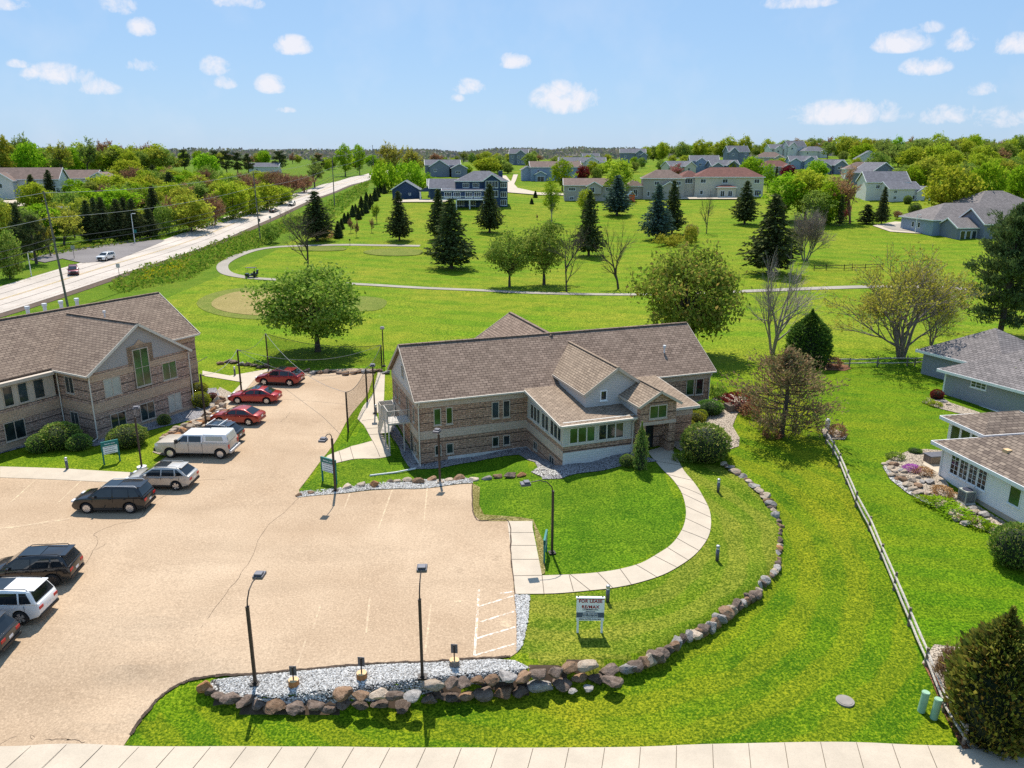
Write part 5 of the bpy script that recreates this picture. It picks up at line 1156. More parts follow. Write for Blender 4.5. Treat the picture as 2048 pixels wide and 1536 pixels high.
# ------------------------------------------------------------------ vehicles
def arc_pts(cx, cz, r, n=9):
    return [(cx - r * math.cos(PI * k / n), cz + r * math.sin(PI * k / n)) for k in range(n + 1)]
def car(kind, L, W, H, wb, wr, paint, belt, cowl, hood, nose, cab, label, cat, rim='rim', spokes=10, rails=None, sunroof=None, pillar=None, name='parked_car', lights='tail_red', group=None, cladding=True):
    """forward is +x; belt: window-sill height, cowl: (x, z) of the windscreen foot, hood: (x, z) front edge of the bonnet; cab: (rear foot x, rear roof x, front roof x, front foot x)"""
    c = empty(name, (0, 0, 0), 0, label, cat, group)
    xr, xf = -wb / 2 - .02, wb / 2
    rear, front = -L / 2, L / 2
    shift = (cab[0] * 0)
    ar = wr + .07
    body = MB()
    lo = .27
    P = [(rear + .12, lo + .12), (xr - ar, lo)] + arc_pts(xr, wr, ar)[0:] + [(xr + ar, lo)] + [(xf - ar, lo)] + arc_pts(xf, wr, ar) + [(xf + ar, lo)] + [(front - .22, lo), (front - .03, lo + .16), (front, .58), (hood[0], hood[1]), (hood[0] - .28, hood[1] + .07), (cowl[0], cowl[1])]
    P += [(cab[0] * .4 + cowl[0] * .6, belt), (cab[0], belt + .03)] + ([(rear + .06, belt + .02), (rear, belt - .16)] if kind != 'sedan' else [(rear + .25, belt + .0), (rear + .03, belt - .06), (rear, belt - .2)]) + [(rear - .0, .62), (rear + .02, .5)]
    pts = []
    for p in P:
        if not pts or (abs(p[0] - pts[-1][0]) + abs(p[1] - pts[-1][1])) > .012: pts.append(p)
    n = len(pts); hw = W / 2
    def yy(z, x):
        t = hw * (1 - .045 * max(0, (z - .75) / .35)) * (1 - .02 * (z < .4))
        e = max(0, (abs(x) - (L / 2 - .75)) / .75)
        return t * (1 - .13 * e * e)
    body.v = [(x, -yy(z, x), z) for x, z in pts] + [(x, yy(z, x), z) for x, z in pts]
    body.f = [tuple(range(n)), tuple(range(2 * n - 1, n - 1, -1))] + [((i + 1) % n, i, n + i, n + (i + 1) % n) for i in range(n)]
    body.mi = [0] * len(body.f)
    bo = body.build('body', M[paint], c, True, .05, 2); bo.data.polygons[0].use_smooth = True
    # cabin
    wb_, wt = W / 2 - .05, W / 2 - .24
    x0, x1, x2, x3 = cab
    def side(x, z):
        t = (z - belt) / (H - belt); return wb_ + (wt - wb_) * t
    prof = [(x0, belt), (x3, cowl[1] - .01), (x2, H - .055), ((x1 + x2) / 2 + .15, H), (x1, H - .05)]
    cb = MB(); k = len(prof)
    cb.v = [(x, -side(x, z), z) for x, z in prof] + [(x, side(x, z), z) for x, z in prof]
    cb.f = [tuple(range(k)), tuple(range(2 * k - 1, k - 1, -1))] + [((i + 1) % k, i, k + i, k + (i + 1) % k) for i in range(k)]; cb.mi = [0] * len(cb.f)
    ro = cb.build('roof', M[paint], c, True, .06, 3)
    off = .014
    def on_side(poly, s, nm, mat):
        m = MB(); q = [(x, s * (side(x, z) + off), z) for x, z in poly]
        m.quad(*(q if s < 0 else q[::-1])); return m.build(nm, M[mat], c)
    zb, zt = belt + .05, H - .13
    def xfront(z): t = (z - cowl[1]) / (H - .055 - cowl[1]); return x3 + (x2 - x3) * t
    def xrear(z): t = (z - belt) / (H - .05 - belt); return x0 + (x1 - x0) * t
    mid = pillar or (x0 + x3) / 2 + .15
    rq = xrear((zb + zt) / 2)
    splits = [(mid + .05, None), (None, mid - .05)]
    for s in (-1, 1):
        on_side([(mid + .04, zb), (xfront(zb) - .28, zb), (xfront(zt) - .14, zt), (mid + .02, zt)], s, 'side_window', 'car_glass')
        if kind == 'sedan':
            on_side([(x0 + .42, zb), (mid - .06, zb), (mid - .08, zt), (x1 - .02 + .1, zt)], s, 'side_window', 'car_glass')
        else:
            rr = x0 + (.95 if L > 4.5 else .75)
            on_side([(rr, zb), (mid - .06, zb), (mid - .08, zt), (rr + .05, zt)], s, 'side_window', 'car_glass')
            on_side([(xrear(zb) + .22, zb + .04), (rr - .09, zb), (rr - .05, zt), (xrear(zt) + .22, zt)], s, 'side_window', 'car_glass')
    def cross(a, b, inset, nm):
        (xa, za), (xb, zb2) = a, b; d = Vector((xb - xa, 0, zb2 - za)); nn = Vector((-d.z, 0, d.x)).normalized()
        if nn.z < 0: nn = -nn
        p0 = Vector((xa, 0, za)) + d * inset[0]; p1 = Vector((xa, 0, za)) + d * inset[1]
        m = MB(); q = []
        for p, sg in ((p0, -1), (p0, 1), (p1, 1), (p1, -1)):
            w = side(p.x, p.z) - .09; q.append(p + Vector((0, sg * w, 0)) + nn * off)
        if (q[1] - q[0]).cross(q[2] - q[1]).dot(nn) < 0: q.reverse()
        m.quad(*q); return m.build(nm, M['car_glass'], c)
    cross((x3, cowl[1]), (x2, H - .055), (.08, .93), 'windscreen'); cross((x0, belt), (x1, H - .05), (.14, .9), 'rear_window')
    # wheels
    for x in (xr, xf):
        for s in (-1, 1):
            m = MB(); y0, y1 = s * (hw - .235), s * (hw - .005)
            m.tube([(x, y0, wr), (x, y0 + s * .03, wr), (x, y1 - s * .04, wr), (x, y1, wr)], [wr * .9, wr, wr, wr * .9], 20)
            w = m.build('wheel', M['rubber'], c, True)
            m = MB(); r = wr * .66; y = y1 + s * .004
            m.tube([(x, y - s * .05, wr), (x, y, wr)], [r, r], 20, False)
            for i in range(spokes):
                a = 2 * PI * i / spokes; d = Vector((math.cos(a), 0, math.sin(a))); t = Vector((-math.sin(a), 0, math.cos(a)))
                o = Vector((x, y, wr)); w0, w1 = .05 if spokes < 8 else .035, .085 if spokes < 8 else .045
                q = [o + d * .03 - t * w0, o + d * r - t * w1, o + d * r + t * w1, o + d * .03 + t * w0]
                m.quad(*(q if s < 0 else q[::-1]))
            m.tube([(x, y - s * .02, wr), (x, y + s * .008, wr)], .06, 10)
            m.build('rim', M[rim], w)
        m = MB(); m.box(x - ar * .93, x + ar * .93, -hw + .24, hw - .24, .3, min(belt - .1, wr + ar * .9)); m.build('wheel_housing', M['black_plastic'], c)
    # lights, plate, bumpers, mirrors, handles
    for s in (-1, 1):
        m = MB(); y = s * (yy(.85, rear) - .02)
        z0 = belt - .30
        m.box(rear - .015, rear + .16, min(y - s * .34, y + s * .012), max(y - s * .34, y + s * .012), z0, z0 + .17); m.build('tail_light', M[lights], c, False, .02, 2)
        m = MB(); y = s * (yy(.7, front) - .02); m.box(front - .32, front - .02, min(y - s * .36, y + s * .02), max(y - s * .36, y + s * .02), hood[1] - .19, hood[1] - .07); m.build('headlight', M['head_lamp'], c, False, .02, 2)
        m = MB(); y = s * (wb_ + .1); m.box(x3 - .62, x3 - .46, min(y - .09, y + .09), max(y - .09, y + .09), belt + .02, belt + .18); m.build('mirror', M[paint], c, False, .03, 2)
        for xx in (mid + .12, mid - .85):
            m = MB(); y = s * (yy(belt - .12, 0) + .008); m.box(xx, xx + .18, min(y - .012, y + .012), max(y - .012, y + .012), belt - .15, belt - .115); m.build('door_handle', M[paint], c)
        for xx in (mid, x3 - .35, x0 + .62):
            m = MB(); y = s * (hw + .001); m.box(xx - .006, xx + .006, min(y - s * .02, y), max(y - s * .02, y), .42, belt - .02); m.build('door_gap', M['black_plastic'], c)
        if cladding:
            m = MB(); y = s * (hw - .004); m.box(xr + ar, xf - ar, min(y - s * .03, y + s * .014), max(y - s * .03, y + s * .014), .27, .42); m.build('sill_cladding', M['black_plastic'], c)
        if rails:
            m = MB(); y = s * (wt - .06); m.tube([(x1 + .1, y, H - .06), (x1 + .22, y, H + .05), (x2 - .25, y, H + .05), (x2 - .1, y, H - .04)], .022, 6); m.build('roof_rail', M[rails], c)
    m = MB(); m.box(rear - .012, rear, -.16, .16, .66, .80); m.build('number_plate', M['plate'], c)
    m = MB(); m.box(rear - .03, rear + .14, -hw * .86, hw * .86, .36, .53); m.build('rear_bumper', M['black_plastic' if cladding else paint], c, False, .03, 2)
    m = MB(); m.box(front - .09, front + .005, -hw * .55, hw * .55, .42, hood[1] - .12); m.build('grille', M['black_plastic'], c, False, .02, 2)
    if kind != 'sedan':
        m = MB(); m.box(x1 - .22, x1 + .12, -wt + .05, wt - .05, H - .06, H - .015); m.build('spoiler', M[paint], c, False, .02, 2)
    if sunroof:
        m = MB(); a, b = sunroof; m.quad((a, -wt + .14, H + .012), (b, -wt + .14, H + .006), (b, wt - .14, H + .006), (a, wt - .14, H + .012)); m.build('sunroof', M['car_glass'], c)
    return c
def put_car(c, front_px, rear_px, W):
    """stand the car where the photograph shows its near front and rear wheels on the ground"""
    a, b = at(*front_px), at(*rear_px); d = (a - b); d.z = 0; d.normalize()
    mid = (a + b) / 2; left = Vector((-d.y, d.x, 0))
    s = 1 if left.y < 0 else -1           # the side of the car that faces the camera
    mid -= left * s * (W / 2 - .12)
    c.location = (mid.x, mid.y, Z(mid.x, mid.y) + .03); c.rotation_euler = (0, 0, math.atan2(d.y, d.x))
    return c
for k, col, me_, rg in (('car_red', (.28, .012, .016), .3, .25), ('car_bright_red', (.38, .012, .014), .25, .25), ('car_dark_red', (.34, .025, .014), .3, .28), ('car_white', (.80, .80, .80), .0, .25), ('car_silver', (.52, .49, .45), .35, .3),
                         ('car_black', (.014, .014, .016), .2, .2), ('car_grey', (.05, .05, .052), .4, .25), ('car_maroon', (.16, .018, .03), .3, .3), ('car_truck', (.56, .49, .41), .1, .35)):
    M[k] = paint_mat(k, col, me_, rg)
SUV = dict(belt=1.08, cowl=(1.02, 1.10), hood=(2.15, .92), nose=.6)
g = 'cars in the car park'
put_car(car('suv', 4.85, 1.9, 1.68, 2.79, .37, 'car_red', 1.08, (1.15, 1.1), (2.15, .9), .6, (-2.25, -1.55, .35, 1.3), 'dark red crossover with dark glass parked farthest back in the row of red cars', 'car', 'rim', 5, 'black_plastic', (-.7, .2), group=g), (528.4, 771), (580.5, 773), 1.9)
put_car(car('sedan', 4.9, 1.85, 1.46, 2.84, .34, 'car_bright_red', .96, (1.0, .98), (2.1, .8), .6, (-2.0, -1.05, .15, 1.2), 'bright red sedan between the red crossover and the dark red sedan', 'car', 'rim', 10, None, (-.6, .1), group=g, cladding=False), (476.4, 808), (533.6, 809), 1.85)
put_car(car('sedan', 4.6, 1.8, 1.47, 2.69, .33, 'car_dark_red', .97, (.95, .99), (2.0, .82), .6, (-1.9, -1.0, .15, 1.15), 'brownish red sedan nearest the camera of the three red cars', 'car', 'rim', 5, None, None, group=g, cladding=False), (440.4, 849.5), (498.5, 852), 1.8)
c = put_car(car('suv', 4.7, 1.85, 1.66, 2.7, .36, 'car_black', 1.05, (1.1, 1.07), (2.05, .9), .6, (-2.2, -1.5, .3, 1.25), 'black estate car with roof rack mostly hidden behind the white pickup', 'car', 'rim', 5, 'white_metal', (-.6, .2), group=g), (390, 889), (452, 892), 1.85)
for x in (-.9, .2):
    m = MB(); m.bar((x, -.8, 1.76), (x, .8, 1.76), .06); m.build('roof_bar', M['white_metal'], c)
c = put_car(car('suv', 4.8, 1.8, 1.66, 2.7, .35, 'car_silver', 1.04, (1.1, 1.06), (2.1, .9), .6, (-2.25, -1.6, .3, 1.3), 'silver estate car parked between the black crossover and the white pickup', 'car', 'rim', 5, 'car_silver', (-.65, .25), group=g), (287, 980), (346.5, 981), 1.8)
put_car(car('suv', 4.95, 1.93, 1.82, 2.86, .39, 'car_black', 1.12, (1.15, 1.14), (2.2, .98), .6, (-2.38, -2.02, .4, 1.35), 'black crossover with chrome window line beside the silver estate car', 'car', 'rim', 12, 'white_metal', (-.6, .3), group=g), (177.7, 1027), (260.5, 1027), 1.93)
put_car(car('suv', 4.82, 1.9, 1.79, 2.82, .38, 'car_black', 1.1, (1.15, 1.12), (2.15, .95), .6, (-2.33, -1.98, .4, 1.35), 'black crossover with black wheels parked at the left beside the white one', 'car', 'rim_dark', 10, 'black_plastic', (-.8, .35), group=g), (4, 1176), (107.4, 1174), 1.9)
put_car(car('suv', 4.95, 1.93, 1.83, 2.9, .38, 'car_white', 1.1, (1.15, 1.12), (2.15, .95), .6, (-2.38, -2.02, .4, 1.35), 'white crossover parked between a black and a grey one at the left edge', 'car', 'rim', 5, 'black_plastic', (-.6, .35), group=g), (-72, 1250), (50.8, 1251.6), 1.93)
put_car(car('suv', 4.7, 1.85, 1.74, 2.7, .36, 'car_grey', 1.06, (1.1, 1.08), (2.05, .9), .6, (-2.25, -1.7, .3, 1.3), 'dark grey crossover of which only the tail enters at the left edge', 'car', 'rim', 5, 'black_plastic', None, group=g), (-155, 1322), (-25, 1322), 1.85)
# white pickup with a canopy over its bed
T = empty('pickup_truck', (0, 0, 0), 0, 'muddy white pickup truck with white canopy over its bed', 'pickup truck')
wb, wr, W = 4.06, .43, 2.03; xr, xf = -wb / 2 - .25, wb / 2 - .25; ar = wr + .09
P = [(-3.0, .55), (xr - ar, .5)] + arc_pts(xr, wr, ar) + [(xr + ar, .48), (xf - ar, .48)] + arc_pts(xf, wr, ar) + [(xf + ar, .48), (2.85, .48), (2.95, .75), (2.93, 1.22), (2.7, 1.30), (1.35, 1.36), (.3, 1.34), (-.9, 1.34), (-2.98, 1.34), (-3.02, .95)]
m = MB(); n = len(P); m.v = [(x, -W / 2 * (1 if z < 1.2 else .965), z) for x, z in P] + [(x, W / 2 * (1 if z < 1.2 else .965), z) for x, z in P]
m.f = [tuple(range(n)), tuple(range(2 * n - 1, n - 1, -1))] + [((i + 1) % n, i, n + i, n + (i + 1) % n) for i in range(n)]; m.mi = [0] * len(m.f)
m.build('body', M['car_truck'], T, True, .05, 2)
def trapz(x0, x3, x1, x2, z0, z1, w0, w1, nm, mat):
    m = MB(); m.v = [(x0, -w0, z0), (x3, -w0, z0), (x3, w0, z0), (x0, w0, z0), (x1, -w1, z1), (x2, -w1, z1), (x2, w1, z1), (x1, w1, z1)]
    m.f = [(3, 2, 1, 0), (4, 5, 6, 7), (0, 1, 5, 4), (1, 2, 6, 5), (2, 3, 7, 6), (3, 0, 4, 7)]; m.mi = [0] * 6
    return m.build(nm, M[mat], T, True, .05, 2)
trapz(-.95, 1.4, -.9, .65, 1.34, 1.98, .98, .82, 'cab', 'car_white'); trapz(-2.98, -.98, -2.78, -.98, 1.35, 2.02, .96, .86, 'canopy', 'car_white')
def tq(pts, nm, mat):
    m = MB(); m.quad(*pts); return m.build(nm, M[mat], T)
for s in (-1, 1):
    y = lambda z, w0=.98, w1=.82: s * (w0 + (w1 - w0) * (z - 1.34) / .64 + .014)
    o = (lambda q: q if s < 0 else q[::-1])
    tq(o([(.28, y(1.4), 1.4), (1.1, y(1.4), 1.4), (.62, y(1.86), 1.86), (.28, y(1.86), 1.86)]), 'side_window', 'car_glass'); tq(o([(-.8, y(1.4), 1.4), (.2, y(1.4), 1.4), (.2, y(1.86), 1.86), (-.8, y(1.86), 1.86)]), 'side_window', 'car_glass')
    c_ = lambda z: s * (.96 - .10 * (z - 1.35) / .67 + .012)
    tq(o([(-2.6, c_(1.5), 1.5), (-1.2, c_(1.5), 1.5), (-1.2, c_(1.86), 1.86), (-2.5, c_(1.86), 1.86)]), 'canopy_window', 'blind')
    for x in (xr, xf):
        m = MB(); m.tube([(x, s * .74, wr), (x, s * .78, wr), (x, s * .99, wr), (x, s * 1.02, wr)], [wr * .9, wr, wr, wr * .9], 20); w = m.build('wheel', M['rubber'], T, True)
        m = MB(); m.tube([(x, s * .97, wr), (x, s * 1.024, wr)], wr * .6, 20); m.build('rim', M['rim'], w)
    m = MB(); m.box(-3.05, -2.96, min(s * .78, s * 1.0), max(s * .78, s * 1.0), .85, 1.2); m.build('tail_light', M['tail_red'], T, False, .02)
    m = MB(); m.box(2.7, 2.97, min(s * .62, s * .99), max(s * .62, s * .99), .95, 1.2); m.build('headlight', M['head_lamp'], T, False, .02)
    m = MB(); m.box(1.0, 1.2, min(s * 1.06, s * 1.32), max(s * 1.06, s * 1.32), 1.35, 1.66); m.build('mirror', M['black_plastic'], T, False, .03)
    m = MB(); m.box(-.9, 1.5, min(s * .9, s * 1.06), max(s * .9, s * 1.06), .42, .48); m.build('running_board', M['black_plastic'], T)
    for xx in (.24, -.88, 1.3):
        m = MB(); m.box(xx - .008, xx + .008, min(s * 1.0, s * 1.017), max(s * 1.0, s * 1.017), .5, 1.3); m.build('door_gap', M['black_plastic'], T)
tq([(1.36, -.86, 1.38), (1.36, .86, 1.38), (.70, .74, 1.93), (.70, -.74, 1.93)], 'windscreen', 'car_glass'); tq([(-3.0, .8, 1.45), (-3.0, -.8, 1.45), (-2.83, -.74, 1.92), (-2.83, .74, 1.92)], 'canopy_hatch', 'blind')
m = MB(); m.box(2.9, 3.12, -1.0, 1.0, .55, .85); m.build('front_bumper', M['black_plastic'], T, False, .04); m = MB(); m.box(2.9, 2.98, -.6, .6, .85, 1.22); m.build('grille', M['black_plastic'], T, False, .03)
m = MB(); m.box(-3.2, -3.0, -.98, .98, .5, .72); m.build('rear_bumper', M['galv'], T, False, .03)
m = MB(); m.box(-2.7, 2.2, -.75, .75, .35, .6); m.build('chassis', M['black_plastic'], T)
put_car(T, (333, 916), (440, 918), 2.03)
# cars out on the road
def road_car(px, c, toward, side=0):
    p = at(*px); c.location = (p.x, p.y, Z(p.x, p.y) + .12)
    i = float(ROADX(p.y + 10) - ROADX(p.y - 10)) / 20; a = math.atan2(1, i) + (PI if toward else 0)
    c.rotation_euler = (0, math.radians(0), a)
    return c
road_car((148, 549), car('suv', 4.9, 1.95, 1.72, 2.9, .36, 'car_maroon', 1.05, (1.5, 1.07), (2.2, .88), .6, (-2.35, -2.05, .6, 1.7), 'maroon minivan driving towards the viewer on the near side of the road', 'car', 'rim', 5, 'black_plastic', name='minivan', group='cars on the road'), True).rotation_euler.z = R(-62)
road_car((213, 521), car('suv', 4.9, 1.95, 1.78, 2.8, .38, 'car_white', 1.12, (1.15, 1.14), (2.2, 1.0), .6, (-2.3, -1.9, .4, 1.35), 'white van coming out of the side road', 'car', 'rim', 5, 'black_plastic', name='road_car', group='cars on the road'), True).rotation_euler.z = R(-95)
road_car((547, 425), car('sedan', 4.8, 1.85, 1.5, 2.8, .34, 'car_grey', .98, (1.0, 1.0), (2.1, .82), .6, (-2.0, -1.05, .15, 1.2), 'dark grey car on the road, ahead of the white one', 'car', 'rim', 5, name='road_car', group='cars on the road'), False)
road_car((584, 412), car('suv', 4.8, 1.9, 1.7, 2.8, .36, 'car_silver', 1.08, (1.1, 1.1), (2.1, .95), .6, (-2.3, -1.7, .4, 1.3), 'pale silver car coming down the road farthest away', 'car', 'rim', 5, name='road_car', group='cars on the road'), True)
# golf buggy on the path
p = at(503, 555); GC = empty('golf_cart', (p.x, p.y, p.z + .08), R(178), 'small dark golf cart with roof standing on the bend of the cart path', 'golf cart')
m = MB(); m.box(-1.1, .55, -.55, .55, .3, .5); m.box(.55, 1.15, -.55, .55, .3, .75); m.box(-1.15, -.6, -.55, .55, .5, .85); m.build('body', M['car_black'], GC, False, .06)
m = MB(); m.box(-.6, .0, -.5, .5, .55, .78); m.box(-.68, -.58, -.5, .5, .8, 1.2); m.build('seat', M['black_plastic'], GC, False, .04)
m = MB(); m.box(-1.0, .9, -.6, .6, 1.82, 1.9); m.build('canopy', M['black_plastic'], GC, False, .03)
for x, y in ((-.95, -.52), (-.95, .52), (.8, -.52), (.8, .52)):
    m = MB(); m.bar((x, y, .7), (x * .98, y, 1.82), .05); m.build('post', M['bronze'], GC)
for x in (-.8, .8):
    for y in (-.56, .56):
        m = MB(); m.tube([(x, y - .1, .23), (x, y + .1, .23)], .23, 14); m.build('wheel', M['rubber'], GC, True)
for y in (-.25, .25):
    m = MB(); m.tube([(-1.2, y, .6), (-1.3, y, 1.45)], [.13, .16], 8); m.build('golf_bag', M['sign_ink'], GC)
# ------------------------------------------------------------------ lamps, signs, bollards, fences, nets, poles, boulders
def lamp(base, head, label, h=4.05, hz=4.7, foot='bronze', straight=False, group='car park lamps', concrete=False):
    b = at(*base); q = atz(*head, b.z + hz); d = Vector((q.x - b.x, q.y - b.y, 0)); L = max(.25, min(1.7, d.length)); a = math.atan2(d.y, d.x)
    o = empty('lamp_post', b, a, label, 'lamp post', group)
    m = MB()
    if concrete: m.tube([(0, 0, -.1), (0, 0, .18)], .36, 16); m.build('base', M['foundation'], o)
    else: m.box(-.2, .2, -.2, .2, 0, .1); m.box(-.11, .11, -.11, .11, .1, .16); m.build('base', M['bronze'], o)
    m = MB(); m.bar((0, 0, .1), (0, 0, h), .13); m.bar((0, 0, h), (0, 0, h + .04), .15); m.build('pole', M['pole_brown'], o)
    m = MB()
    if straight: m.tube([(0, 0, h), (0, 0, hz)], .03, 8)
    else: m.tube([(0, 0, h - .1), (.04 * L, 0, h + .3 * (hz - h) + .1), (.22 * L, 0, h + .85 * (hz - h) + .08), (.5 * L, 0, hz + .12), (.8 * L, 0, hz + .06)], [.035, .032, .03, .028, .028], 8)
    m.build('arm', M['bronze'], o)
    m = MB(); x = 0 if straight else L
    m.box(x - .3, x + .3, -.24, .24, hz - .1, hz + .06); m.box(x - .24, x + .1, -.19, .19, hz + .06, hz + .16)
    hd = m.build('lamp_head', M['lamp_grey'], o, False, .025)
    m = MB(); m.quad((x - .24, .18, hz - .105), (x + .24, .18, hz - .105), (x + .24, -.18, hz - .105), (x - .24, -.18, hz - .105)); m.build('lens', M['blind'], hd)
    return o
lamp((511, 1369), (522, 1145), 'lamp post with curved arm at the left end of the white gravel strip')
lamp((845, 1359), (845, 1130), 'lamp post above the dark boulders in the middle of the gravel strip')
lamp((1104, 1107), (1051, 967), 'lamp post with arm bent left on the lawn inside the curved walk')
lamp((671, 983), (646, 880), 'lamp post beside the green and white sign on the left lawn', 4.0, 4.5)
lamp((880, 968), (874, 862), 'lamp post between boulders in front of the office windows', 3.9, 4.3)
lamp((284, 937), (273, 814), 'lamp post on a round concrete foot beside the silver estate car', 4.1, 4.4, concrete=True)
lamp((750, 828), (745, 713), 'tall lamp post behind the golf net near the utility enclosure', 4.5, 4.75, straight=True)
lamp((768, 733), (765, 667), 'lamp post at the far end of the golf net', 4.2, 4.5, straight=True)

def bollard(px, label, h=1.0):
    b = at(*px); o = empty('bollard_light', b, rnd.uniform(0, 3), label, 'bollard light', 'path bollard lights')
    m = MB(); m.tube([(0, 0, 0), (0, 0, h * .72)], .105, 14); m.build('post', M['lamp_grey'], o, True)
    m = MB(); m.tube([(0, 0, h * .72), (0, 0, h * .84)], .085, 14); m.build('lens', M['white_metal'], o, True)
    m = MB(); m.tube([(0, 0, h * .84), (0, 0, h * .97), (0, 0, h)], [.11, .11, .07], 14); m.build('cap', M['galv'], o, True)
for px, lab in (((1436, 984), 'bollard light right of the walk, the one nearest the round bush'), ((1434, 1121), 'bollard light on the grass right of the bend of the walk'), ((1215, 1203), 'bollard light at the edge of the walk beside the lease sign'),
                ((135, 939), 'bollard light on the lawn of the left office'), ((470, 751), 'bollard light on the far lawn beside the back walk'), ((752, 829), 'short bollard light at the foot of the tall lamp post by the stairs')):
    bollard(px, lab)

def text(parent, s, size, loc, mat, name='lettering', spread=1.0, rx=PI / 2, rz=0.0):
    c = bpy.data.curves.new(name, 'FONT'); c.body = s; c.size = size; c.align_x = 'CENTER'; c.align_y = 'CENTER'; c.extrude = .004; c.space_character = spread; c.offset = .006 if size > .2 else .002
    c.materials.append(M[mat]); o = bpy.data.objects.new(name, c); C.objects.link(o); me = bpy.data.meshes.new_from_object(o); bpy.data.objects.remove(o)
    o = bpy.data.objects.new(name, me); C.objects.link(o); o.parent = parent; o.location = loc; o.rotation_euler = (rx, 0, rz); return o
# FOR LEASE board
a, b = at(1155, 1265), at(1203, 1265); ctr = (a + b) / 2; wd = (b - a).length + .18
S = empty('lease_sign', ctr, R(-1), 'white board on two white posts offering offices for lease', 'sign')
Ht = zat(1177, 1194, ctr.y) - ctr.z
for s in (-1, 1):
    m = MB(); m.box(s * (wd / 2 - .09) - .05, s * (wd / 2 - .09) + .05, -.04, .06, -.2, Ht); m.build('post', M['sign_white'], S)
zb, zt = Ht * .36, Ht
m = MB(); m.box(-wd / 2, wd / 2, -.075, -.04, zb, zt - .05); bd = m.build('board', M['sign_white'], S)
m = MB(); m.box(-wd / 2 - .02, wd / 2 + .02, -.09, .07, zt - .05, zt); m.build('top_rail', M['sign_white'], S)
m = MB(); y = -.078
m.quad((-wd / 2, y, zt - .10), (wd / 2, y, zt - .10), (wd / 2, y, zt - .055), (-wd / 2, y, zt - .055)); m.build('stripe', M['sign_red'], bd)
hh = zt - zb
m = MB(); m.quad((-wd / 2, y, zb + hh * .135), (wd / 2, y, zb + hh * .135), (wd / 2, y, zb + hh * .36), (-wd / 2, y, zb + hh * .36)); m.build('blue_band', M['sign_band'], bd)
text(bd, 'FOR LEASE', .235, (0, -.082, zb + hh * .845), 'sign_red', spread=1.05)
text(bd, 'RE/MAX', .235, (0, -.082, zb + hh * .60), 'sign_red', spread=1.08)
text(bd, 'COMMERCIAL', .115, (0, -.082, zb + hh * .485), 'sign_ink', spread=1.12)
text(bd, 'RE/MAX Preferred', .06, (0, -.082, zb + hh * .405), 'sign_ink')
text(bd, 'Dan Bertelson', .12, (0, -.084, zb + hh * .305), 'sign_white', spread=1.05)
text(bd, '608-620-3263', .13, (0, -.084, zb + hh * .19), 'sign_white', spread=1.08)
text(bd, 'SMALL SUITES AVAILABLE', .098, (0, -.082, zb + hh * .068), 'sign_ink', spread=1.0)
# green and white tenant signs
def tenant(pl, pr, top, label, bases=None, yaw=None, lines=4):
    a, b = at(*pl), at(*pr); c = (a + b) / 2; d = b - a
    yw = math.atan2(d.y, d.x) if yaw is None else yaw
    w = 1.45 if yaw is not None else max(d.length + .12, .9); h = zat(top[0], top[1], c.y) - c.z
    o = empty('tenant_sign', c, yw, label, 'sign', 'green office signs')
    for s in (-1, 1):
        m = MB(); m.box(s * (w / 2 - .05) - .05, s * (w / 2 - .05) + .05, -.05, .05, -.1, h); m.build('post', M['teal'], o)
    z0 = h * .44
    m = MB(); m.box(-w / 2 + .1, w / 2 - .1, -.03, .03, z0, h * .8); bd = m.build('board', M['sign_white'], o)
    m = MB(); m.box(-w / 2, w / 2, -.06, .06, h * .8, h + .02); hb = m.build('header', M['teal'], o)
    text(hb, 'Business Suites', .15 * w / 1.5, (0, -.066, h * .9), 'sign_white')
    for i in range(lines):
        m = MB(); q = z0 + (h * .8 - z0) * (i + .35) / lines; m.quad((-w * .34, -.034, q), (w * .34 * (.7 + .3 * (i % 2)), -.034, q), (w * .34 * (.7 + .3 * (i % 2)), -.034, q + .035), (-w * .34, -.034, q + .035)); m.build('text_line', M['sign_ink'], bd)
tenant((209, 929), (240, 922), (223, 882), 'white board with green header on the lawn before the left office')
tenant((646, 962), (673, 969), (652, 917), 'white board with green header beside the lamp on the small lawn')
tenant((1089, 1119), (1092, 1110), (1090, 1070), 'green sign seen edge-on beside the lamp inside the curved walk', yaw=R(82))
# little reserved-parking signs on log slices
for (bx, by), (tx, ty), lab, gl in (((588, 1372), (580, 1334), 'small sign on a log foot in the gravel, the leftmost of three', 'stump_bark'), ((724, 1358), (716, 1316), 'small sign on a log foot in the gravel, the middle of three', 'stump_bark'), ((909, 1332), (907, 1290), 'small sign on a log foot in the gravel, nearest the hatched bay', 'wood_pole')):
    b = at(bx, by); h = zat(tx, ty, b.y) - b.z
    o = empty('parking_sign', b, R(rnd.uniform(-8, 8)), lab, 'sign', 'parking signs on log feet')
    m = MB(); m.tube([(0, 0, -.05), (0, 0, .34)], [.25, .24], 14); f = m.build('log_foot', M[gl], o); m = MB(); m.tube([(0, 0, .335), (0, 0, .352)], .235, 14); m.build('cut_face', M['wood_cut'], f)
    m = MB(); m.bar((0, 0, .3), (0, 0, h), .05); m.build('post', M['bronze'], o)
    m = MB(); m.box(-.16, .16, .028, .05, h - .46, h + .02); p_ = m.build('plate', M['lamp_grey'], o); m = MB(); m.quad((.15, .053, h - .44), (-.15, .053, h - .44), (-.15, .053, h), (.15, .053, h)); m.build('sign_face', M['sign_white'], p_)
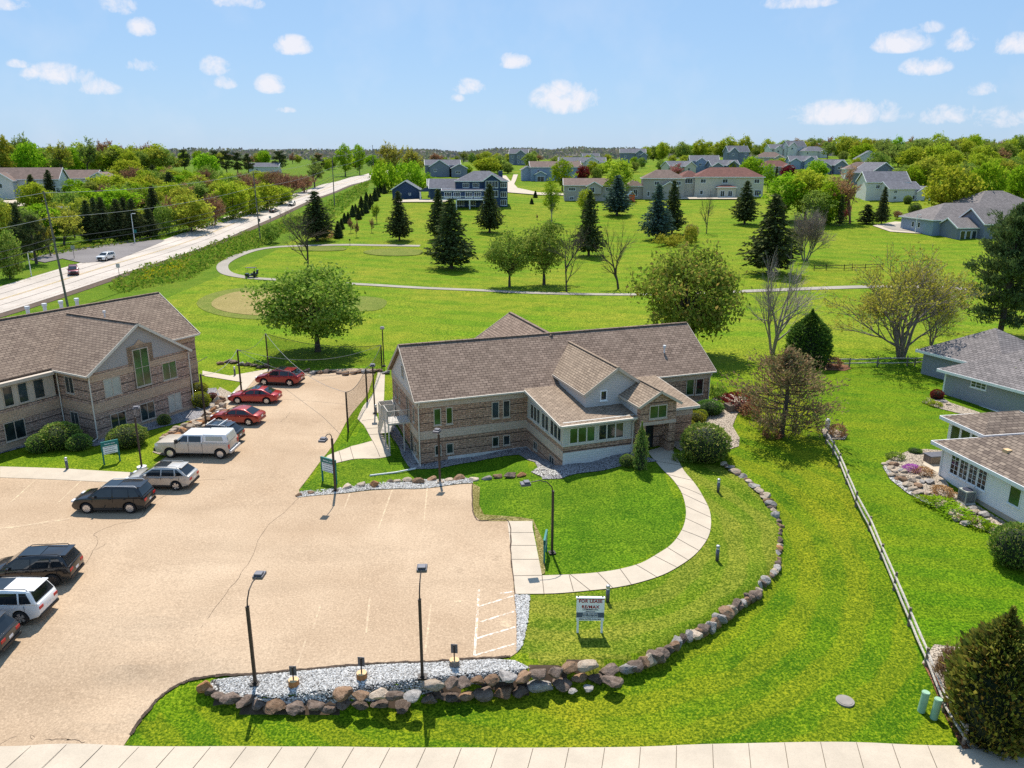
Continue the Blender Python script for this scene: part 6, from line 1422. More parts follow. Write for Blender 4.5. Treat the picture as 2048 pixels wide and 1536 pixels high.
# cabinets, manhole
for (bx, by), (tx, ty), lab in (((1842, 1422), (1849, 1383), 'pale green utility pedestal left of its twin beside the fence'), ((1867, 1436), (1873, 1399), 'pale green utility pedestal right of its twin beside the fence')):
    b = at(bx, by); o = empty('utility_pedestal', b, 0, lab, 'utility box', 'pale green utility pedestals'); h = .92
    m = MB(); m.tube([(0, 0, -.05), (.12, .05, h)], .165, 16); m.build('body', M['pedestal'], o, False)
    m = MB(); m.tube([(.12, .05, h), (.125, .05, h + .05)], [.185, .16], 16); m.build('cap', M['pedestal'], o)
b = at(1690, 1403); o = empty('manhole_cover', b, 0, 'round pale manhole cover set in the lawn', 'manhole cover')
m = MB(); m.tube([(0, 0, -.05), (0, 0, .06)], .40, 24); m.build('ring', M['manhole'], o); m = MB(); m.tube([(0, 0, .06), (0, 0, .075)], .33, 24); m.build('lid', M['manhole'], o)
# split rail fences
def railfence(posts, label, h=1.05, mat='wood_grey', pmat='wood_post', rails=(.42, .85), pw=.15, name='rail_fence'):
    pts = [at(*p) if not isinstance(p, Vector) else p for p in posts]
    o = empty(name, pts[0], 0, label, 'fence')
    L = [p - pts[0] for p in pts]
    for p in L:
        m = MB(); t = Vector((rnd.uniform(-.05, .05), rnd.uniform(-.05, .05), h * rnd.uniform(.95, 1.08))); m.tube([p - Vector((0, 0, .2)), p + t * .5, p + t], [pw * .55, pw * .5, pw * .45], 7); m.build('post', M[pmat], o)
    for p, q in zip(L[:-1], L[1:]):
        for r in rails:
            e = (q - p).normalized() * .12; m = MB(); z0, z1 = Vector((0, 0, r + rnd.uniform(-.05, .05))), Vector((0, 0, r + rnd.uniform(-.05, .05)))
            m.tube([p - e + z0, (p + q) / 2 + (z0 + z1) / 2 + Vector((0, 0, rnd.uniform(-.04, .02))), q + e + z1], [.055, .07, .055], 6); m.build('rail', M[mat], o)
    return o
railfence([(1652, 888), (1666, 909), (1678, 933), (1692, 968), (1711, 1013), (1737, 1062), (1761, 1118), (1787, 1180), (1817, 1252), (1851, 1333), (1887, 1424), (1926, 1490)], 'weathered split rail fence running from the pavement to the brown pine')
railfence([(1646, 733), (1698, 734), (1754, 733), (1814, 732), (1829, 733), (1890, 729), (1949, 727), (2010, 724)], 'split rail fence along the golf course behind the column cedar')
railfence([(1628, 541), (1652, 541), (1688, 541), (1704, 540), (1730, 540), (1765, 538)], 'dark rail fence across the grass beyond the bare trees', 1.3, 'bronze', 'bronze', (.5, 1.0))
railfence([(1795, 428), (1803, 434), (1818, 433), (1838, 430), (1852, 432)], 'dark rail fence behind the cul-de-sac shrubs', 1.3, 'wood_post', 'wood_post', (.5, 1.0))
# white railing at the reddish roofed house and playhouse
p = at(1262, 402); PH = empty('play_house', p, R(10), 'small orange and white play house beside the grey hipped house', 'play house')
m = MB(); m.box(-1.1, 1.1, -.9, .9, 0, 2.2); m.build('body', M['orange_thing'], PH); m = MB(); m.slab([(-1.5, -1.1, 2.1), (0, -1.1, 3.6), (0, 1.1, 3.6), (-1.5, 1.1, 2.1)], .15); m.slab([(1.5, 1.1, 2.1), (0, 1.1, 3.6), (0, -1.1, 3.6), (1.5, -1.1, 2.1)], .15); m.build('roof', M['trim_white'], PH)
m = MB(); m.slab([(-.6, -.9, 1.2), (.2, -.9, 1.2), (.6, -3.4, .1), (-.2, -3.4, .1)], .1); m.build('slide', M['orange_thing'], PH)
# air conditioner at the white house
b = at(1931, 1005); AC = empty('air_conditioner', b, FW.a, 'square grey air conditioner beside the white house wall', 'air conditioner')
m = MB(); m.box(-.42, .42, -.42, .42, 0, .08); m.build('pad', M['foundation'], AC); m = MB(); m.box(-.38, .38, -.38, .38, .08, .95); m.build('case', M['blind'], AC)
m = MB()
for z in range(9):
    for s in (-1, 1): m.box(-.32, .32, s * .385 - .008, s * .385 + .008, .16 + z * .08, .2 + z * .08); m.box(s * .385 - .008, s * .385 + .008, -.32, .32, .16 + z * .08, .2 + z * .08)
m.build('grille', M['sign_ink'], AC); m = MB(); m.tube([(0, 0, .95), (0, 0, .98)], .33, 18); m.build('fan_guard', M['sign_ink'], AC)
b = at(1872, 925); BX = empty('storage_box', (b.x, b.y, b.z), FW.a, 'dark storage box on the patio of the white house', 'box'); m = MB(); m.box(-.8, .8, -.4, .4, 0, .6); m.build('body', M['wood_post'], BX); m = MB(); m.box(-.85, .85, -.45, .45, .6, .68); m.build('lid', M['lamp_grey'], BX)
b = at(1471, 820); PL = empty('planter_box', b, R(15), 'low dark planter box among red flowers beside the office bed', 'planter'); m = MB(); m.box(-.9, .9, -.5, .5, 0, .6); m.build('body', M['wood_post'], PL, False, .03); m = MB(); m.box(-.8, .8, -.4, .4, .55, .615); m.build('soil', M['soil'], PL)
# golf net between posts behind the car park
def net_mat():
    t = NT('net'); u = t.uv(); s = t.n('SeparateXYZ'); t.put(u, s.inputs[0])
    a = t.math('FRACT', t.math('MULTIPLY', s.outputs[0], 9)); b = t.math('FRACT', t.math('MULTIPLY', s.outputs[1], 9))
    k = t.math('MAXIMUM', t.math('LESS_THAN', a, .15), t.math('LESS_THAN', b, .15))
    tr = t.n('BsdfTransparent'); d = t.n('BsdfDiffuse'); d.inputs[0].default_value = (.02, .02, .02, 1); x = t.n('MixShader'); t.put(k, x.inputs[0]); t.put(tr.outputs[0], x.inputs[1]); t.put(d.outputs[0], x.inputs[2]); t.t.links.new(x.outputs[0], t.out.inputs[0]); return t.m
M['net'] = net_mat()
NP = []
for bpx, tpx in (((537.5, 741), (533.6, 667)), ((764, 735), (761.5, 690)), ((734.7, 804), (731.5, 737)), ((696.5, 864), (694, 784))):
    b = at(*bpx); h = zat(tpx[0], tpx[1], b.y) - b.z; NP.append((b, h))
NT_ = empty('golf_net', NP[0][0], 0, 'black golf ball net hung between dark posts round the far end of the car park', 'net')
o0 = NP[0][0]
for b, h in NP:
    m = MB(); m.tube([b - o0 - Vector((0, 0, .2)), b - o0 + Vector((0, 0, h))], [.09, .075], 8); m.build('post', M['pole_brown'], NT_)
for (b, h), (b2, h2), sg in ((NP[0], NP[1], .9), (NP[1], NP[2], .5), (NP[2], NP[3], .7)):
    m = MB(); n = 14
    for i in range(n):
        for j in range(5):
            def P_(i, j):
                t = i / n; q = b.lerp(b2, t) - o0; top = h + (h2 - h) * t - sg * 4 * t * (1 - t) * .8; bot = .15 + .1 * math.sin(t * 9)
                w = .25 * math.sin(PI * j / 5) * math.sin(PI * t); return q + Vector((w, -w, bot + (top - bot) * j / 5))
            m.quad(P_(i, j), P_(i + 1, j), P_(i + 1, j + 1), P_(i, j + 1))
    m.build('netting', M['net'], NT_)
    m = MB(); m.tube([b.lerp(b2, t / 12) - o0 + Vector((0, 0, h + (h2 - h) * t / 12 - sg * 4 * (t / 12) * (1 - t / 12) * .8)) for t in range(13)], .025, 5); m.build('top_cord', M['wire'], NT_)
POL = {}
for k, (bpx, tpx, lab) in enumerate((((483, 783), (477.6, 699), 'dark wooden post at the pavement behind the bright red sedan'), ((412.5, 851), (406, 748), 'dark wooden post among the boulders beside the left office'))):
    b = at(*bpx); h = zat(tpx[0], tpx[1], b.y) - b.z; POL[k] = (b, h)
    o = empty('net_post', b, 0, lab, 'post', 'loose net posts'); m = MB(); m.tube([(0, 0, -.2), (0, 0, h)], [.10, .085], 8); m.build('shaft', M['pole_brown'], o); m = MB(); m.bar((0, 0, h - .12), (.35, 0, h - .12), .05); m.build('bracket', M['bronze'], o)
def cable(a, b, sag, label, mat='wire_pale', r=.018, n=14):
    m = MB(); m.tube([a.lerp(b, i / n) - Vector((0, 0, 4 * sag * (i / n) * (1 - i / n))) for i in range(n + 1)], r, 5)
    return tag(m.build('cable', M[mat]), label, 'cable', 'sagging cables over the car park')
top = lambda q: q[0] + Vector((0, 0, q[1]))
cable(top(POL[0]), top(NP[2]), 1.6, 'sagging cable from the post by the bright red sedan to the middle net post')
cable(top(POL[0]), top(NP[1]), 1.4, 'sagging cable from the post by the bright red sedan to the far right net post')
cable(top(NP[0]), top(NP[3]), 1.2, 'sagging cable across the car park to the nearest net post')
cable(top(POL[1]), top(POL[0]), .8, 'sagging cable between the two loose wooden posts')
cable(top(NP[0]), top(POL[0]), .7, 'sagging cable from the loose post to the left net post', 'wire')
# utility poles and their wires
UP = []
for bpx, tpx, lab in (((137, 618), (87, 382), 'tall leaning grey utility pole rising behind the left office roof'), ((521, 481), (506, 343), 'utility pole with transformer arm halfway up the road'), ((669, 411), (664, 312), 'utility pole beside the road behind the dark spruce'), ((748, 362), (745, 290), 'thin utility pole at the crest of the road'),):
    b = at(*bpx); d = ray(*tpx); t = b.y / d.y; tp = Vector((d.x * t, b.y, HC + d.z * t)); UP.append((b, tp))
    o = empty('utility_pole', b, 0, lab, 'utility pole', 'utility poles'); k = tp - b
    m = MB(); m.tube([(0, 0, -.5), k * .5, k], [.19, .165, .12], 8); m.build('shaft', M['wood_pole'], o)
    for f in (.60, .52):
        m = MB(); q = k * f; m.bar(q + Vector((0, -.35, 0)), q + Vector((0, .35, 0)), .1); m.build('bracket', M['galv'], o)
    if len(UP) == 2:
        m = MB(); q = k * .36; m.bar(q + Vector((-1.1, 0, 0)), q + Vector((1.3, 0, .1)), .12); m.build('cross_arm', M['wood_pole'], o); m = MB(); q = k * .30; m.tube([q + Vector((.3, 0, -.4)), q + Vector((.3, 0, .4))], .22, 10); m.build('transformer', M['lamp_grey'], o)
bL = UP[0][0] + Vector((-6, -48, 0)); UPX = [(bL, UP[0][1] + Vector((-6, -48, 0)))] + UP
wn = 0
for (b0, t0), (b1, t1), nm in zip(UPX[:-1], UPX[1:], ('off the left edge to the leaning pole', 'from the leaning pole to the second pole', 'between the second and third utility pole', 'from the third pole to the crest')):
    for f, r, s, wd in ((.985, .03, 1.0, 'topmost overhead wire '), (.78, .03, 1.1, 'second overhead wire from the top, '), (.61, .045, 1.2, 'upper thick cable of the bundle, '), (.56, .05, 1.3, 'middle thick cable of the bundle, '), (.50, .04, 1.4, 'lowest cable of the bundle, ')):
        a, b = b0.lerp(t0, f), b1.lerp(t1, f); m = MB(); m.tube([a.lerp(b, i / 16) - Vector((0, 0, 4 * s * (i / 16) * (1 - i / 16))) for i in range(17)], r, 5)
        tag(m.build('overhead_wire', M['wire_pale' if f > .7 else 'wire']), wd + nm, 'wire', 'overhead wires along the road')
# street lamps and road signs on the left
for bpx, tpx, ax, lab in (((270, 487), (264, 428), .3, 'white street lamp with green name plate at the side road'), ((63, 553), (55, 505), .3, 'short white street lamp on the left verge'), ((117, 412), (110, 375), 1.2, 'thin street lamp in the court of the left houses'), ((1830, 466), (1834, 430), .2, 'slim street lamp at the cul-de-sac')):
    b = at(*bpx); h = zat(tpx[0], tpx[1], b.y) - b.z; o = empty('street_lamp', b, 0, lab, 'street lamp', 'street lamps')
    m = MB(); m.tube([(0, 0, 0), (0, 0, h)], [.11, .08], 8); m.build('pole', M['white_metal'], o); m = MB(); m.tube([(0, 0, h), (ax * .6, 0, h + .15), (ax * 1.6, 0, h + .12)], .06, 6); m.build('arm', M['white_metal'], o); m = MB(); m.box(ax * 1.2, ax * 1.2 + .7, -.16, .16, h + .03, h + .17); m.build('lamp_head', M['white_metal'], o, False, .03)
    if bpx[0] == 270: m = MB(); m.box(-.1, .8, -.03, .03, h * .35, h * .47); m.build('name_plate', M['teal'], o)
for bpx, tpx, w, mat, lab in (((240, 561), (237, 527), .75, 'galv', 'road sign seen from behind on the near verge of the road'), ((149, 518), (145, 491), .85, 'galv', 'sign at the mouth of the side road seen from behind'), ((541, 447), (540, 432), .7, 'galv', 'small road sign beside the second utility pole'), ((700, 490), (700, 478), .4, 'bronze', 'small dark tee marker beside the cart path')):
    b = at(*bpx); h = zat(tpx[0], tpx[1], b.y) - b.z; o = empty('road_sign', b, R(rnd.uniform(-15, 15)), lab, 'road sign', 'road signs')
    m = MB(); m.tube([(0, 0, 0), (0, 0, h)], .05, 6); m.build('post', M['wood_post'], o); m = MB(); m.box(-w / 2, w / 2, -.06, -.04, h - w * 1.05, h); m.build('plate', M[mat], o)

# boulders
def rock_mesh(seed, sub=3):
    r = random.Random(seed); bm = bmesh.new(); bmesh.ops.create_icosphere(bm, subdivisions=sub, radius=1)
    cuts = [(Vector((r.gauss(0, 1), r.gauss(0, 1), r.gauss(0, 1))).normalized(), r.uniform(.5, .86)) for _ in range(13)]
    ph = [r.uniform(0, 9) for _ in range(6)]
    for v in bm.verts:
        d = v.co.normalized(); k = 1.0
        for n, h in cuts:
            q = d.dot(n)
            if q > .05: k = min(k, h / q)
        k *= 1 + .05 * math.sin(5 * d.x + ph[0]) * math.sin(5 * d.y + ph[1]) + .03 * math.sin(13 * d.z + ph[2]) * math.sin(11 * d.x + ph[3]) + r.uniform(-.02, .02)
        v.co = d * k
    me = bpy.data.meshes.new('boulder'); bm.to_mesh(me); bm.free()
    me.polygons.foreach_set('use_smooth', [True] * len(me.polygons)); 
    try: me.set_sharp_from_angle(angle=R(13))
    except Exception: pass
    me.materials.append(M['rock_dark']); return me
ROCKS = [rock_mesh(s) for s in range(12)]
nrock = 0
def boulder(u, v, w, h, tone, label, group, zc=None, sy=.85):
    """a boulder whose outline in the photo is w by h pixels round (u, v)"""
    global nrock
    p = at(u, v, .2); s = scale(p); wm = w * s; dn = math.asin(-ray(u, v).normalized().z)
    dep = wm * sy; hm = min(max((h * s - dep * math.sin(dn)) / math.cos(dn), .42 * wm), 1.15 * wm)
    if zc is None: p = at(u, v, hm * .42)
    else: p = atz(u, v, zc)
    o = bpy.data.objects.new('boulder', ROCKS[nrock % 12]); C.objects.link(o); nrock += 1
    o.location = p; o.scale = (wm * .69, dep * .69, hm * .69); o.rotation_euler = (rnd.uniform(-.2, .2), rnd.uniform(-.2, .2), rnd.uniform(-.5, .5))
    o.material_slots[0].link = 'OBJECT'; o.material_slots[0].material = M['rock_' + tone]
    return tag(o, label, 'boulder', group)
T4 = lambda x, y, w, h: (360 + x / 3.413, 1220 + y / 3.413, w / 3.413, h / 3.413)
T5 = lambda x, y, w, h: (860 + x / 3.413, 1160 + y / 3.413, w / 3.413, h / 3.413)
T2 = lambda x, y, w, h: (1000 + x / 3.413, 900 + y / 3.413, w / 3.413, h / 3.413)
TONE = {'d': ('dark', 'dark grey'), 'b': ('brown', 'brown'), 'p': ('pale', 'pale grey'), 'r': ('rust', 'rust brown'), 't': ('tan', 'tan')}
single = [(T4, 170, 525, 92, 105, 'r'), (T4, 210, 558, 70, 70, 'd'), (T4, 262, 588, 82, 64, 'd'), (T4, 350, 605, 115, 80, 'd'), (T4, 440, 625, 118, 85, 'd'), (T4, 540, 640, 95, 80, 'd'), (T4, 655, 650, 155, 90, 'b'), (T4, 795, 652, 135, 90, 'd'), (T4, 920, 635, 116, 95, 'd'), (T4, 1018, 657, 110, 76, 'd')]
upper = [(T4, 1122, 565, 128, 110, 'b'), (T4, 1235, 580, 110, 95, 'b'), (T4, 1365, 570, 125, 85, 't'), (T4, 1475, 585, 106, 84, 'd'), (T4, 1590, 585, 112, 84, 'p'), (T4, 1735, 510, 125, 90, 't'),
         (T5, 145, 705, 92, 86, 'd'), (T5, 232, 702, 96, 70, 'd'), (T5, 325, 682, 100, 84, 'b'), (T5, 425, 677, 100, 88, 'b'), (T5, 530, 655, 112, 80, 'p'), (T5, 640, 657, 116, 90, 'b'), (T5, 750, 637, 122, 84, 'd'), (T5, 860, 627, 104, 104, 'd'), (T5, 965, 592, 116, 94, 'b'), (T5, 1080, 582, 126, 94, 't')]
lower = [(T4, 1122, 640, 110, 75, 'd'), (T4, 1235, 640, 112, 75, 'd'), (T4, 1365, 632, 116, 70, 'd'), (T4, 1525, 650, 114, 64, 'd'), (T4, 1700, 610, 112, 100, 'd'), (T5, 55, 770, 110, 100, 'd'), (T5, 135, 795, 116, 100, 'd'), (T5, 250, 785, 110, 84, 'b'), (T5, 368, 765, 134, 100, 'd'), (T5, 500, 765, 126, 110, 'b'), (T5, 620, 758, 104, 94, 'd'), (T5, 757, 725, 148, 96, 'p'), (T5, 905, 712, 124, 104, 'd'), (T5, 1020, 662, 104, 90, 'b'), (T5, 1130, 672, 95, 105, 'd'), (T5, 1085, 735, 72, 44, 'p'), (T5, 978, 758, 62, 44, 'p')]
curve_ = [(T5, 1230, 608, 118, 96, 'd'), (T5, 1245, 688, 108, 60, 'd'), (T5, 1350, 590, 124, 100, 'p'), (T5, 1452, 555, 92, 96, 'b'), (T5, 1540, 530, 104, 116, 'd'), (T5, 1618, 472, 92, 84, 'd'), (T5, 1680, 425, 84, 114, 'p'), (T5, 1760, 382, 78, 84, 'p'), (T5, 1835, 345, 114, 104, 'b'), (T5, 1910, 318, 80, 92, 'p'), (T5, 1970, 268, 92, 92, 'p'),
          (T2, 1545, 1118, 84, 92, 'b'), (T2, 1605, 1068, 64, 90, 'd'), (T2, 1655, 1048, 56, 62, 'p'), (T2, 1698, 1012, 64, 80, 'd'), (T2, 1748, 985, 74, 70, 'd'), (T2, 1762, 928, 54, 62, 'p'), (T2, 1805, 892, 64, 64, 'p'), (T2, 1828, 852, 48, 42, 'b'), (T2, 1858, 846, 62, 56, 'p'), (T2, 1872, 806, 66, 52, 'p'), (T2, 1898, 772, 42, 42, 'd'), (T2, 1886, 706, 52, 42, 'p'), (T2, 1906, 672, 42, 38, 'r'), (T2, 1906, 628, 38, 42, 'd'), (T2, 1910, 580, 30, 42, 'd'), (T2, 1910, 522, 42, 48, 'b'), (T2, 1884, 458, 48, 82, 'p'), (T2, 1862, 412, 44, 34, 't'), (T2, 1845, 370, 62, 52, 'p'), (T2, 1812, 316, 52, 42, 't'), (T2, 1780, 280, 44, 32, 't'), (T2, 1735, 245, 52, 36, 'p'), (T2, 1698, 212, 36, 22, 't'), (T2, 1660, 180, 52, 22, 'p'), (T2, 1610, 147, 52, 26, 't'), (T2, 1570, 117, 44, 22, 'p'), (T2, 1530, 92, 42, 22, 't')]
fill = []
for k, (A_, B__) in enumerate(zip(curve_[:-1], curve_[1:])):
    fill.append(A_ if A_[0] is T5 else (A_[0], A_[1], A_[2], A_[3] * 1.12, A_[4] * 1.12, A_[5]))
    if k >= 2 and A_[0] is B__[0]: fill.append((A_[0], (A_[1] + B__[1]) / 2 + 3, (A_[2] + B__[2]) / 2 + 4, (A_[3] + B__[3]) * .46, (A_[4] + B__[4]) * .46, 'dbdt'[k % 4]))
curve_ = fill + curve_[-1:]
for lst, nm, zc in ((single, 'at the left end of the boulder wall', None), (upper, 'in the wall top course', 'u'), (lower, 'in the wall bottom course', 'l'), (curve_, 'in the boulder row climbing the lawn', 'c')):
    for i, (T_, x, y, w, h, k) in enumerate(lst):
        u, v, w, h = T_(x, y, w, h)
        pu = at(u, v); zz = {None: None, 'u': -.05, 'l': -.72, 'c': None}[zc]
        if zc == 'c':
            q = atz(u, v, 0); lo_ = float(_idw(_OU, q.x, q.y)); hi_ = float(_idw(_IN, q.x, q.y)); zz = lo_ + (hi_ - lo_) * .55 + .10; w *= 1.15; h *= 1.12
        boulder(u, v, w, h, TONE[k][0], f'{TONE[k][1]} boulder, {ordn(i)} from the left {nm}', 'boulders of the curved retaining wall', zz)
T1 = lambda x, y, w, h: (560 + x / 3.413, 880 + y / 3.413, w / 3.413, h / 3.413)
rowb = [(130, 374, 44, 34, 'b'), (210, 357, 44, 22, 'b'), (455, 318, 66, 40, 't'), (560, 300, 60, 26, 't'), (645, 300, 60, 62, 'r'), (752, 282, 46, 24, 'd'), (800, 282, 50, 22, 't'), (870, 273, 64, 20, 't'), (950, 280, 74, 62, 'b'), (1035, 266, 64, 38, 'b'), (1098, 288, 50, 44, 't'), (1160, 272, 64, 44, 't'), (1222, 259, 84, 62, 'b'), (1325, 266, 56, 36, 't'), (1415, 259, 68, 34, 'p'), (1490, 246, 64, 28, 'b'), (1570, 238, 84, 32, 'd'), (1648, 236, 58, 28, 'r'), (1845, 180, 40, 30, 'p'), (1800, 205, 30, 22, 'p')]
for i, (x, y, w, h, k) in enumerate(rowb):
    u, v, w, h = T1(x, y, w, h); boulder(u, v, w, h, TONE[k][0], f'{TONE[k][1]} boulder, {ordn(i)} from the left in the row before the office', 'boulders between car park and office')
# far boulder row under the maple and the heap at the left office
for i in range(26):
    t = i / 25; u = 442 + t * 330; v = 724 + 12 * math.sin(t * 2.2) + rnd.uniform(-3, 3) + (8 if t > .3 else 0)
    k = rnd.choice('dbpdb'); boulder(u, v, rnd.uniform(11, 17), rnd.uniform(8, 11), TONE[k][0], f'{TONE[k][1]} boulder, {ordn(i)} from the left in the low wall under the maple', 'boulders under the maple')
heap = [(300 + x / 4.885, 780 + y / 4.885) for x, y in ((130, 470), (155, 445), (190, 465), (205, 420), (265, 440), (245, 395), (225, 450), (300, 412), (280, 375), (325, 395), (350, 345), (375, 330), (400, 357), (410, 320), (440, 332), (462, 330), (480, 290), (500, 318), (522, 300), (540, 250), (575, 240), (592, 280), (560, 275), (610, 205), (630, 245), (630, 175), (650, 212), (670, 165), (690, 195), (715, 155), (680, 125), (660, 95), (692, 90))]
for i, (u, v) in enumerate(heap):
    k = rnd.choice('tbtrb'); boulder(u, v, rnd.uniform(14, 20), rnd.uniform(11, 15), TONE[k][0], f'{TONE[k][1]} boulder, {ordn(i)} uphill in the heap beside the left office', 'boulders beside the left office')
# rockery at the white house, other single stones
W3 = lambda x, y: (1500 + x / 3.737, 860 + y / 3.737)
rk = [(1040, 245, 50), (1080, 255, 60), (1050, 285, 55), (1080, 305, 50), (1060, 335, 60), (1130, 300, 50), (1125, 340, 60), (1150, 310, 55), (1145, 365, 65), (1205, 370, 65), (1175, 405, 70), (1220, 440, 65), (1260, 415, 60), (1250, 350, 50), (1340, 385, 65), (1290, 385, 45), (1265, 465, 75), (1310, 490, 45), (1330, 470, 40), (1355, 525, 50), (1390, 490, 45), (1395, 550, 55), (1425, 520, 55), (1440, 575, 60), (1460, 545, 50), (1505, 565, 45), (1505, 615, 60), (1540, 665, 55), (1565, 655, 65), (1580, 600, 70), (1660, 610, 75), (1660, 680, 90), (1620, 695, 70), (1600, 700, 55), (1755, 630, 80), (1760, 685, 75), (1665, 585, 60), (1010, 255, 40), (1100, 365, 45), (1225, 475, 40)]
for i, (x, y, w) in enumerate(rk):
    u, v = W3(x, y); k = rnd.choice('ttpbt'); boulder(u, v, w / 3.737, w * .75 / 3.737, TONE[k][0], f'{TONE[k][1]} stone, {ordn(i)} from the left in the rockery of the white house', 'rockery stones by the white house')
for (u, v, w, k, lab) in ((2030, 1477, 26, 'p', 'pale rock on the gravel under the big cedar'), (1944, 1478, 12, 'p', 'small pale stone at the foot of the last fence post'), (1888, 803, 12, 'p', 'pale stone in the bed under the grey house window'), (1878, 807, 11, 't', 'tan stone in the bed under the grey house window'), (1896, 808, 10, 't', 'small tan stone right of the others under the grey house'), (1655, 872, 16, 'p', 'pale stone at the top end of the rail fence'), (1680, 866, 14, 't', 'tan stone in the bed at the top end of the rail fence')):
    boulder(u, v, w, w * .7, TONE[k][0], lab, None)
b = at(1654, 857); o = empty('marker_stone', b, 0, 'pale upright marker stone at the top end of the rail fence', 'marker')
m = MB(); m.tube([(0, 0, 0), (0, 0, .7), (0, 0, .85)], [.2, .19, .1], 10); m.build('shaft', M['foundation'], o)
# loose white pebbles lying on the gravel strip
def pebbles(name, px, n, size, mats):
    poly = pp(*px); xs = [p[0] for p in poly]; ys = [p[1] for p in poly]; vs = []; fs = []; g = np.random.default_rng(3)
    x = g.uniform(min(xs), max(xs), n * 4); y = g.uniform(min(ys), max(ys), n * 4); k = inside(poly, x, y); x, y = x[k][:n], y[k][:n]; z = Zn(x, y) + .06
    base = np.array([(1, 0, 0), (0, 1, 0), (-1, 0, 0), (0, -1, 0), (.1, .1, .8), (0, 0, -.8)]); tri = [(0, 1, 4), (1, 2, 4), (2, 3, 4), (3, 0, 4), (1, 0, 5), (2, 1, 5), (3, 2, 5), (0, 3, 5)]
    for i in range(len(x)):
        s = g.uniform(.6, 1.5) * size; a = g.uniform(0, 6.3); c_, s_ = math.cos(a), math.sin(a); sx, sy, sz = s * g.uniform(.7, 1.3), s * g.uniform(.6, 1), s * g.uniform(.5, .8)
        b = len(vs)
        for q in base: vs.append((x[i] + (q[0] * sx) * c_ - (q[1] * sy) * s_, y[i] + (q[0] * sx) * s_ + (q[1] * sy) * c_, z[i] + q[2] * sz))
        fs += [tuple(b + j for j in t) for t in tri]
    me = bpy.data.meshes.new(name); me.from_pydata(vs, [], fs); me.materials.append(mats); o = bpy.data.objects.new(name, me); C.objects.link(o); return o
t = NT('pebble'); isl = t.n('NewGeometry').outputs['Random Per Island']; M['pebble'] = t.done(t.ramp(isl, (0.0, (.20, .185, .17)), (.35, (.42, .40, .375)), (.7, (.60, .58, .55)), (1.0, (.74, .72, .69))), .9, spec=.15)
tag(pebbles('gravel', [(428, 1362), (500, 1354), (600, 1345), (700, 1336), (790, 1330), (850, 1329), (920, 1324), (985, 1321), (1030, 1324), (1058, 1340), (1030, 1360), (900, 1368), (800, 1392), (640, 1405), (540, 1398), (450, 1384)], 9000, .045, M['pebble']), 'loose white and grey stones of the gravel strip', 'gravel', kind='stuff')
tag(pebbles('gravel', [(1034, 1306), (1034, 1240), (1030, 1191), (1060, 1192), (1056, 1240), (1046, 1290)], 1500, .05, M['pebble']), 'white stones along the edge of the hatched bay', 'gravel', kind='stuff')
tag(pebbles('gravel', [(594, 996), (600, 984), (690, 976), (850, 960), (945, 957), (945, 967), (800, 978), (690, 987)], 2500, .05, M['pebble']), 'white stones along the far edge of the stalls', 'gravel', kind='stuff')
# ------------------------------------------------------------------ trees and shrubs
G = np.random.default_rng(11)
def cards(c, size, aspect=.6, g=G, flat=0.0, dirs=None):
    """leaf-sized quads at the points c, turned at random (or laid along dirs)"""
    n = len(c); s = size * g.uniform(.65, 1.35, (n, 1))
    if dirs is None:
        a = g.normal(size=(n, 3)); a[:, 2] *= 1 - flat
    else: a = dirs + g.normal(size=(n, 3)) * .25
    a /= np.linalg.norm(a, axis=1, keepdims=True) + 1e-9
    b = np.cross(a, g.normal(size=(n, 3))); b /= np.linalg.norm(b, axis=1, keepdims=True) + 1e-9
    a, b = a * s / 2, b * s / 2 * aspect
    return np.stack([c - a - b * .5, c + b * .1 - a * .2 - b, c + a, c - a * .1 + b], 1).reshape(-1, 3)
def card_mesh(name, V, mat, extra=None):
    n = len(V) // 4; F = np.arange(n * 4).reshape(-1, 4).tolist(); V = V.tolist()
    me = bpy.data.meshes.new(name); me.from_pydata(V, [], F); me.materials.append(mat); return me
def limb_mesh(name, limbs, mat, n=6):
    m = MB()
    for pts, rs in limbs: m.tube(pts, rs, n if rs[0] > .08 else (4 if rs[0] > .03 else 3), False)
    me = bpy.data.meshes.new(name); me.from_pydata(m.v, [], m.f); me.polygons.foreach_set('use_smooth', [True] * len(me.polygons)); me.materials.append(mat); return me
def bez(a, b, c, n):
    return [a * (1 - t) ** 2 + b * 2 * t * (1 - t) + c * t * t for t in [i / n for i in range(n + 1)]]
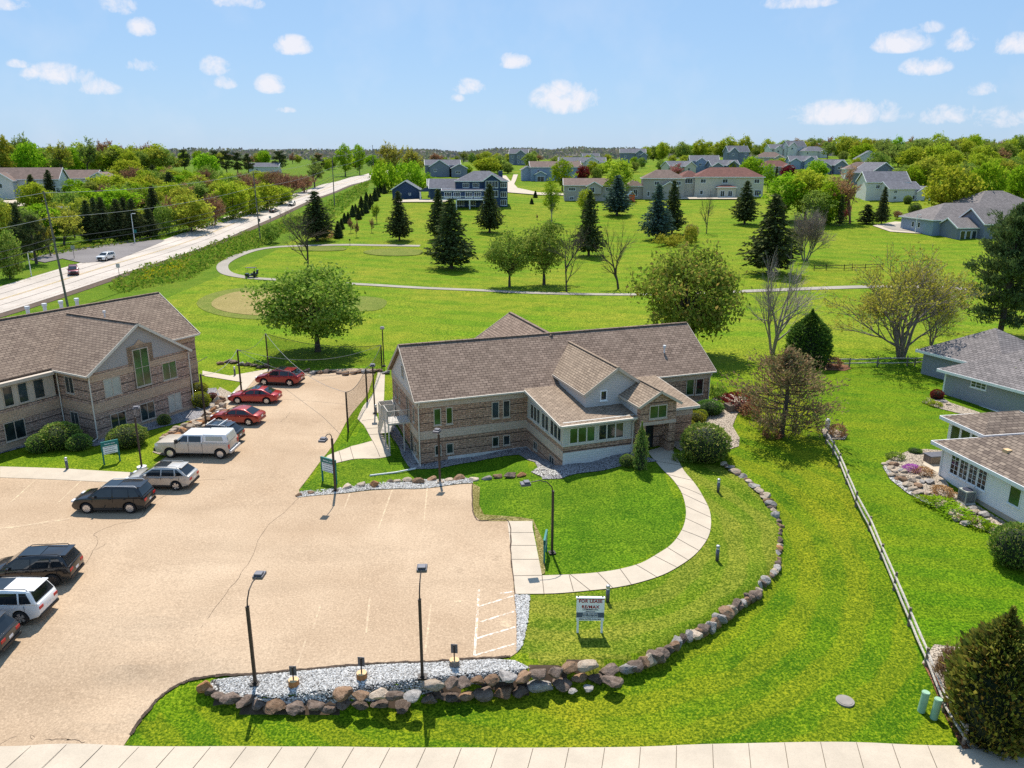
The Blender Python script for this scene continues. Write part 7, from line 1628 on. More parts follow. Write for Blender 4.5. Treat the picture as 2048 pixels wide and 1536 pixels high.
def broad(seed, H=10, Rw=4.5, cb=.22, clumps=80, per=70, leaf=.34, clump_r=.95, inner=.35, branch=.5, dome=1.0, trunk_r=.22, mat='leaf_maple', bark='bark', stems=1, lumps=.18):
    g = np.random.default_rng(seed); r = random.Random(seed)
    z0 = H * cb; hz = (H - z0) / 2; P = []
    ph = g.uniform(0, 6.3, 8)
    while len(P) < clumps:
        d = g.normal(size=3); d /= np.linalg.norm(d)
        k = inner + (1 - inner) * g.random() ** .45
        e = 1 + lumps * math.sin(3 * math.atan2(d[1], d[0]) + ph[0]) * math.cos(2.3 * d[2] + ph[1]) + lumps * .7 * math.sin(5 * math.atan2(d[1], d[0]) + ph[2] + 3 * d[2])
        w = (1 - max(0, -d[2]) * .15 * dome)
        P.append((d[0] * Rw * k * e * w * .9, d[1] * Rw * k * e * w * .9, z0 + hz + d[2] * hz * k * min(e, 1.08) * .93))
    P = np.array(P)
    cl = []
    for p in P:
        n = int(per * g.uniform(.6, 1.4)); q = g.normal(size=(n, 3)) * clump_r * np.array([.5, .5, .38]) * g.uniform(.7, 1.25)
        cl.append(p + q)
    cen = np.concatenate(cl)
    crown = card_mesh('crown', cards(cen, leaf, .7, g), M[mat])
    limbs = []; top = Vector((r.uniform(-.3, .3), r.uniform(-.3, .3), z0 + hz * .9))
    for s in range(stems):
        f = Vector((r.uniform(-.5, .5), r.uniform(-.5, .5), 0)) * (stems > 1)
        limbs.append(([Vector((f.x * .4, f.y * .4, -.2)), Vector((f.x, f.y, z0 * .6)), top * .62 + f, top + f * 2], [trunk_r * 1.35, trunk_r, trunk_r * .7, trunk_r * .25]))
    for p in P[:int(clumps * branch)]:
        p = Vector(p); h = z0 * .75 + (p.z - z0 * .75) * r.uniform(.15, .45); h = min(h, top.z)
        a = Vector((0, 0, h)); b = a.lerp(p, .5) + Vector((0, 0, (p.z - h) * .12)); q = bez(a, b, p, 4)
        limbs.append((q, [trunk_r * .33, trunk_r * .24, trunk_r * .17, trunk_r * .11, trunk_r * .05]))
    return limb_mesh('trunk', limbs, M[bark]), crown, H, Rw
def bare(seed, H=10, Rw=4.5, levels=5, kids_=4, bark='bark_grey', trunk=.2, buds=0, leaf=.2, mat='leaf_bud', stems=1, spread=.62, first=.25, droop=0.0, tr=.2):
    r = random.Random(seed); g = np.random.default_rng(seed); limbs = []; tips = []
    def go(p, d, L, rad, lv):
        n = 3; pts = [p]; q = p.copy(); dd = d.copy()
        for i in range(n):
            dd = (dd + Vector((r.gauss(0, .10), r.gauss(0, .10), r.gauss(.05 - droop * lv * .03, .06)))).normalized(); q = q + dd * L / n; pts.append(q.copy())
        limbs.append((pts, [rad, rad * .85, rad * .7, rad * .5]))
        if lv >= levels: tips.extend([tuple(x) for x in pts[1:]]); return
        k = kids_ + (lv == 0)
        for i in range(k):
            t = r.uniform(.35, 1.0) if lv > 0 else first + (1 - first) * (i + .5) / k
            j = min(int(t * n), n - 1); b = pts[j].lerp(pts[j + 1], t * n - j)
            ax = dd.cross(Vector((r.gauss(0, 1), r.gauss(0, 1), r.gauss(0, 1)))).normalized()
            nd = Matrix.Rotation(r.uniform(.35, .95) * spread * 1.5, 3, ax) @ dd
            if nd.z < -.1: nd.z *= .3; nd.normalize()
            go(b, nd, L * r.uniform(.55, .78), rad * .52, lv + 1)
        go(pts[-1], dd, L * .68, rad * .5, lv + 1)
    for s in range(stems):
        a = 2 * PI * s / max(stems, 1) + r.random(); k = .38 if stems > 1 else .03
        go(Vector((math.cos(a) * .15 * (stems > 1), math.sin(a) * .15 * (stems > 1), -.2)), Vector((math.cos(a) * k, math.sin(a) * k, 1)).normalized(), H * .40, tr, 0)
    V = np.array([p for pts, _ in limbs for p in pts]); h = V[:, 2].max(); w = np.percentile(np.hypot(V[:, 0], V[:, 1]), 97)
    sx, sz = Rw / w, H / h
    limbs = [([Vector((p.x * sx, p.y * sx, p.z * sz)) for p in pts], rs) for pts, rs in limbs]
    tk = limb_mesh('trunk', [l for l in limbs if l[1][0] > tr * .2], M[bark]); tw = limb_mesh('twigs', [([p for p in l[0]], [max(q, .012) for q in l[1]]) for l in limbs if l[1][0] <= tr * .2], M[bark])
    cr = None
    if buds:
        T = np.array(tips) * np.array([sx, sx, sz]); T = T[g.integers(0, len(T), buds)] + g.normal(size=(buds, 3)) * .12
        cr = card_mesh('crown', cards(T, leaf, .7, g), M[mat])
    return tk, cr, H, Rw, tw
def spruce(seed, H=12, Rw=3.6, mat='needle', whorls=34, base=.11, dens=1.0, power=.66, droop=.26, card=.58, ragged=.42):
    g = np.random.default_rng(seed); cen = []; dr = []; limbs = [([Vector((0, 0, -.2)), Vector((0, 0, H * .5)), Vector((0, 0, H * .99))], [H * .022, H * .014, .02])]
    for i in range(whorls):
        t = (i + g.random() * .6) / whorls; z = H * (base + (1 - base) * t * .985); L0 = Rw * (1 - t) ** power * min(1.0, .62 + 2.4 * t) * (1 + .12 * math.sin(9 * t + seed)) + .12
        k = int(7 + 3 * (1 - t)); a0 = g.random() * 6.3
        for j in range(k):
            a = a0 + 2 * PI * j / k + g.normal() * .15; L = L0 * g.uniform(1 - ragged, 1.08); d = np.array([math.cos(a), math.sin(a), 0])
            n = max(3, int(L / .26 * dens)); s = (np.arange(n) + g.random(n) * .6) / n
            zz = z - droop * L * s + .22 * L * s ** 3 * droop * 2
            p = d[None] * (L * s)[:, None]; p[:, 2] = zz
            side = np.array([-d[1], d[0], 0]) * g.normal(size=(n, 1)) * (.16 + .20 * L * (1 - s) * s * 2)[:, None]
            p = p + side; p[:, 2] += g.normal(size=n) * .07 - .08
            cen.append(p); q = np.tile(d, (n, 1)) + side * 1.6; q[:, 2] = -.35 + g.normal(size=n) * .2; dr.append(q)
            if L > 1.2 and j % 2 == 0: limbs.append(([Vector((0, 0, z)), Vector((d[0] * L * .5, d[1] * L * .5, z - droop * L * .4)), Vector((d[0] * L * .9, d[1] * L * .9, z - droop * L * .6))], [.05, .035, .012]))
    cen = np.concatenate(cen); dr = np.concatenate(dr)
    cen2 = np.concatenate([cen, cen + g.normal(size=cen.shape) * .14]); dr2 = np.concatenate([dr, dr])
    return limb_mesh('trunk', limbs, M['bark']), card_mesh('crown', cards(cen2, card, .5, g, 0, dr2), M[mat]), H, Rw
def plume(seed, H=14, Rw=5, mat='needle_pine', n=70, tuft=60, base=.16, size=.42, tr=.26, flat=.3, sparse=.25, bark='bark'):
    """open-crowned pine: limbs carrying upswept needle tufts along their outer half"""
    g = np.random.default_rng(seed); r = random.Random(seed); cen = []; dr = []; limbs = [([Vector((0, 0, -.2)), Vector((.15, .1, H * .45)), Vector((0, 0, H * .96))], [tr * 1.2, tr * .85, tr * .2])]
    for i in range(n):
        t = i / n; z = H * (base + (.97 - base) * min(1, max(0, t + r.gauss(0, .05)))); L = Rw * (math.sin(PI * min(1, (t * .8 + .24))) ** .7) * r.uniform(.55, 1.1); a = i * 2.4 + r.gauss(0, .4)
        d = Vector((math.cos(a), math.sin(a), 0)); p0 = Vector((0, 0, z)); p2 = p0 + d * L + Vector((0, 0, L * r.uniform(-.12, .5))); p1 = p0.lerp(p2, .55) + Vector((0, 0, -.12 * L)); q = bez(p0, p1, p2, 4)
        limbs.append((q, [tr * .3, tr * .24, tr * .18, tr * .12, tr * .05]))
        for s in range(int(4 + L * 1.6)):
            u = r.uniform(sparse, 1.05); j = min(int(u * 4), 3); c = q[j].lerp(q[j + 1], min(u * 4 - j, 1.1)) + Vector((r.gauss(0, .28), r.gauss(0, .28), r.gauss(.08, .14))) * (L * .28)
            m_ = max(6, int(tuft / (4 + L * 1.2) * 1.5)); pts = np.array(c)[None] + g.normal(size=(m_, 3)) * np.array([.34, .34, .34 * (1 - flat)]); cen.append(pts)
            e = np.array([d.x, d.y, .9])[None] + g.normal(size=(m_, 3)) * .6; dr.append(e)
    cen = np.concatenate(cen); dr = np.concatenate(dr)
    return limb_mesh('trunk', limbs, M[bark]), card_mesh('crown', cards(cen, size, .32, g, 0, dr), M[mat]), H, Rw
def shell(seed, H, Rw, mat, n=2600, size=.22, shape='ball', core=True, up=.6, rough=.10, aspect=.55):
    """dense clipped or columnar evergreen: leaf shell over a dark core"""
    g = np.random.default_rng(seed); th = g.uniform(0, 6.283, n); u = g.random(n)
    def prof(t):
        if shape == 'ball': return np.sqrt(np.clip(1 - (1.9 * t - .9) ** 2, 0, 1))
        if shape == 'cone': return np.clip((1 - t) ** .8 * 1.05, 0, 1) * np.clip(t * 9 + .55, 0, 1)
        return np.clip(np.sin(np.clip(t * .86 + .2, 0, 1) * PI) ** .62, 0, 1) * np.clip((1.0 - t) * 3.4, 0, 1) ** .5
    t = u ** .85 * .98 if shape != 'ball' else u
    e = 1 + rough * np.sin(4 * th + 7 * t) * np.sin(9 * t + 2 * th + seed) + g.normal(size=n) * rough * .5
    rr = prof(t) * Rw * e * g.uniform(.86, 1.03, n); p = np.stack([rr * np.cos(th), rr * np.sin(th), t * H * (1 + g.normal(size=n) * .015)], 1)
    d = np.stack([np.cos(th), np.sin(th), np.full(n, up)], 1)
    cm = card_mesh('foliage', cards(p, size, aspect, g, 0, d), M[mat]); co_ = None
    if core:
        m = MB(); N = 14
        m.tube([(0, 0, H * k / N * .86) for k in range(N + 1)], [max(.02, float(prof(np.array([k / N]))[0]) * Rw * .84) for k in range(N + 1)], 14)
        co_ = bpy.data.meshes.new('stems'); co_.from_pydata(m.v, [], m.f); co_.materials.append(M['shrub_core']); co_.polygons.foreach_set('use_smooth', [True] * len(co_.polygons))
    return co_, cm, H, Rw
PR = {}
PR['maple'] = [broad(s, 10, 5.6, .2, 170, 75, .36, 1.15, .4, .35, mat='leaf_maple', trunk_r=.28, lumps=.14) for s in (1, 2)]
PR['linden'] = [broad(s, 8, 4.0, .24, 120, 46, .32, .85, .3, .5, mat='leaf_olive', trunk_r=.2, lumps=.16) for s in (3, 4)]
PR['round'] = [broad(s, 10, 4.6, .05, 110, 40, .58, 1.2, .4, .25, mat='leaf_bright', lumps=.2) for s in (5, 6, 7)]
PR['tall'] = [broad(s, 13, 3.7, .16, 90, 30, .55, 1.05, .4, .4, mat='leaf_bright', lumps=.2) for s in (8, 9)]
PR['bush'] = [broad(s, 5, 4.2, .0, 70, 30, .5, 1.0, .5, .2, mat='leaf_bright', trunk_r=.08, lumps=.22) for s in (10, 11)]
PR['birch'] = [broad(12, 11, 2.6, .2, 110, 26, .3, .7, .25, .7, mat='leaf_bright', trunk_r=.14, bark='bark_pale')]
PR['oak'] = [bare(s, 13, 5.2, 4, 4, 'bark', buds=2600, leaf=.5, mat='leaf_bud', spread=.66, tr=.34) for s in (13, 14, 15)]
PR['bare'] = [bare(s, 9, 4.0, 4, 3, 'bark', spread=.62, tr=.2) for s in (16, 17)]
PR['bare_stems'] = [bare(18, 11, 5.2, 4, 3, 'bark_pale', stems=3, spread=.62, tr=.2), bare(19, 7, 4.4, 4, 4, 'bark_grey', stems=5, spread=.55, tr=.12, buds=500, leaf=.12, mat='leaf_brown')]
PR['budding'] = [bare(20, 10, 6.2, 4, 3, 'bark_grey', stems=5, spread=.7, tr=.18, buds=8500, leaf=.2, mat='leaf_bud')]
PR['brown'] = [bare(21, 12, 4.8, 4, 4, 'bark_red', buds=2600, leaf=.34, mat='leaf_brown', spread=.55, tr=.25), bare(22, 5, 3.6, 4, 4, 'bark_red', stems=5, buds=1500, leaf=.3, mat='leaf_brown', spread=.5, tr=.1)]
PR['spruce'] = [spruce(s, 13, 3.9, whorls=40) for s in (23, 24, 25)]
PR['spruce_far'] = [spruce(s, 12, 3.2, whorls=22, dens=.55, card=.95) for s in (26, 27)]
PR['pine_far'] = [plume(28, 12, 3.6, 'needle', 40, 34, .28, .9)]
PR['white_pine'] = [plume(29, 16, 5.8, 'needle_pine', 110, 150, .14, .5, .36)]
PR['dying_pine'] = [plume(30, 9, 5.0, 'needle_dying', 60, 110, .1, .36, .24, .1, .35)]
PR['cedar'] = [shell(31, 6, 1.7, 'needle_hedge', 5200, .30, 'egg'), shell(32, 5.2, 2.0, 'needle_gold', 8500, .32, 'egg', rough=.2)]
PR['ball'] = [shell(33, 2.0, 1.4, 'shrub_yew', 3600, .15, 'ball', rough=.07), shell(34, 1.6, 1.2, 'shrub_yew', 2200, .16, 'ball', rough=.1)]
PR['cone'] = [shell(35, 4, 1.2, 'needle', 900, .34, 'cone')]
PR['weeping'] = [shell(36, 3.4, .7, 'shrub_yew', 2200, .2, 'egg', up=-.6, rough=.35)]
PR['tuft'] = [shell(37, 1.0, .8, 'leaf_brown', 900, .16, 'ball', core=False, rough=.3)]
NAMES = dict(maple='maple_tree', linden='linden_tree', round='deciduous_tree', tall='deciduous_tree', bush='bush', birch='birch_tree', oak='oak_tree', bare='bare_tree', bare_stems='bare_tree', budding='budding_tree', brown='brown_tree', spruce='spruce_tree', spruce_far='spruce_tree',
             pine_far='pine_tree', white_pine='pine_tree', dying_pine='pine_tree', cedar='cedar_tree', ball='shrub', cone='conifer', weeping='weeping_evergreen', tuft='shrub')
ntree = 0
def grow_at(p, kind, h, w, label, mat=None, group=None, idx=None, lean=0):
    """one plant: an Empty at its foot with trunk and crown of its own; h and w in metres"""
    global ntree
    P_ = PR[kind][(ntree if idx is None else idx) % len(PR[kind])]; ntree += 1
    nm = NAMES[kind]; o = empty(nm, (p.x, p.y, p.z - .05), rnd.uniform(0, 6.28), label, 'shrub' if nm in ('shrub', 'bush') else 'tree', group)
    o.scale = (w / 2 / P_[3], w / 2 / P_[3], h / P_[2])
    parts = [('trunk' if nm not in ('shrub', 'bush') else 'stems', P_[0], None), ('crown' if nm not in ('shrub', 'bush') else 'foliage', P_[1], mat)] + ([('twigs', P_[4], None)] if len(P_) > 4 else [])
    for n, me, mt in parts:
        if me is None: continue
        c = bpy.data.objects.new(n, me); C.objects.link(c); c.parent = o
        if mt: c.material_slots[0].link = 'OBJECT'; c.material_slots[0].material = M[mt]
    return o
def plant(u, v, top, wpx, kind, label, mat=None, group=None, idx=None):
    """a plant whose foot the photo shows at (u, v), its tip at height top and wpx pixels wide"""
    p = at(u, v); d = ray(u, top); h = HC + d.z * (p.y / d.y) - p.z; s = scale(p)
    return grow_at(p, kind, max(h, .4), wpx * s, label, mat, group, idx)
I_ = lambda x, y: (x, y)
CA = lambda x, y: (x / 2.926, 240 + y / 2.926)
CB = lambda x, y: (680 + x / 2.926, 240 + y / 2.926)
CC = lambda x, y: (1348 + x / 2.926, 240 + y / 2.926)
LIST = [
 # near and middle trees of the golf course
 (I_, 636, 703, 533, 218, 'maple', 'large dense green maple behind the golf net at the end of the car park', None, 0),
 (I_, 1372, 712, 497, 218, 'maple', 'large rust tinged maple standing behind the right end of the office', 'leaf_rust', 1),
 (I_, 1019, 574, 463, 104, 'linden', 'round olive tree beside the cart path, left of its two neighbours', None, 0),
 (I_, 1088, 570, 441, 112, 'linden', 'olive tree between the round one and the greyish one at the cart path', None, 1),
 (I_, 1133, 583, 440, 84, 'bare', 'greyish thin tree right of the two olive trees at the cart path', None, 0),
 (I_, 1237, 577, 435, 100, 'bare', 'bare tree standing alone right of the three trees at the cart path', None, 1),
 (I_, 616, 538, 408, 100, 'bare', 'bare black tree before the dark spruce near the bend of the cart path', None, 0),
 (I_, 635, 482, 380, 94, 'spruce', 'dark spruce behind the bare black tree near the road', None, 0),
 (I_, 799, 481, 381, 64, 'spruce', 'dark spruce on the lawn left of the navy house', None, 1),
 (CB, 652, 870, 452, 345, 'spruce', 'largest dark spruce, in the middle of the golf course', None, 2),
 (CB, 580, 700, 398, 190, 'spruce', 'slender dark spruce close behind the largest spruce', None, 0),
 (CB, 876, 658, 370, 200, 'spruce', 'broad spruce directly in front of the navy house', None, 1),
 (CB, 1238, 602, 333, 128, 'birch', 'light green birch with slim trunk right of the navy house', None, 0),
 (CB, 1300, 415, 220, 140, 'tall', 'dense green tree behind the birch', 'leaf_bright', 0),
 (CB, 1455, 795, 408, 215, 'spruce', 'dark spruce with yellow bush behind it, right of the olive trees', None, 2),
 (CB, 1620, 558, 318, 225, 'spruce', 'wide bluish spruce in front of the yellow maple', 'needle_blue', 0),
 (CB, 1620, 470, 216, 190, 'tall', 'tall golden yellow maple behind the wide bluish spruce', 'leaf_yellow', 1),
 (CB, 1440, 560, 398, 105, 'round', 'small yellow tree behind the dark spruce', 'leaf_yellow', 0),
 (CB, 1852, 700, 372, 235, 'spruce', 'left of the twin spruces before the grey hipped house', 'needle_blue', 1),
 (CB, 1942, 668, 348, 175, 'spruce', 'right of the twin spruces before the grey hipped house', None, 2),
 (CC, 188, 665, 398, 140, 'bare', 'bare tree on the open fairway before the reddish roofed house', None, 1),
 (CC, 412, 610, 350, 205, 'spruce', 'spruce on the fairway right of the lone bare tree', None, 0),
 (CC, 560, 900, 428, 390, 'spruce', 'very tall dark spruce behind the pale bare tree', None, 1),
 (CC, 765, 822, 498, 285, 'bare_stems', 'grey twiggy many stemmed tree right of the very tall spruce', None, 1),
 (I_, 1545, 707, 487, 155, 'bare_stems', 'tall pale bare tree beside the column cedar behind the office', None, 0),
 (I_, 1802, 717, 484, 265, 'budding', 'wide spreading tree with fine yellow buds behind the rail fence', None, 0),
 (I_, 1862, 690, 560, 90, 'budding', 'small budding tree in the shade right of the wide spreading one', None, 0),
 (I_, 1999, 670, 408, 165, 'white_pine', 'tall soft needled pine at the right edge', None, 0),
 (I_, 1562, 873, 698, 205, 'dying_pine', 'browning open pine beside the office lawn and rail fence', None, 0),
 (I_, 1614, 729, 618, 80, 'cedar', 'dense dark green column cedar by the rail fence', None, 0),
 (I_, 1976, 1472, 1215, 152, 'cedar', 'big dense cedar with golden tips at the lower right', None, 1),
 (I_, 2046, 812, 716, 76, 'round', 'olive tree at the right edge between the grey and the white house', 'leaf_olive', 1),
 # bright trees and conifers on the right
 (CC, 640, 590, 300, 240, 'tall', 'bright lime tree, leftmost of the cluster behind the very tall spruce', 'leaf_bright', 0),
 (CC, 765, 590, 268, 270, 'tall', 'bright yellow green tree, tallest of the cluster behind the very tall spruce', 'leaf_yellow', 1),
 (CC, 885, 610, 355, 190, 'round', 'bright tree at the right of the cluster behind the very tall spruce', 'leaf_bright', 2),
 (CC, 830, 620, 405, 210, 'birch', 'pale grey green tree in front of the bright cluster', 'leaf_far', 0),
 (CC, 830, 380, 228, 140, 'round', 'green tree rising behind the bright cluster', 'leaf_bright', 0),
 (CC, 968, 620, 438, 66, 'spruce_far', 'slim dark spruce left of the tall brown tree', None, 0),
 (CC, 1030, 605, 262, 290, 'brown', 'tall brown twiggy tree before the white houses', None, 0),
 (CC, 995, 590, 458, 70, 'bush', 'pink blossoming bush beside the slim dark spruce', 'leaf_pink', 0),
 (CC, 1212, 610, 386, 110, 'spruce', 'dark spruce at the lawn corner by the cul-de-sac', None, 2),
 (CC, 1125, 607, 490, 150, 'spruce_far', 'low dark spruce left of the one by the cul-de-sac', None, 1),
 (CC, 450, 370, 212, 150, 'round', 'round green tree behind the large reddish roofed house', 'leaf_bright', 1),
 (CC, 545, 420, 250, 80, 'tall', 'narrow bright tree at the right corner of the reddish roofed house', 'leaf_bright', 0),
 (CC, 592, 400, 268, 40, 'spruce_far', 'narrow dark conifer beside the narrow bright tree', None, 0),
 (CC, 660, 340, 262, 95, 'round', 'dark red tree in front of the taupe house', 'leaf_red', 2),
 (CC, 1600, 590, 248, 300, 'round', 'large lime maple beside the blue grey hipped house', 'leaf_yellow', 0),
 (CC, 1820, 500, 236, 190, 'round', 'bright green maple right of the large lime maple', 'leaf_bright', 1),
 (CC, 1922, 420, 280, 90, 'tall', 'slim lime tree between the two bright maples', 'leaf_yellow', 0),
 (CC, 2020, 470, 262, 180, 'round', 'bright green maple at the right edge above the hipped roof', 'leaf_bright', 2),
 (CC, 1448, 415, 312, 82, 'tall', 'slim yellow tree above the white house with deck', 'leaf_yellow', 1),
 (CC, 1280, 388, 290, 95, 'round', 'lime tree beside the dark blue gabled house', 'leaf_yellow', 0),
 (CC, 1385, 398, 258, 200, 'round', 'wide mid green tree with dark limbs above the white house', 'leaf_far', 1),
 (CC, 1405, 556, 484, 74, 'ball', 'rounded dark shrub beyond the cul-de-sac', None, 1),
 (CC, 1302, 582, 526, 60, 'brown', 'brown twiggy shrub beyond the cul-de-sac', None, 1),
 (CC, 1355, 584, 550, 18, 'cone', 'tiny dark cone shrub beyond the cul-de-sac', None, 0),
 (CC, 1470, 590, 530, 50, 'brown', 'brown shrub at the corner of the hipped roofed house', None, 1),
 (CC, 1365, 490, 440, 50, 'ball', 'dark round shrub beside the white house with deck', None, 0),
 (CC, 95, 712, 600, 90, 'brown', 'brown upright shrub on the fairway left of the lone spruce', None, 1),
 (I_, 1340, 492, 466, 62, 'bush', 'low yellowish shrub at the foot of the twin spruces', 'leaf_gold', 0),
 (I_, 1382, 490, 452, 30, 'bush', 'small orange yellow shrub right of the twin spruces', 'leaf_gold', 1),
 (CB, 1418, 372, 262, 90, 'round', 'dark red plum tree behind the low tan house', 'leaf_red', 0),
 (CB, 1420, 372, 312, 62, 'bush', 'small bright bush below the dark red plum tree', 'leaf_bright', 0),
 (CB, 1497, 372, 272, 70, 'round', 'dark green tree right of the plum tree', 'leaf_maple', 1),
 (CB, 1992, 350, 248, 130, 'brown', 'pinkish twiggy tree left of the cream tower house', 'leaf_pink', 0),
 (CB, 860, 318, 214, 165, 'round', 'wide yellow green tree behind the navy house roof', 'leaf_yellow', 0),
 (CB, 745, 318, 262, 60, 'round', 'small bright tree left of the wide yellow green one', 'leaf_bright', 1),
 (CB, 1122, 492, 456, 28, 'cone', 'small dark cone tree nearest the navy house drive', None, 0),
 (CB, 1143, 455, 412, 30, 'cone', 'small dark cone tree farther up the drive of the navy house', None, 0),
 # beside the road in the middle
 (CB, 32, 330, 136, 115, 'tall', 'left of the two upright green trees at the crest of the road', 'leaf_bright', 0),
 (CB, 116, 324, 130, 85, 'tall', 'right of the two upright green trees at the crest of the road', 'leaf_bright', 1),
 (CB, 298, 330, 116, 150, 'oak', 'tall thin leaved tree, left of the pair above the bright bushes', None, 0),
 (CB, 440, 330, 143, 130, 'oak', 'tall thin leaved tree, right of the pair above the bright bushes', None, 1),
 (CB, 285, 420, 232, 185, 'bush', 'bright green bush, left of the big bushes beside the navy shed', 'leaf_bright', 0),
 (CB, 400, 410, 248, 190, 'bush', 'bright green bush, middle of the big bushes beside the navy shed', 'leaf_bright', 1),
 (CB, 492, 400, 298, 130, 'bush', 'bright green bush, right of the big bushes beside the navy shed', 'leaf_bright', 0),
 (CB, 228, 395, 236, 90, 'round', 'green tree at the road edge left of the bright bushes', 'leaf_bright', 2),
 # belt of trees left of the road
 (CA, 185, 352, 118, 175, 'round', 'big rounded green tree behind the left grey roofed house', 'leaf_bright', 0),
 (CA, 30, 345, 84, 140, 'round', 'yellowish tree at the far left on the skyline', 'leaf_gold', 1),
 (CA, 150, 330, 64, 140, 'oak', 'tall sparse oak rising above the rounded green tree', 'leaf_far', 0),
 (CA, 362, 335, 112, 140, 'oak', 'budding oak right of the rounded green tree', 'leaf_gold', 1),
 (CA, 512, 316, 90, 160, 'oak', 'tall leaning budding oak at the edge of the left field', 'leaf_far', 2),
 (CA, 600, 306, 110, 120, 'oak', 'thin grey oak right of the leaning oak', 'leaf_brown', 0),
 (CA, 672, 304, 106, 130, 'oak', 'brownish oak with two main limbs on the left skyline', 'leaf_brown', 1),
 (CA, 755, 304, 146, 130, 'oak', 'low brown oak in the middle of the left skyline', 'leaf_brown', 2),
 (CA, 866, 300, 122, 125, 'oak', 'tall open oak at the right end of the left skyline row', 'leaf_brown', 0),
 (CA, 940, 312, 164, 120, 'round', 'orange yellow tree right of the open oak', 'leaf_gold', 2),
 (CA, 1005, 310, 184, 120, 'oak', 'spreading yellowish oak beside the orange tree', 'leaf_gold', 1),
 (CA, 745, 345, 228, 180, 'round', 'round yellow green tree standing in the left field', 'leaf_yellow', 0),
 (CA, 1085, 308, 170, 78, 'pine_far', 'lone dark pine on the left skyline', None, 0),
 (CA, 1263, 312, 176, 72, 'pine_far', 'dark pine behind the bright field tree', None, 0),
 (CA, 1330, 324, 176, 84, 'pine_far', 'dark pine, second in the skyline row of pines', None, 0),
 (CA, 1394, 324, 186, 84, 'pine_far', 'dark pine, third in the skyline row of pines', None, 0),
 (CA, 1456, 320, 194, 78, 'pine_far', 'dark pine at the right end of the skyline row of pines', None, 0),
 (CA, 1640, 310, 178, 92, 'pine_far', 'dark pine standing apart near the small far house', None, 0),
 (CA, 1865, 310, 200, 80, 'pine_far', 'dark pine behind the olive tree near the road crest', None, 0),
 (CA, 1212, 345, 192, 155, 'round', 'bright green tree in the left field before the pines', 'leaf_bright', 1),
 (CA, 1222, 395, 268, 140, 'round', 'darker green tree below the bright field tree', 'leaf_maple', 2),
 (CA, 1142, 405, 296, 100, 'bush', 'yellow green bush left of the darker field tree', 'leaf_yellow', 0),
 (CA, 905, 395, 258, 120, 'spruce_far', 'dark leaning conifer above the belt of trees', None, 1),
 (CA, 1000, 440, 300, 130, 'spruce_far', 'dark conifer right of the leaning one above the belt', None, 0),
 (CA, 650, 470, 316, 260, 'round', 'wide yellow green tree at the upper left of the belt', 'leaf_yellow', 1),
 (CA, 805, 470, 334, 240, 'round', 'wide yellow green tree in the upper middle of the belt', 'leaf_yellow', 2),
 (CA, 985, 490, 374, 180, 'round', 'yellowish tree at the upper right of the belt', 'leaf_gold', 0),
 (CA, 690, 590, 396, 270, 'round', 'bright green tree behind the row of dark roadside spruces', 'leaf_bright', 1),
 (CA, 530, 712, 462, 175, 'spruce', 'first dark spruce from the left in the roadside row', None, 0),
 (CA, 618, 712, 446, 185, 'spruce', 'second dark spruce from the left in the roadside row', None, 1),
 (CA, 706, 708, 458, 185, 'spruce', 'third dark spruce from the left in the roadside row', None, 2),
 (CA, 794, 702, 452, 190, 'spruce', 'fourth dark spruce from the left in the roadside row', None, 0),
 (CA, 880, 690, 500, 170, 'spruce', 'fifth dark spruce from the left in the roadside row', None, 1),
 (CA, 915, 640, 380, 165, 'spruce', 'tall dark spruce behind the right end of the roadside row', None, 2),
 (CA, 572, 690, 452, 160, 'spruce', 'dark spruce behind the gap of the first two roadside ones', None, 1),
 (CA, 745, 690, 446, 170, 'spruce', 'dark spruce behind the gap right of the third roadside one', None, 0),
 (CA, 975, 668, 500, 130, 'bush', 'dark green bush at the right end of the spruce row', 'leaf_maple', 1),
 (CA, 1122, 655, 428, 250, 'round', 'large golden green tree at the road edge', 'leaf_gold', 0),
 (CA, 1252, 620, 416, 140, 'brown', 'reddish brown bush right of the golden green tree', None, 1),
 (CA, 1365, 580, 356, 210, 'round', 'yellow green tree in the middle of the roadside belt', 'leaf_yellow', 1),
 (CA, 1468, 552, 380, 160, 'round', 'lime tree right of the middle of the roadside belt', 'leaf_yellow', 2),
 (CA, 1562, 528, 362, 170, 'round', 'yellow green tree behind the second utility pole', 'leaf_yellow', 0),
 (CA, 1645, 495, 384, 150, 'round', 'lime bushy tree at the roadside near the two cars', 'leaf_yellow', 1),
 (CA, 1425, 440, 300, 160, 'brown', 'brown thicket above the middle of the belt', None, 1),
 (CA, 1620, 420, 284, 170, 'brown', 'brown twiggy thicket above the lime bushy tree', None, 1),
 (CA, 1700, 440, 310, 160, 'brown', 'reddish thicket right of the brown twiggy one', None, 1),
 (CA, 1785, 425, 312, 150, 'brown', 'reddish thicket at the right end of the belt', None, 1),
 (CA, 1842, 398, 206, 140, 'oak', 'olive tree standing over the end of the roadside belt', 'leaf_far', 2),
 (CA, 45, 760, 470, 170, 'round', 'pale yellowish tree at the left edge below the grey roof', 'leaf_gold', 0),
 (CA, 135, 800, 490, 190, 'spruce', 'dark conifer at the left edge before the grey roof', None, 0),
 (CA, 215, 842, 548, 200, 'pine_far', 'broad dark pine at the corner of the side road', None, 0),
 (CA, 60, 930, 640, 180, 'round', 'olive tree low at the left edge by the road', 'leaf_olive', 2),
 (CA, 20, 720, 470, 190, 'round', 'dense olive green tree at the left edge, above the road', 'leaf_far', 0),
 (CA, 108, 705, 476, 150, 'pine_far', 'dark pine between olive trees at the left edge', None, 0),
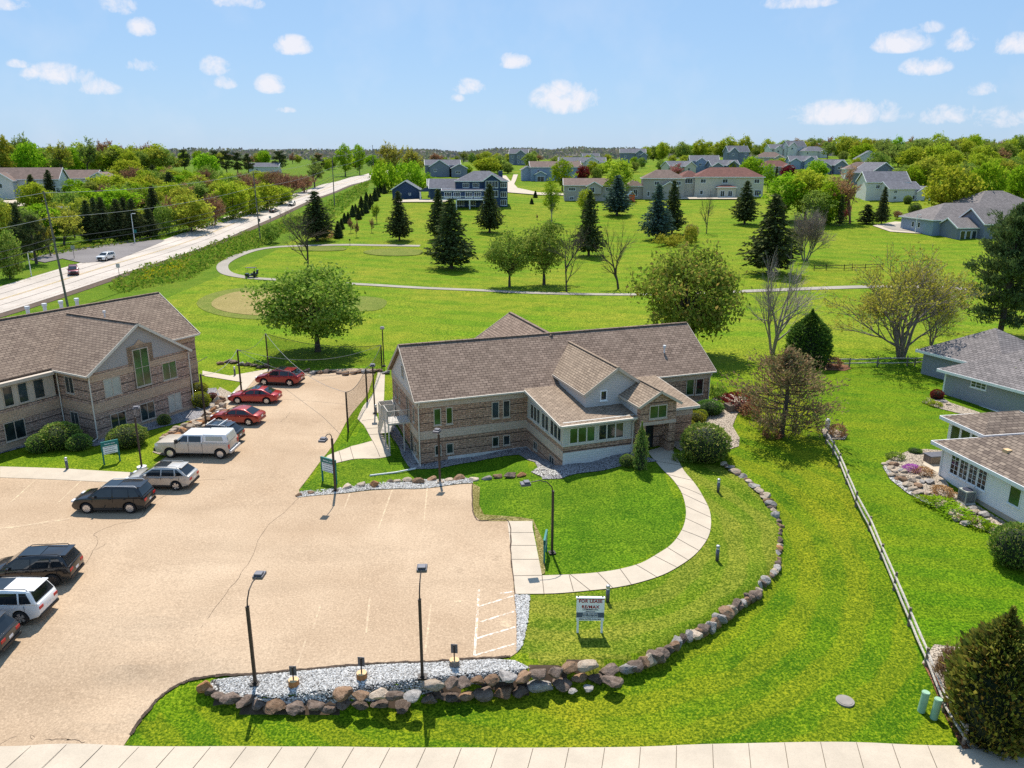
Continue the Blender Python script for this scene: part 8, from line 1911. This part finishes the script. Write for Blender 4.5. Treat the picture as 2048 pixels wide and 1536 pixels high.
 (CA, 178, 735, 520, 150, 'round', 'olive yellow tree right of the dark pine at the left edge', 'leaf_olive', 1),
 (CA, 262, 705, 528, 150, 'pine_far', 'dark pine in front of the low grey roof', None, 0),
 (CA, 335, 660, 480, 170, 'round', 'pale budding round tree before the low grey roof', 'leaf_gold', 2),
 (CA, 440, 690, 500, 150, 'oak', 'budding tree close to the left end of the spruce row', 'leaf_gold', 1),
 (CA, 375, 730, 516, 220, 'oak', 'tan budding tree left of the spruce row', 'leaf_bud', 1),
 (CA, 300, 800, 560, 120, 'oak', 'small tan budding tree at the corner of the side road', 'leaf_bud', 2),
 (CA, 200, 480, 316, 140, 'spruce', 'dark spruce before the left grey roofed house', None, 1),
 (CA, 302, 465, 288, 120, 'spruce', 'dark spruce between the two left houses', None, 2),
 (CA, 46, 438, 326, 60, 'cone', 'dark column tree at the left corner of the left house', None, 0),
 (CA, 126, 440, 338, 46, 'cone', 'dark column tree before the red window head', None, 0),
 (CA, 20, 420, 250, 70, 'spruce_far', 'dark blue spruce at the far left behind the house', None, 0),
 (CA, 450, 462, 342, 145, 'round', 'fresh green tree in front of the white and grey house', 'leaf_bright', 0),
 (CA, 405, 600, 466, 140, 'bare', 'bare upright shrub tree before the low grey roof', None, 0),
 (CA, 1590, 720, 608, 110, 'bush', 'dark green bush at the ditch below the second utility pole', 'leaf_maple', 1),
 (CA, 1890, 690, 640, 110, 'tuft', 'grey dry shrub at the ditch left of the dark spruce', None, 0),
]
for cv, x, y, top, w, kind, lab, mat, idx in LIST:
    u, v = cv(x, y); k = 1 if cv is I_ else 2.926; t = cv(x, top)[1]
    plant(u, v, t, w / k, kind, lab, mat, None, idx)
# row of young conifers and saplings between road and lawn
for i, (x, y, h) in enumerate(((262, 432, 60), (238, 425, 66), (222, 452, 62), (206, 474, 72), (180, 492, 62), (156, 484, 64), (176, 520, 66), (152, 545, 74), (126, 512, 68), (110, 582, 72), (128, 560, 50), (76, 566, 70), (92, 540, 50), (50, 604, 66), (28, 604, 62), (10, 640, 66), (-8, 690, 100))):
    u, v = CB(x, y); plant(u, v, CB(x, y - h)[1], h * .62 / 2.926, 'cone', f'young dark conifer, {ordn(i)} from the far end in the row beside the road', None, 'young conifers beside the road', 0)
for (x, y, h, w, mat, lab) in ((64, 662, 90, 40, 'leaf_brown', 'thin brown sapling, leftmost of the staked saplings'), (95, 686, 110, 36, 'leaf_brown', 'thin brown sapling right of the leftmost one'), (216, 605, 125, 60, 'leaf_yellow', 'yellow green sapling beside the row of young conifers'), (184, 658, 90, 34, 'leaf_brown', 'thin brown sapling before the yellow green one'), (1155, 585, 40, 14, 'leaf_brown', 'tiny sapling left of the birch')):
    u, v = CB(x, y); plant(u, v, CB(x, y - h)[1], w / 2.926, 'oak', lab, mat, 'saplings on the lawn')
# shrubs round the buildings
for (u, v, top, w, kind, mat, lab, idx) in (
    (123, 893, 845, 78, 'ball', None, 'large clipped dome shrub at the left office, between two small ones', 0), (80, 903, 868, 46, 'ball', None, 'small clipped shrub left of the large dome', 1), (160, 898, 868, 46, 'ball', None, 'small clipped shrub right of the large dome', 1),
    (257, 891, 850, 74, 'ball', None, 'wide clipped shrub before the left office gable', 0), (329, 849, 828, 25, 'ball', None, 'small round dark shrub on the gravel by the left office', 1), (403, 814, 783, 38, 'ball', 'shrub_lime', 'yellow green round shrub at the corner of the left office', 0), (398, 786, 765, 34, 'ball', 'shrub_lime', 'small lime shrub behind the yellow green round one', 1), (425, 802, 785, 22, 'ball', 'leaf_red', 'small dark red shrub beside the boulders of the left office', 1),
    (1409, 917, 848, 100, 'ball', None, 'very large round bush right of the entrance walk', 0), (1376, 922, 898, 32, 'tuft', 'shrub_yew', 'low spreading dark evergreen left of the very large bush', 0), (1355, 922, 905, 20, 'tuft', 'shrub_yew', 'small dark evergreen at the edge of the entrance walk', 0), (1280, 937, 843, 24, 'weeping', None, 'narrow weeping evergreen left of the entrance walk', 0), (1254, 931, 908, 30, 'ball', None, 'small round shrub left of the weeping evergreen', 1),
    (1390, 846, 822, 40, 'ball', 'shrub_lime', 'golden low shrub nearest the right bay', 1), (1376, 858, 838, 26, 'ball', 'shrub_lime', 'small golden shrub behind the very large bush', 1), (1418, 826, 800, 54, 'ball', 'needle_hedge', 'dark flat shrub at the right end of the office', 0), (1402, 838, 818, 24, 'ball', 'shrub_lime', 'golden shrub beside the dark flat one', 1), (1434, 798, 765, 36, 'bush', 'leaf_maple', 'leafy bush at the back right corner of the office', 0),
    (1442, 815, 800, 22, 'tuft', 'leaf_bright', 'small fresh green plant in the bed by the office corner', 0), (1478, 815, 785, 60, 'tuft', 'leaf_red', 'dark red flowering bush behind the planter box', 0), (1500, 830, 805, 40, 'tuft', 'leaf_brown', 'dry brown shrub under the browning pine', 0),
    (1873, 797, 778, 26, 'ball', 'leaf_red', 'dark red round shrub at the corner of the grey house', 1), (2026, 1128, 1048, 92, 'ball', 'shrub_yew', 'large round bush at the right edge under the white house', 0), (1893, 1378, 1283, 62, 'brown', 'leaf_brown', 'dry brown bush between rail fence and big cedar', 1),
    (1790, 918, 904, 30, 'tuft', 'shrub_yew', 'flat dark shrub in the rockery of the white house', 0), (1830, 905, 896, 26, 'ball', 'needle_hedge', 'small dark shrub at the back of the rockery', 1), (1822, 942, 928, 28, 'tuft', 'flower_purple', 'purple flowering cushion in the rockery', 0), (1845, 948, 934, 34, 'tuft', 'leaf_brown', 'rust brown plant right of the purple cushion', 0), (1885, 990, 972, 40, 'tuft', 'leaf_brown', 'reddish shrub under the white house window', 0),
    (1880, 1010, 997, 60, 'tuft', 'leaf_bright', 'fresh green cover plant left of the air conditioner', 0), (1910, 1030, 1015, 60, 'tuft', 'leaf_bright', 'fresh green cover plant below the air conditioner', 0), (1955, 1052, 1035, 46, 'tuft', 'leaf_bright', 'fresh green cover plant between stones of the rockery', 0), (1985, 1062, 1048, 34, 'tuft', 'leaf_bright', 'fresh green cover plant at the lower end of the rockery', 0), (1850, 1003, 993, 40, 'tuft', 'leaf_bright', 'fresh green cover plant along the rockery edge', 0),
    (1858, 806, 797, 24, 'tuft', 'leaf_bright', 'fresh green plant in the bed of the grey house', 0), (1870, 812, 802, 24, 'tuft', 'shrub_lime', 'lime plant right of the fresh green one at the grey house', 0), (1668, 735, 714, 26, 'tuft', 'leaf_brown', 'dry brown shrub in the mulch by the column cedar', 0), (1674, 872, 848, 34, 'tuft', 'leaf_brown', 'rust coloured shrub at the top end of the rail fence', 0), (1545, 874, 858, 40, 'tuft', 'leaf_brown', 'dry brown growth at the foot of the browning pine', 0)):
    plant(u, v, top, w, kind, lab, mat, None, idx)
# weeds and flowers along the ditch beside the road: nobody could count them
def mass(name, px, n, size, mat, h, label):
    poly = pp(*px); xs = [p[0] for p in poly]; ys = [p[1] for p in poly]; g = np.random.default_rng(5)
    x = g.uniform(min(xs), max(xs), n * 6); y = g.uniform(min(ys), max(ys), n * 6); k = inside(poly, x, y); x, y = x[k][:n], y[k][:n]
    z = Zn(x, y) + h * g.random(len(x)) * (.4 + .8 * (np.sin(x * .7) * np.sin(y * .5) > 0)); V = cards(np.stack([x, y, z], 1), size, .6, g)
    o = bpy.data.objects.new(name, card_mesh(name, V, M[mat])); C.objects.link(o); return tag(o, label, 'plants', kind='stuff')
ditch = [(215, 575), (260, 545), (340, 520), (420, 490), (480, 470), (540, 452), (600, 430), (612, 455), (560, 470), (520, 495), (470, 512), (430, 530), (380, 560), (300, 575), (240, 588)]
mass('undergrowth', ditch, 9000, .55, 'weeds', .9, 'rank green growth along the ditch beside the road')
mass('flowers', [(270, 560), (300, 540), (370, 520), (385, 535), (345, 552), (300, 562)], 700, .35, 'flower_yellow', .8, 'yellow flowers in the ditch growth')
mass('undergrowth', [(600, 430), (650, 405), (700, 380), (740, 362), (735, 385), (700, 410), (670, 440), (640, 450)], 2500, .8, 'weeds', .7, 'green growth between road and conifer row')
mass('undergrowth', [(0, 545), (60, 520), (170, 500), (300, 482), (420, 455), (560, 412), (600, 392), (560, 404), (440, 440), (330, 470), (180, 490), (80, 500), (0, 520)], 3500, .7, 'weeds', .9, 'low growth under the roadside trees')
# woods on the hills: single trees in view, then the far ridge as one mass
def far_at(u, y):
    x = (u - 1024) / FPX * y * CS
    for _ in range(3): z = Z(x, y); x = (u - 1024) / FPX * (y * CS - (z - HC) * SN)
    return Vector((x, y, Z(x, y)))
KM = [('round', 'leaf_far', 'grey green'), ('round', 'leaf_gold', 'golden'), ('oak', 'leaf_brown', 'brown'), ('round', 'leaf_bright', 'fresh green'), ('round', 'leaf_yellow', 'yellow green'), ('round', 'leaf_yellow', 'lime'), ('oak', 'leaf_far', 'sparse grey green'), ('round', 'leaf_olive', 'olive')]
def wood(n, u0, u1, y0, y1, h0, h1, where, group, kinds=KM, seed=1):
    r = random.Random(seed); L = sorted((u0 + (u1 - u0) * (i + r.random()) / n, r.uniform(y0, y1)) for i in range(n))
    for i, (u, y) in enumerate(L):
        k, m, nm = r.choice(kinds); h = r.uniform(h0, h1)
        grow_at(far_at(u, y), k, h, h * r.uniform(.8, 1.15), f'{nm} tree, {ordn(i)} from the left {where}', m, group)
wood(34, 1640, 2090, 520, 640, 10, 15, 'along the crest of the right hill', 'trees along the crest of the right hill', seed=2)
wood(30, 1720, 2100, 400, 500, 10, 14, 'on the wooded slope of the right hill', 'trees on the wooded slope of the right hill', seed=3)
wood(9, 1000, 1300, 400, 470, 5, 7, 'between the street and the tan house roofs', 'trees between the street and the tan roofs', [k for k in KM if k[0] == 'round'], seed=12)
wood(14, 1820, 2090, 300, 370, 9, 13, 'at the foot of the wooded right hill', 'trees at the foot of the right hill', seed=4)
wood(26, 1280, 1660, 600, 760, 11, 16, 'on the ridge above the hillside houses', 'trees on the ridge above the hillside houses', seed=5)
wood(14, 1090, 1420, 430, 560, 5, 8, 'among the houses below the ridge', 'trees among the houses below the ridge', [k for k in KM if k[0] == 'round'], seed=6)
wood(9, 1450, 1780, 400, 520, 5, 7, 'among the houses on the hillside', 'trees among the houses on the hillside', [k for k in KM if k[0] == 'round'], seed=7)
wood(24, 760, 1090, 430, 760, 7, 11, 'beyond the navy house', 'trees beyond the navy house', seed=8)
wood(30, -20, 330, 430, 540, 11, 17, 'in the wood behind the left field', 'trees in the wood behind the left field', seed=9)
wood(18, 330, 760, 600, 900, 8, 13, 'on the low skyline left of the road', 'trees on the low skyline left of the road', seed=10)
def belt():
    r = random.Random(21); L = []
    while len(L) < 88:
        y = r.uniform(175, 380); x = r.uniform(-165, -104); z = Z(x, y); dep = y * CS - (z - HC) * SN; u = 1024 + FPX * x / dep
        if (185 < u < 640 and not (u < 300 and y < 190)) or (u < 200 and 195 < y < 255 and x < -118): L.append((u, x, y, z))
    L.sort()
    for i, (u, x, y, z) in enumerate(L):
        k, m, nm = r.choice((('round', 'leaf_yellow', 'yellow green'), ('round', 'leaf_gold', 'golden'), ('round', 'leaf_bright', 'fresh green'), ('brown', 'leaf_brown', 'reddish brown'), ('bush', 'leaf_maple', 'dark green'), ('round', 'leaf_far', 'grey green')))
        h = r.uniform(5.5, 9.5); grow_at(Vector((x, y, z)), k, h, h * r.uniform(.9, 1.25), f'{nm} bushy tree, {ordn(i)} from the left filling the roadside belt', m, 'bushy trees of the roadside belt')
belt()
g = np.random.default_rng(6); n = 40000
uu = g.uniform(-60, 2100, n); yy = g.uniform(1300, 2600, n) ; xx = (uu - 1024) / FPX * yy * 1.0
zz = Zn(xx, yy) + g.random(n) ** .8 * (11 + 4 * np.sin(xx * .011) * np.sin(xx * .037 + 1)) + g.normal(size=n) * .8 ; V = cards(np.stack([xx, yy, zz], 1), 6.5, .8, g)
o = bpy.data.objects.new('far_woods', card_mesh('far_woods', V, M['leaf_ridge'])); C.objects.link(o); tag(o, 'purplish brown woods covering the far ridge', 'woods', kind='stuff')
ground_finish()
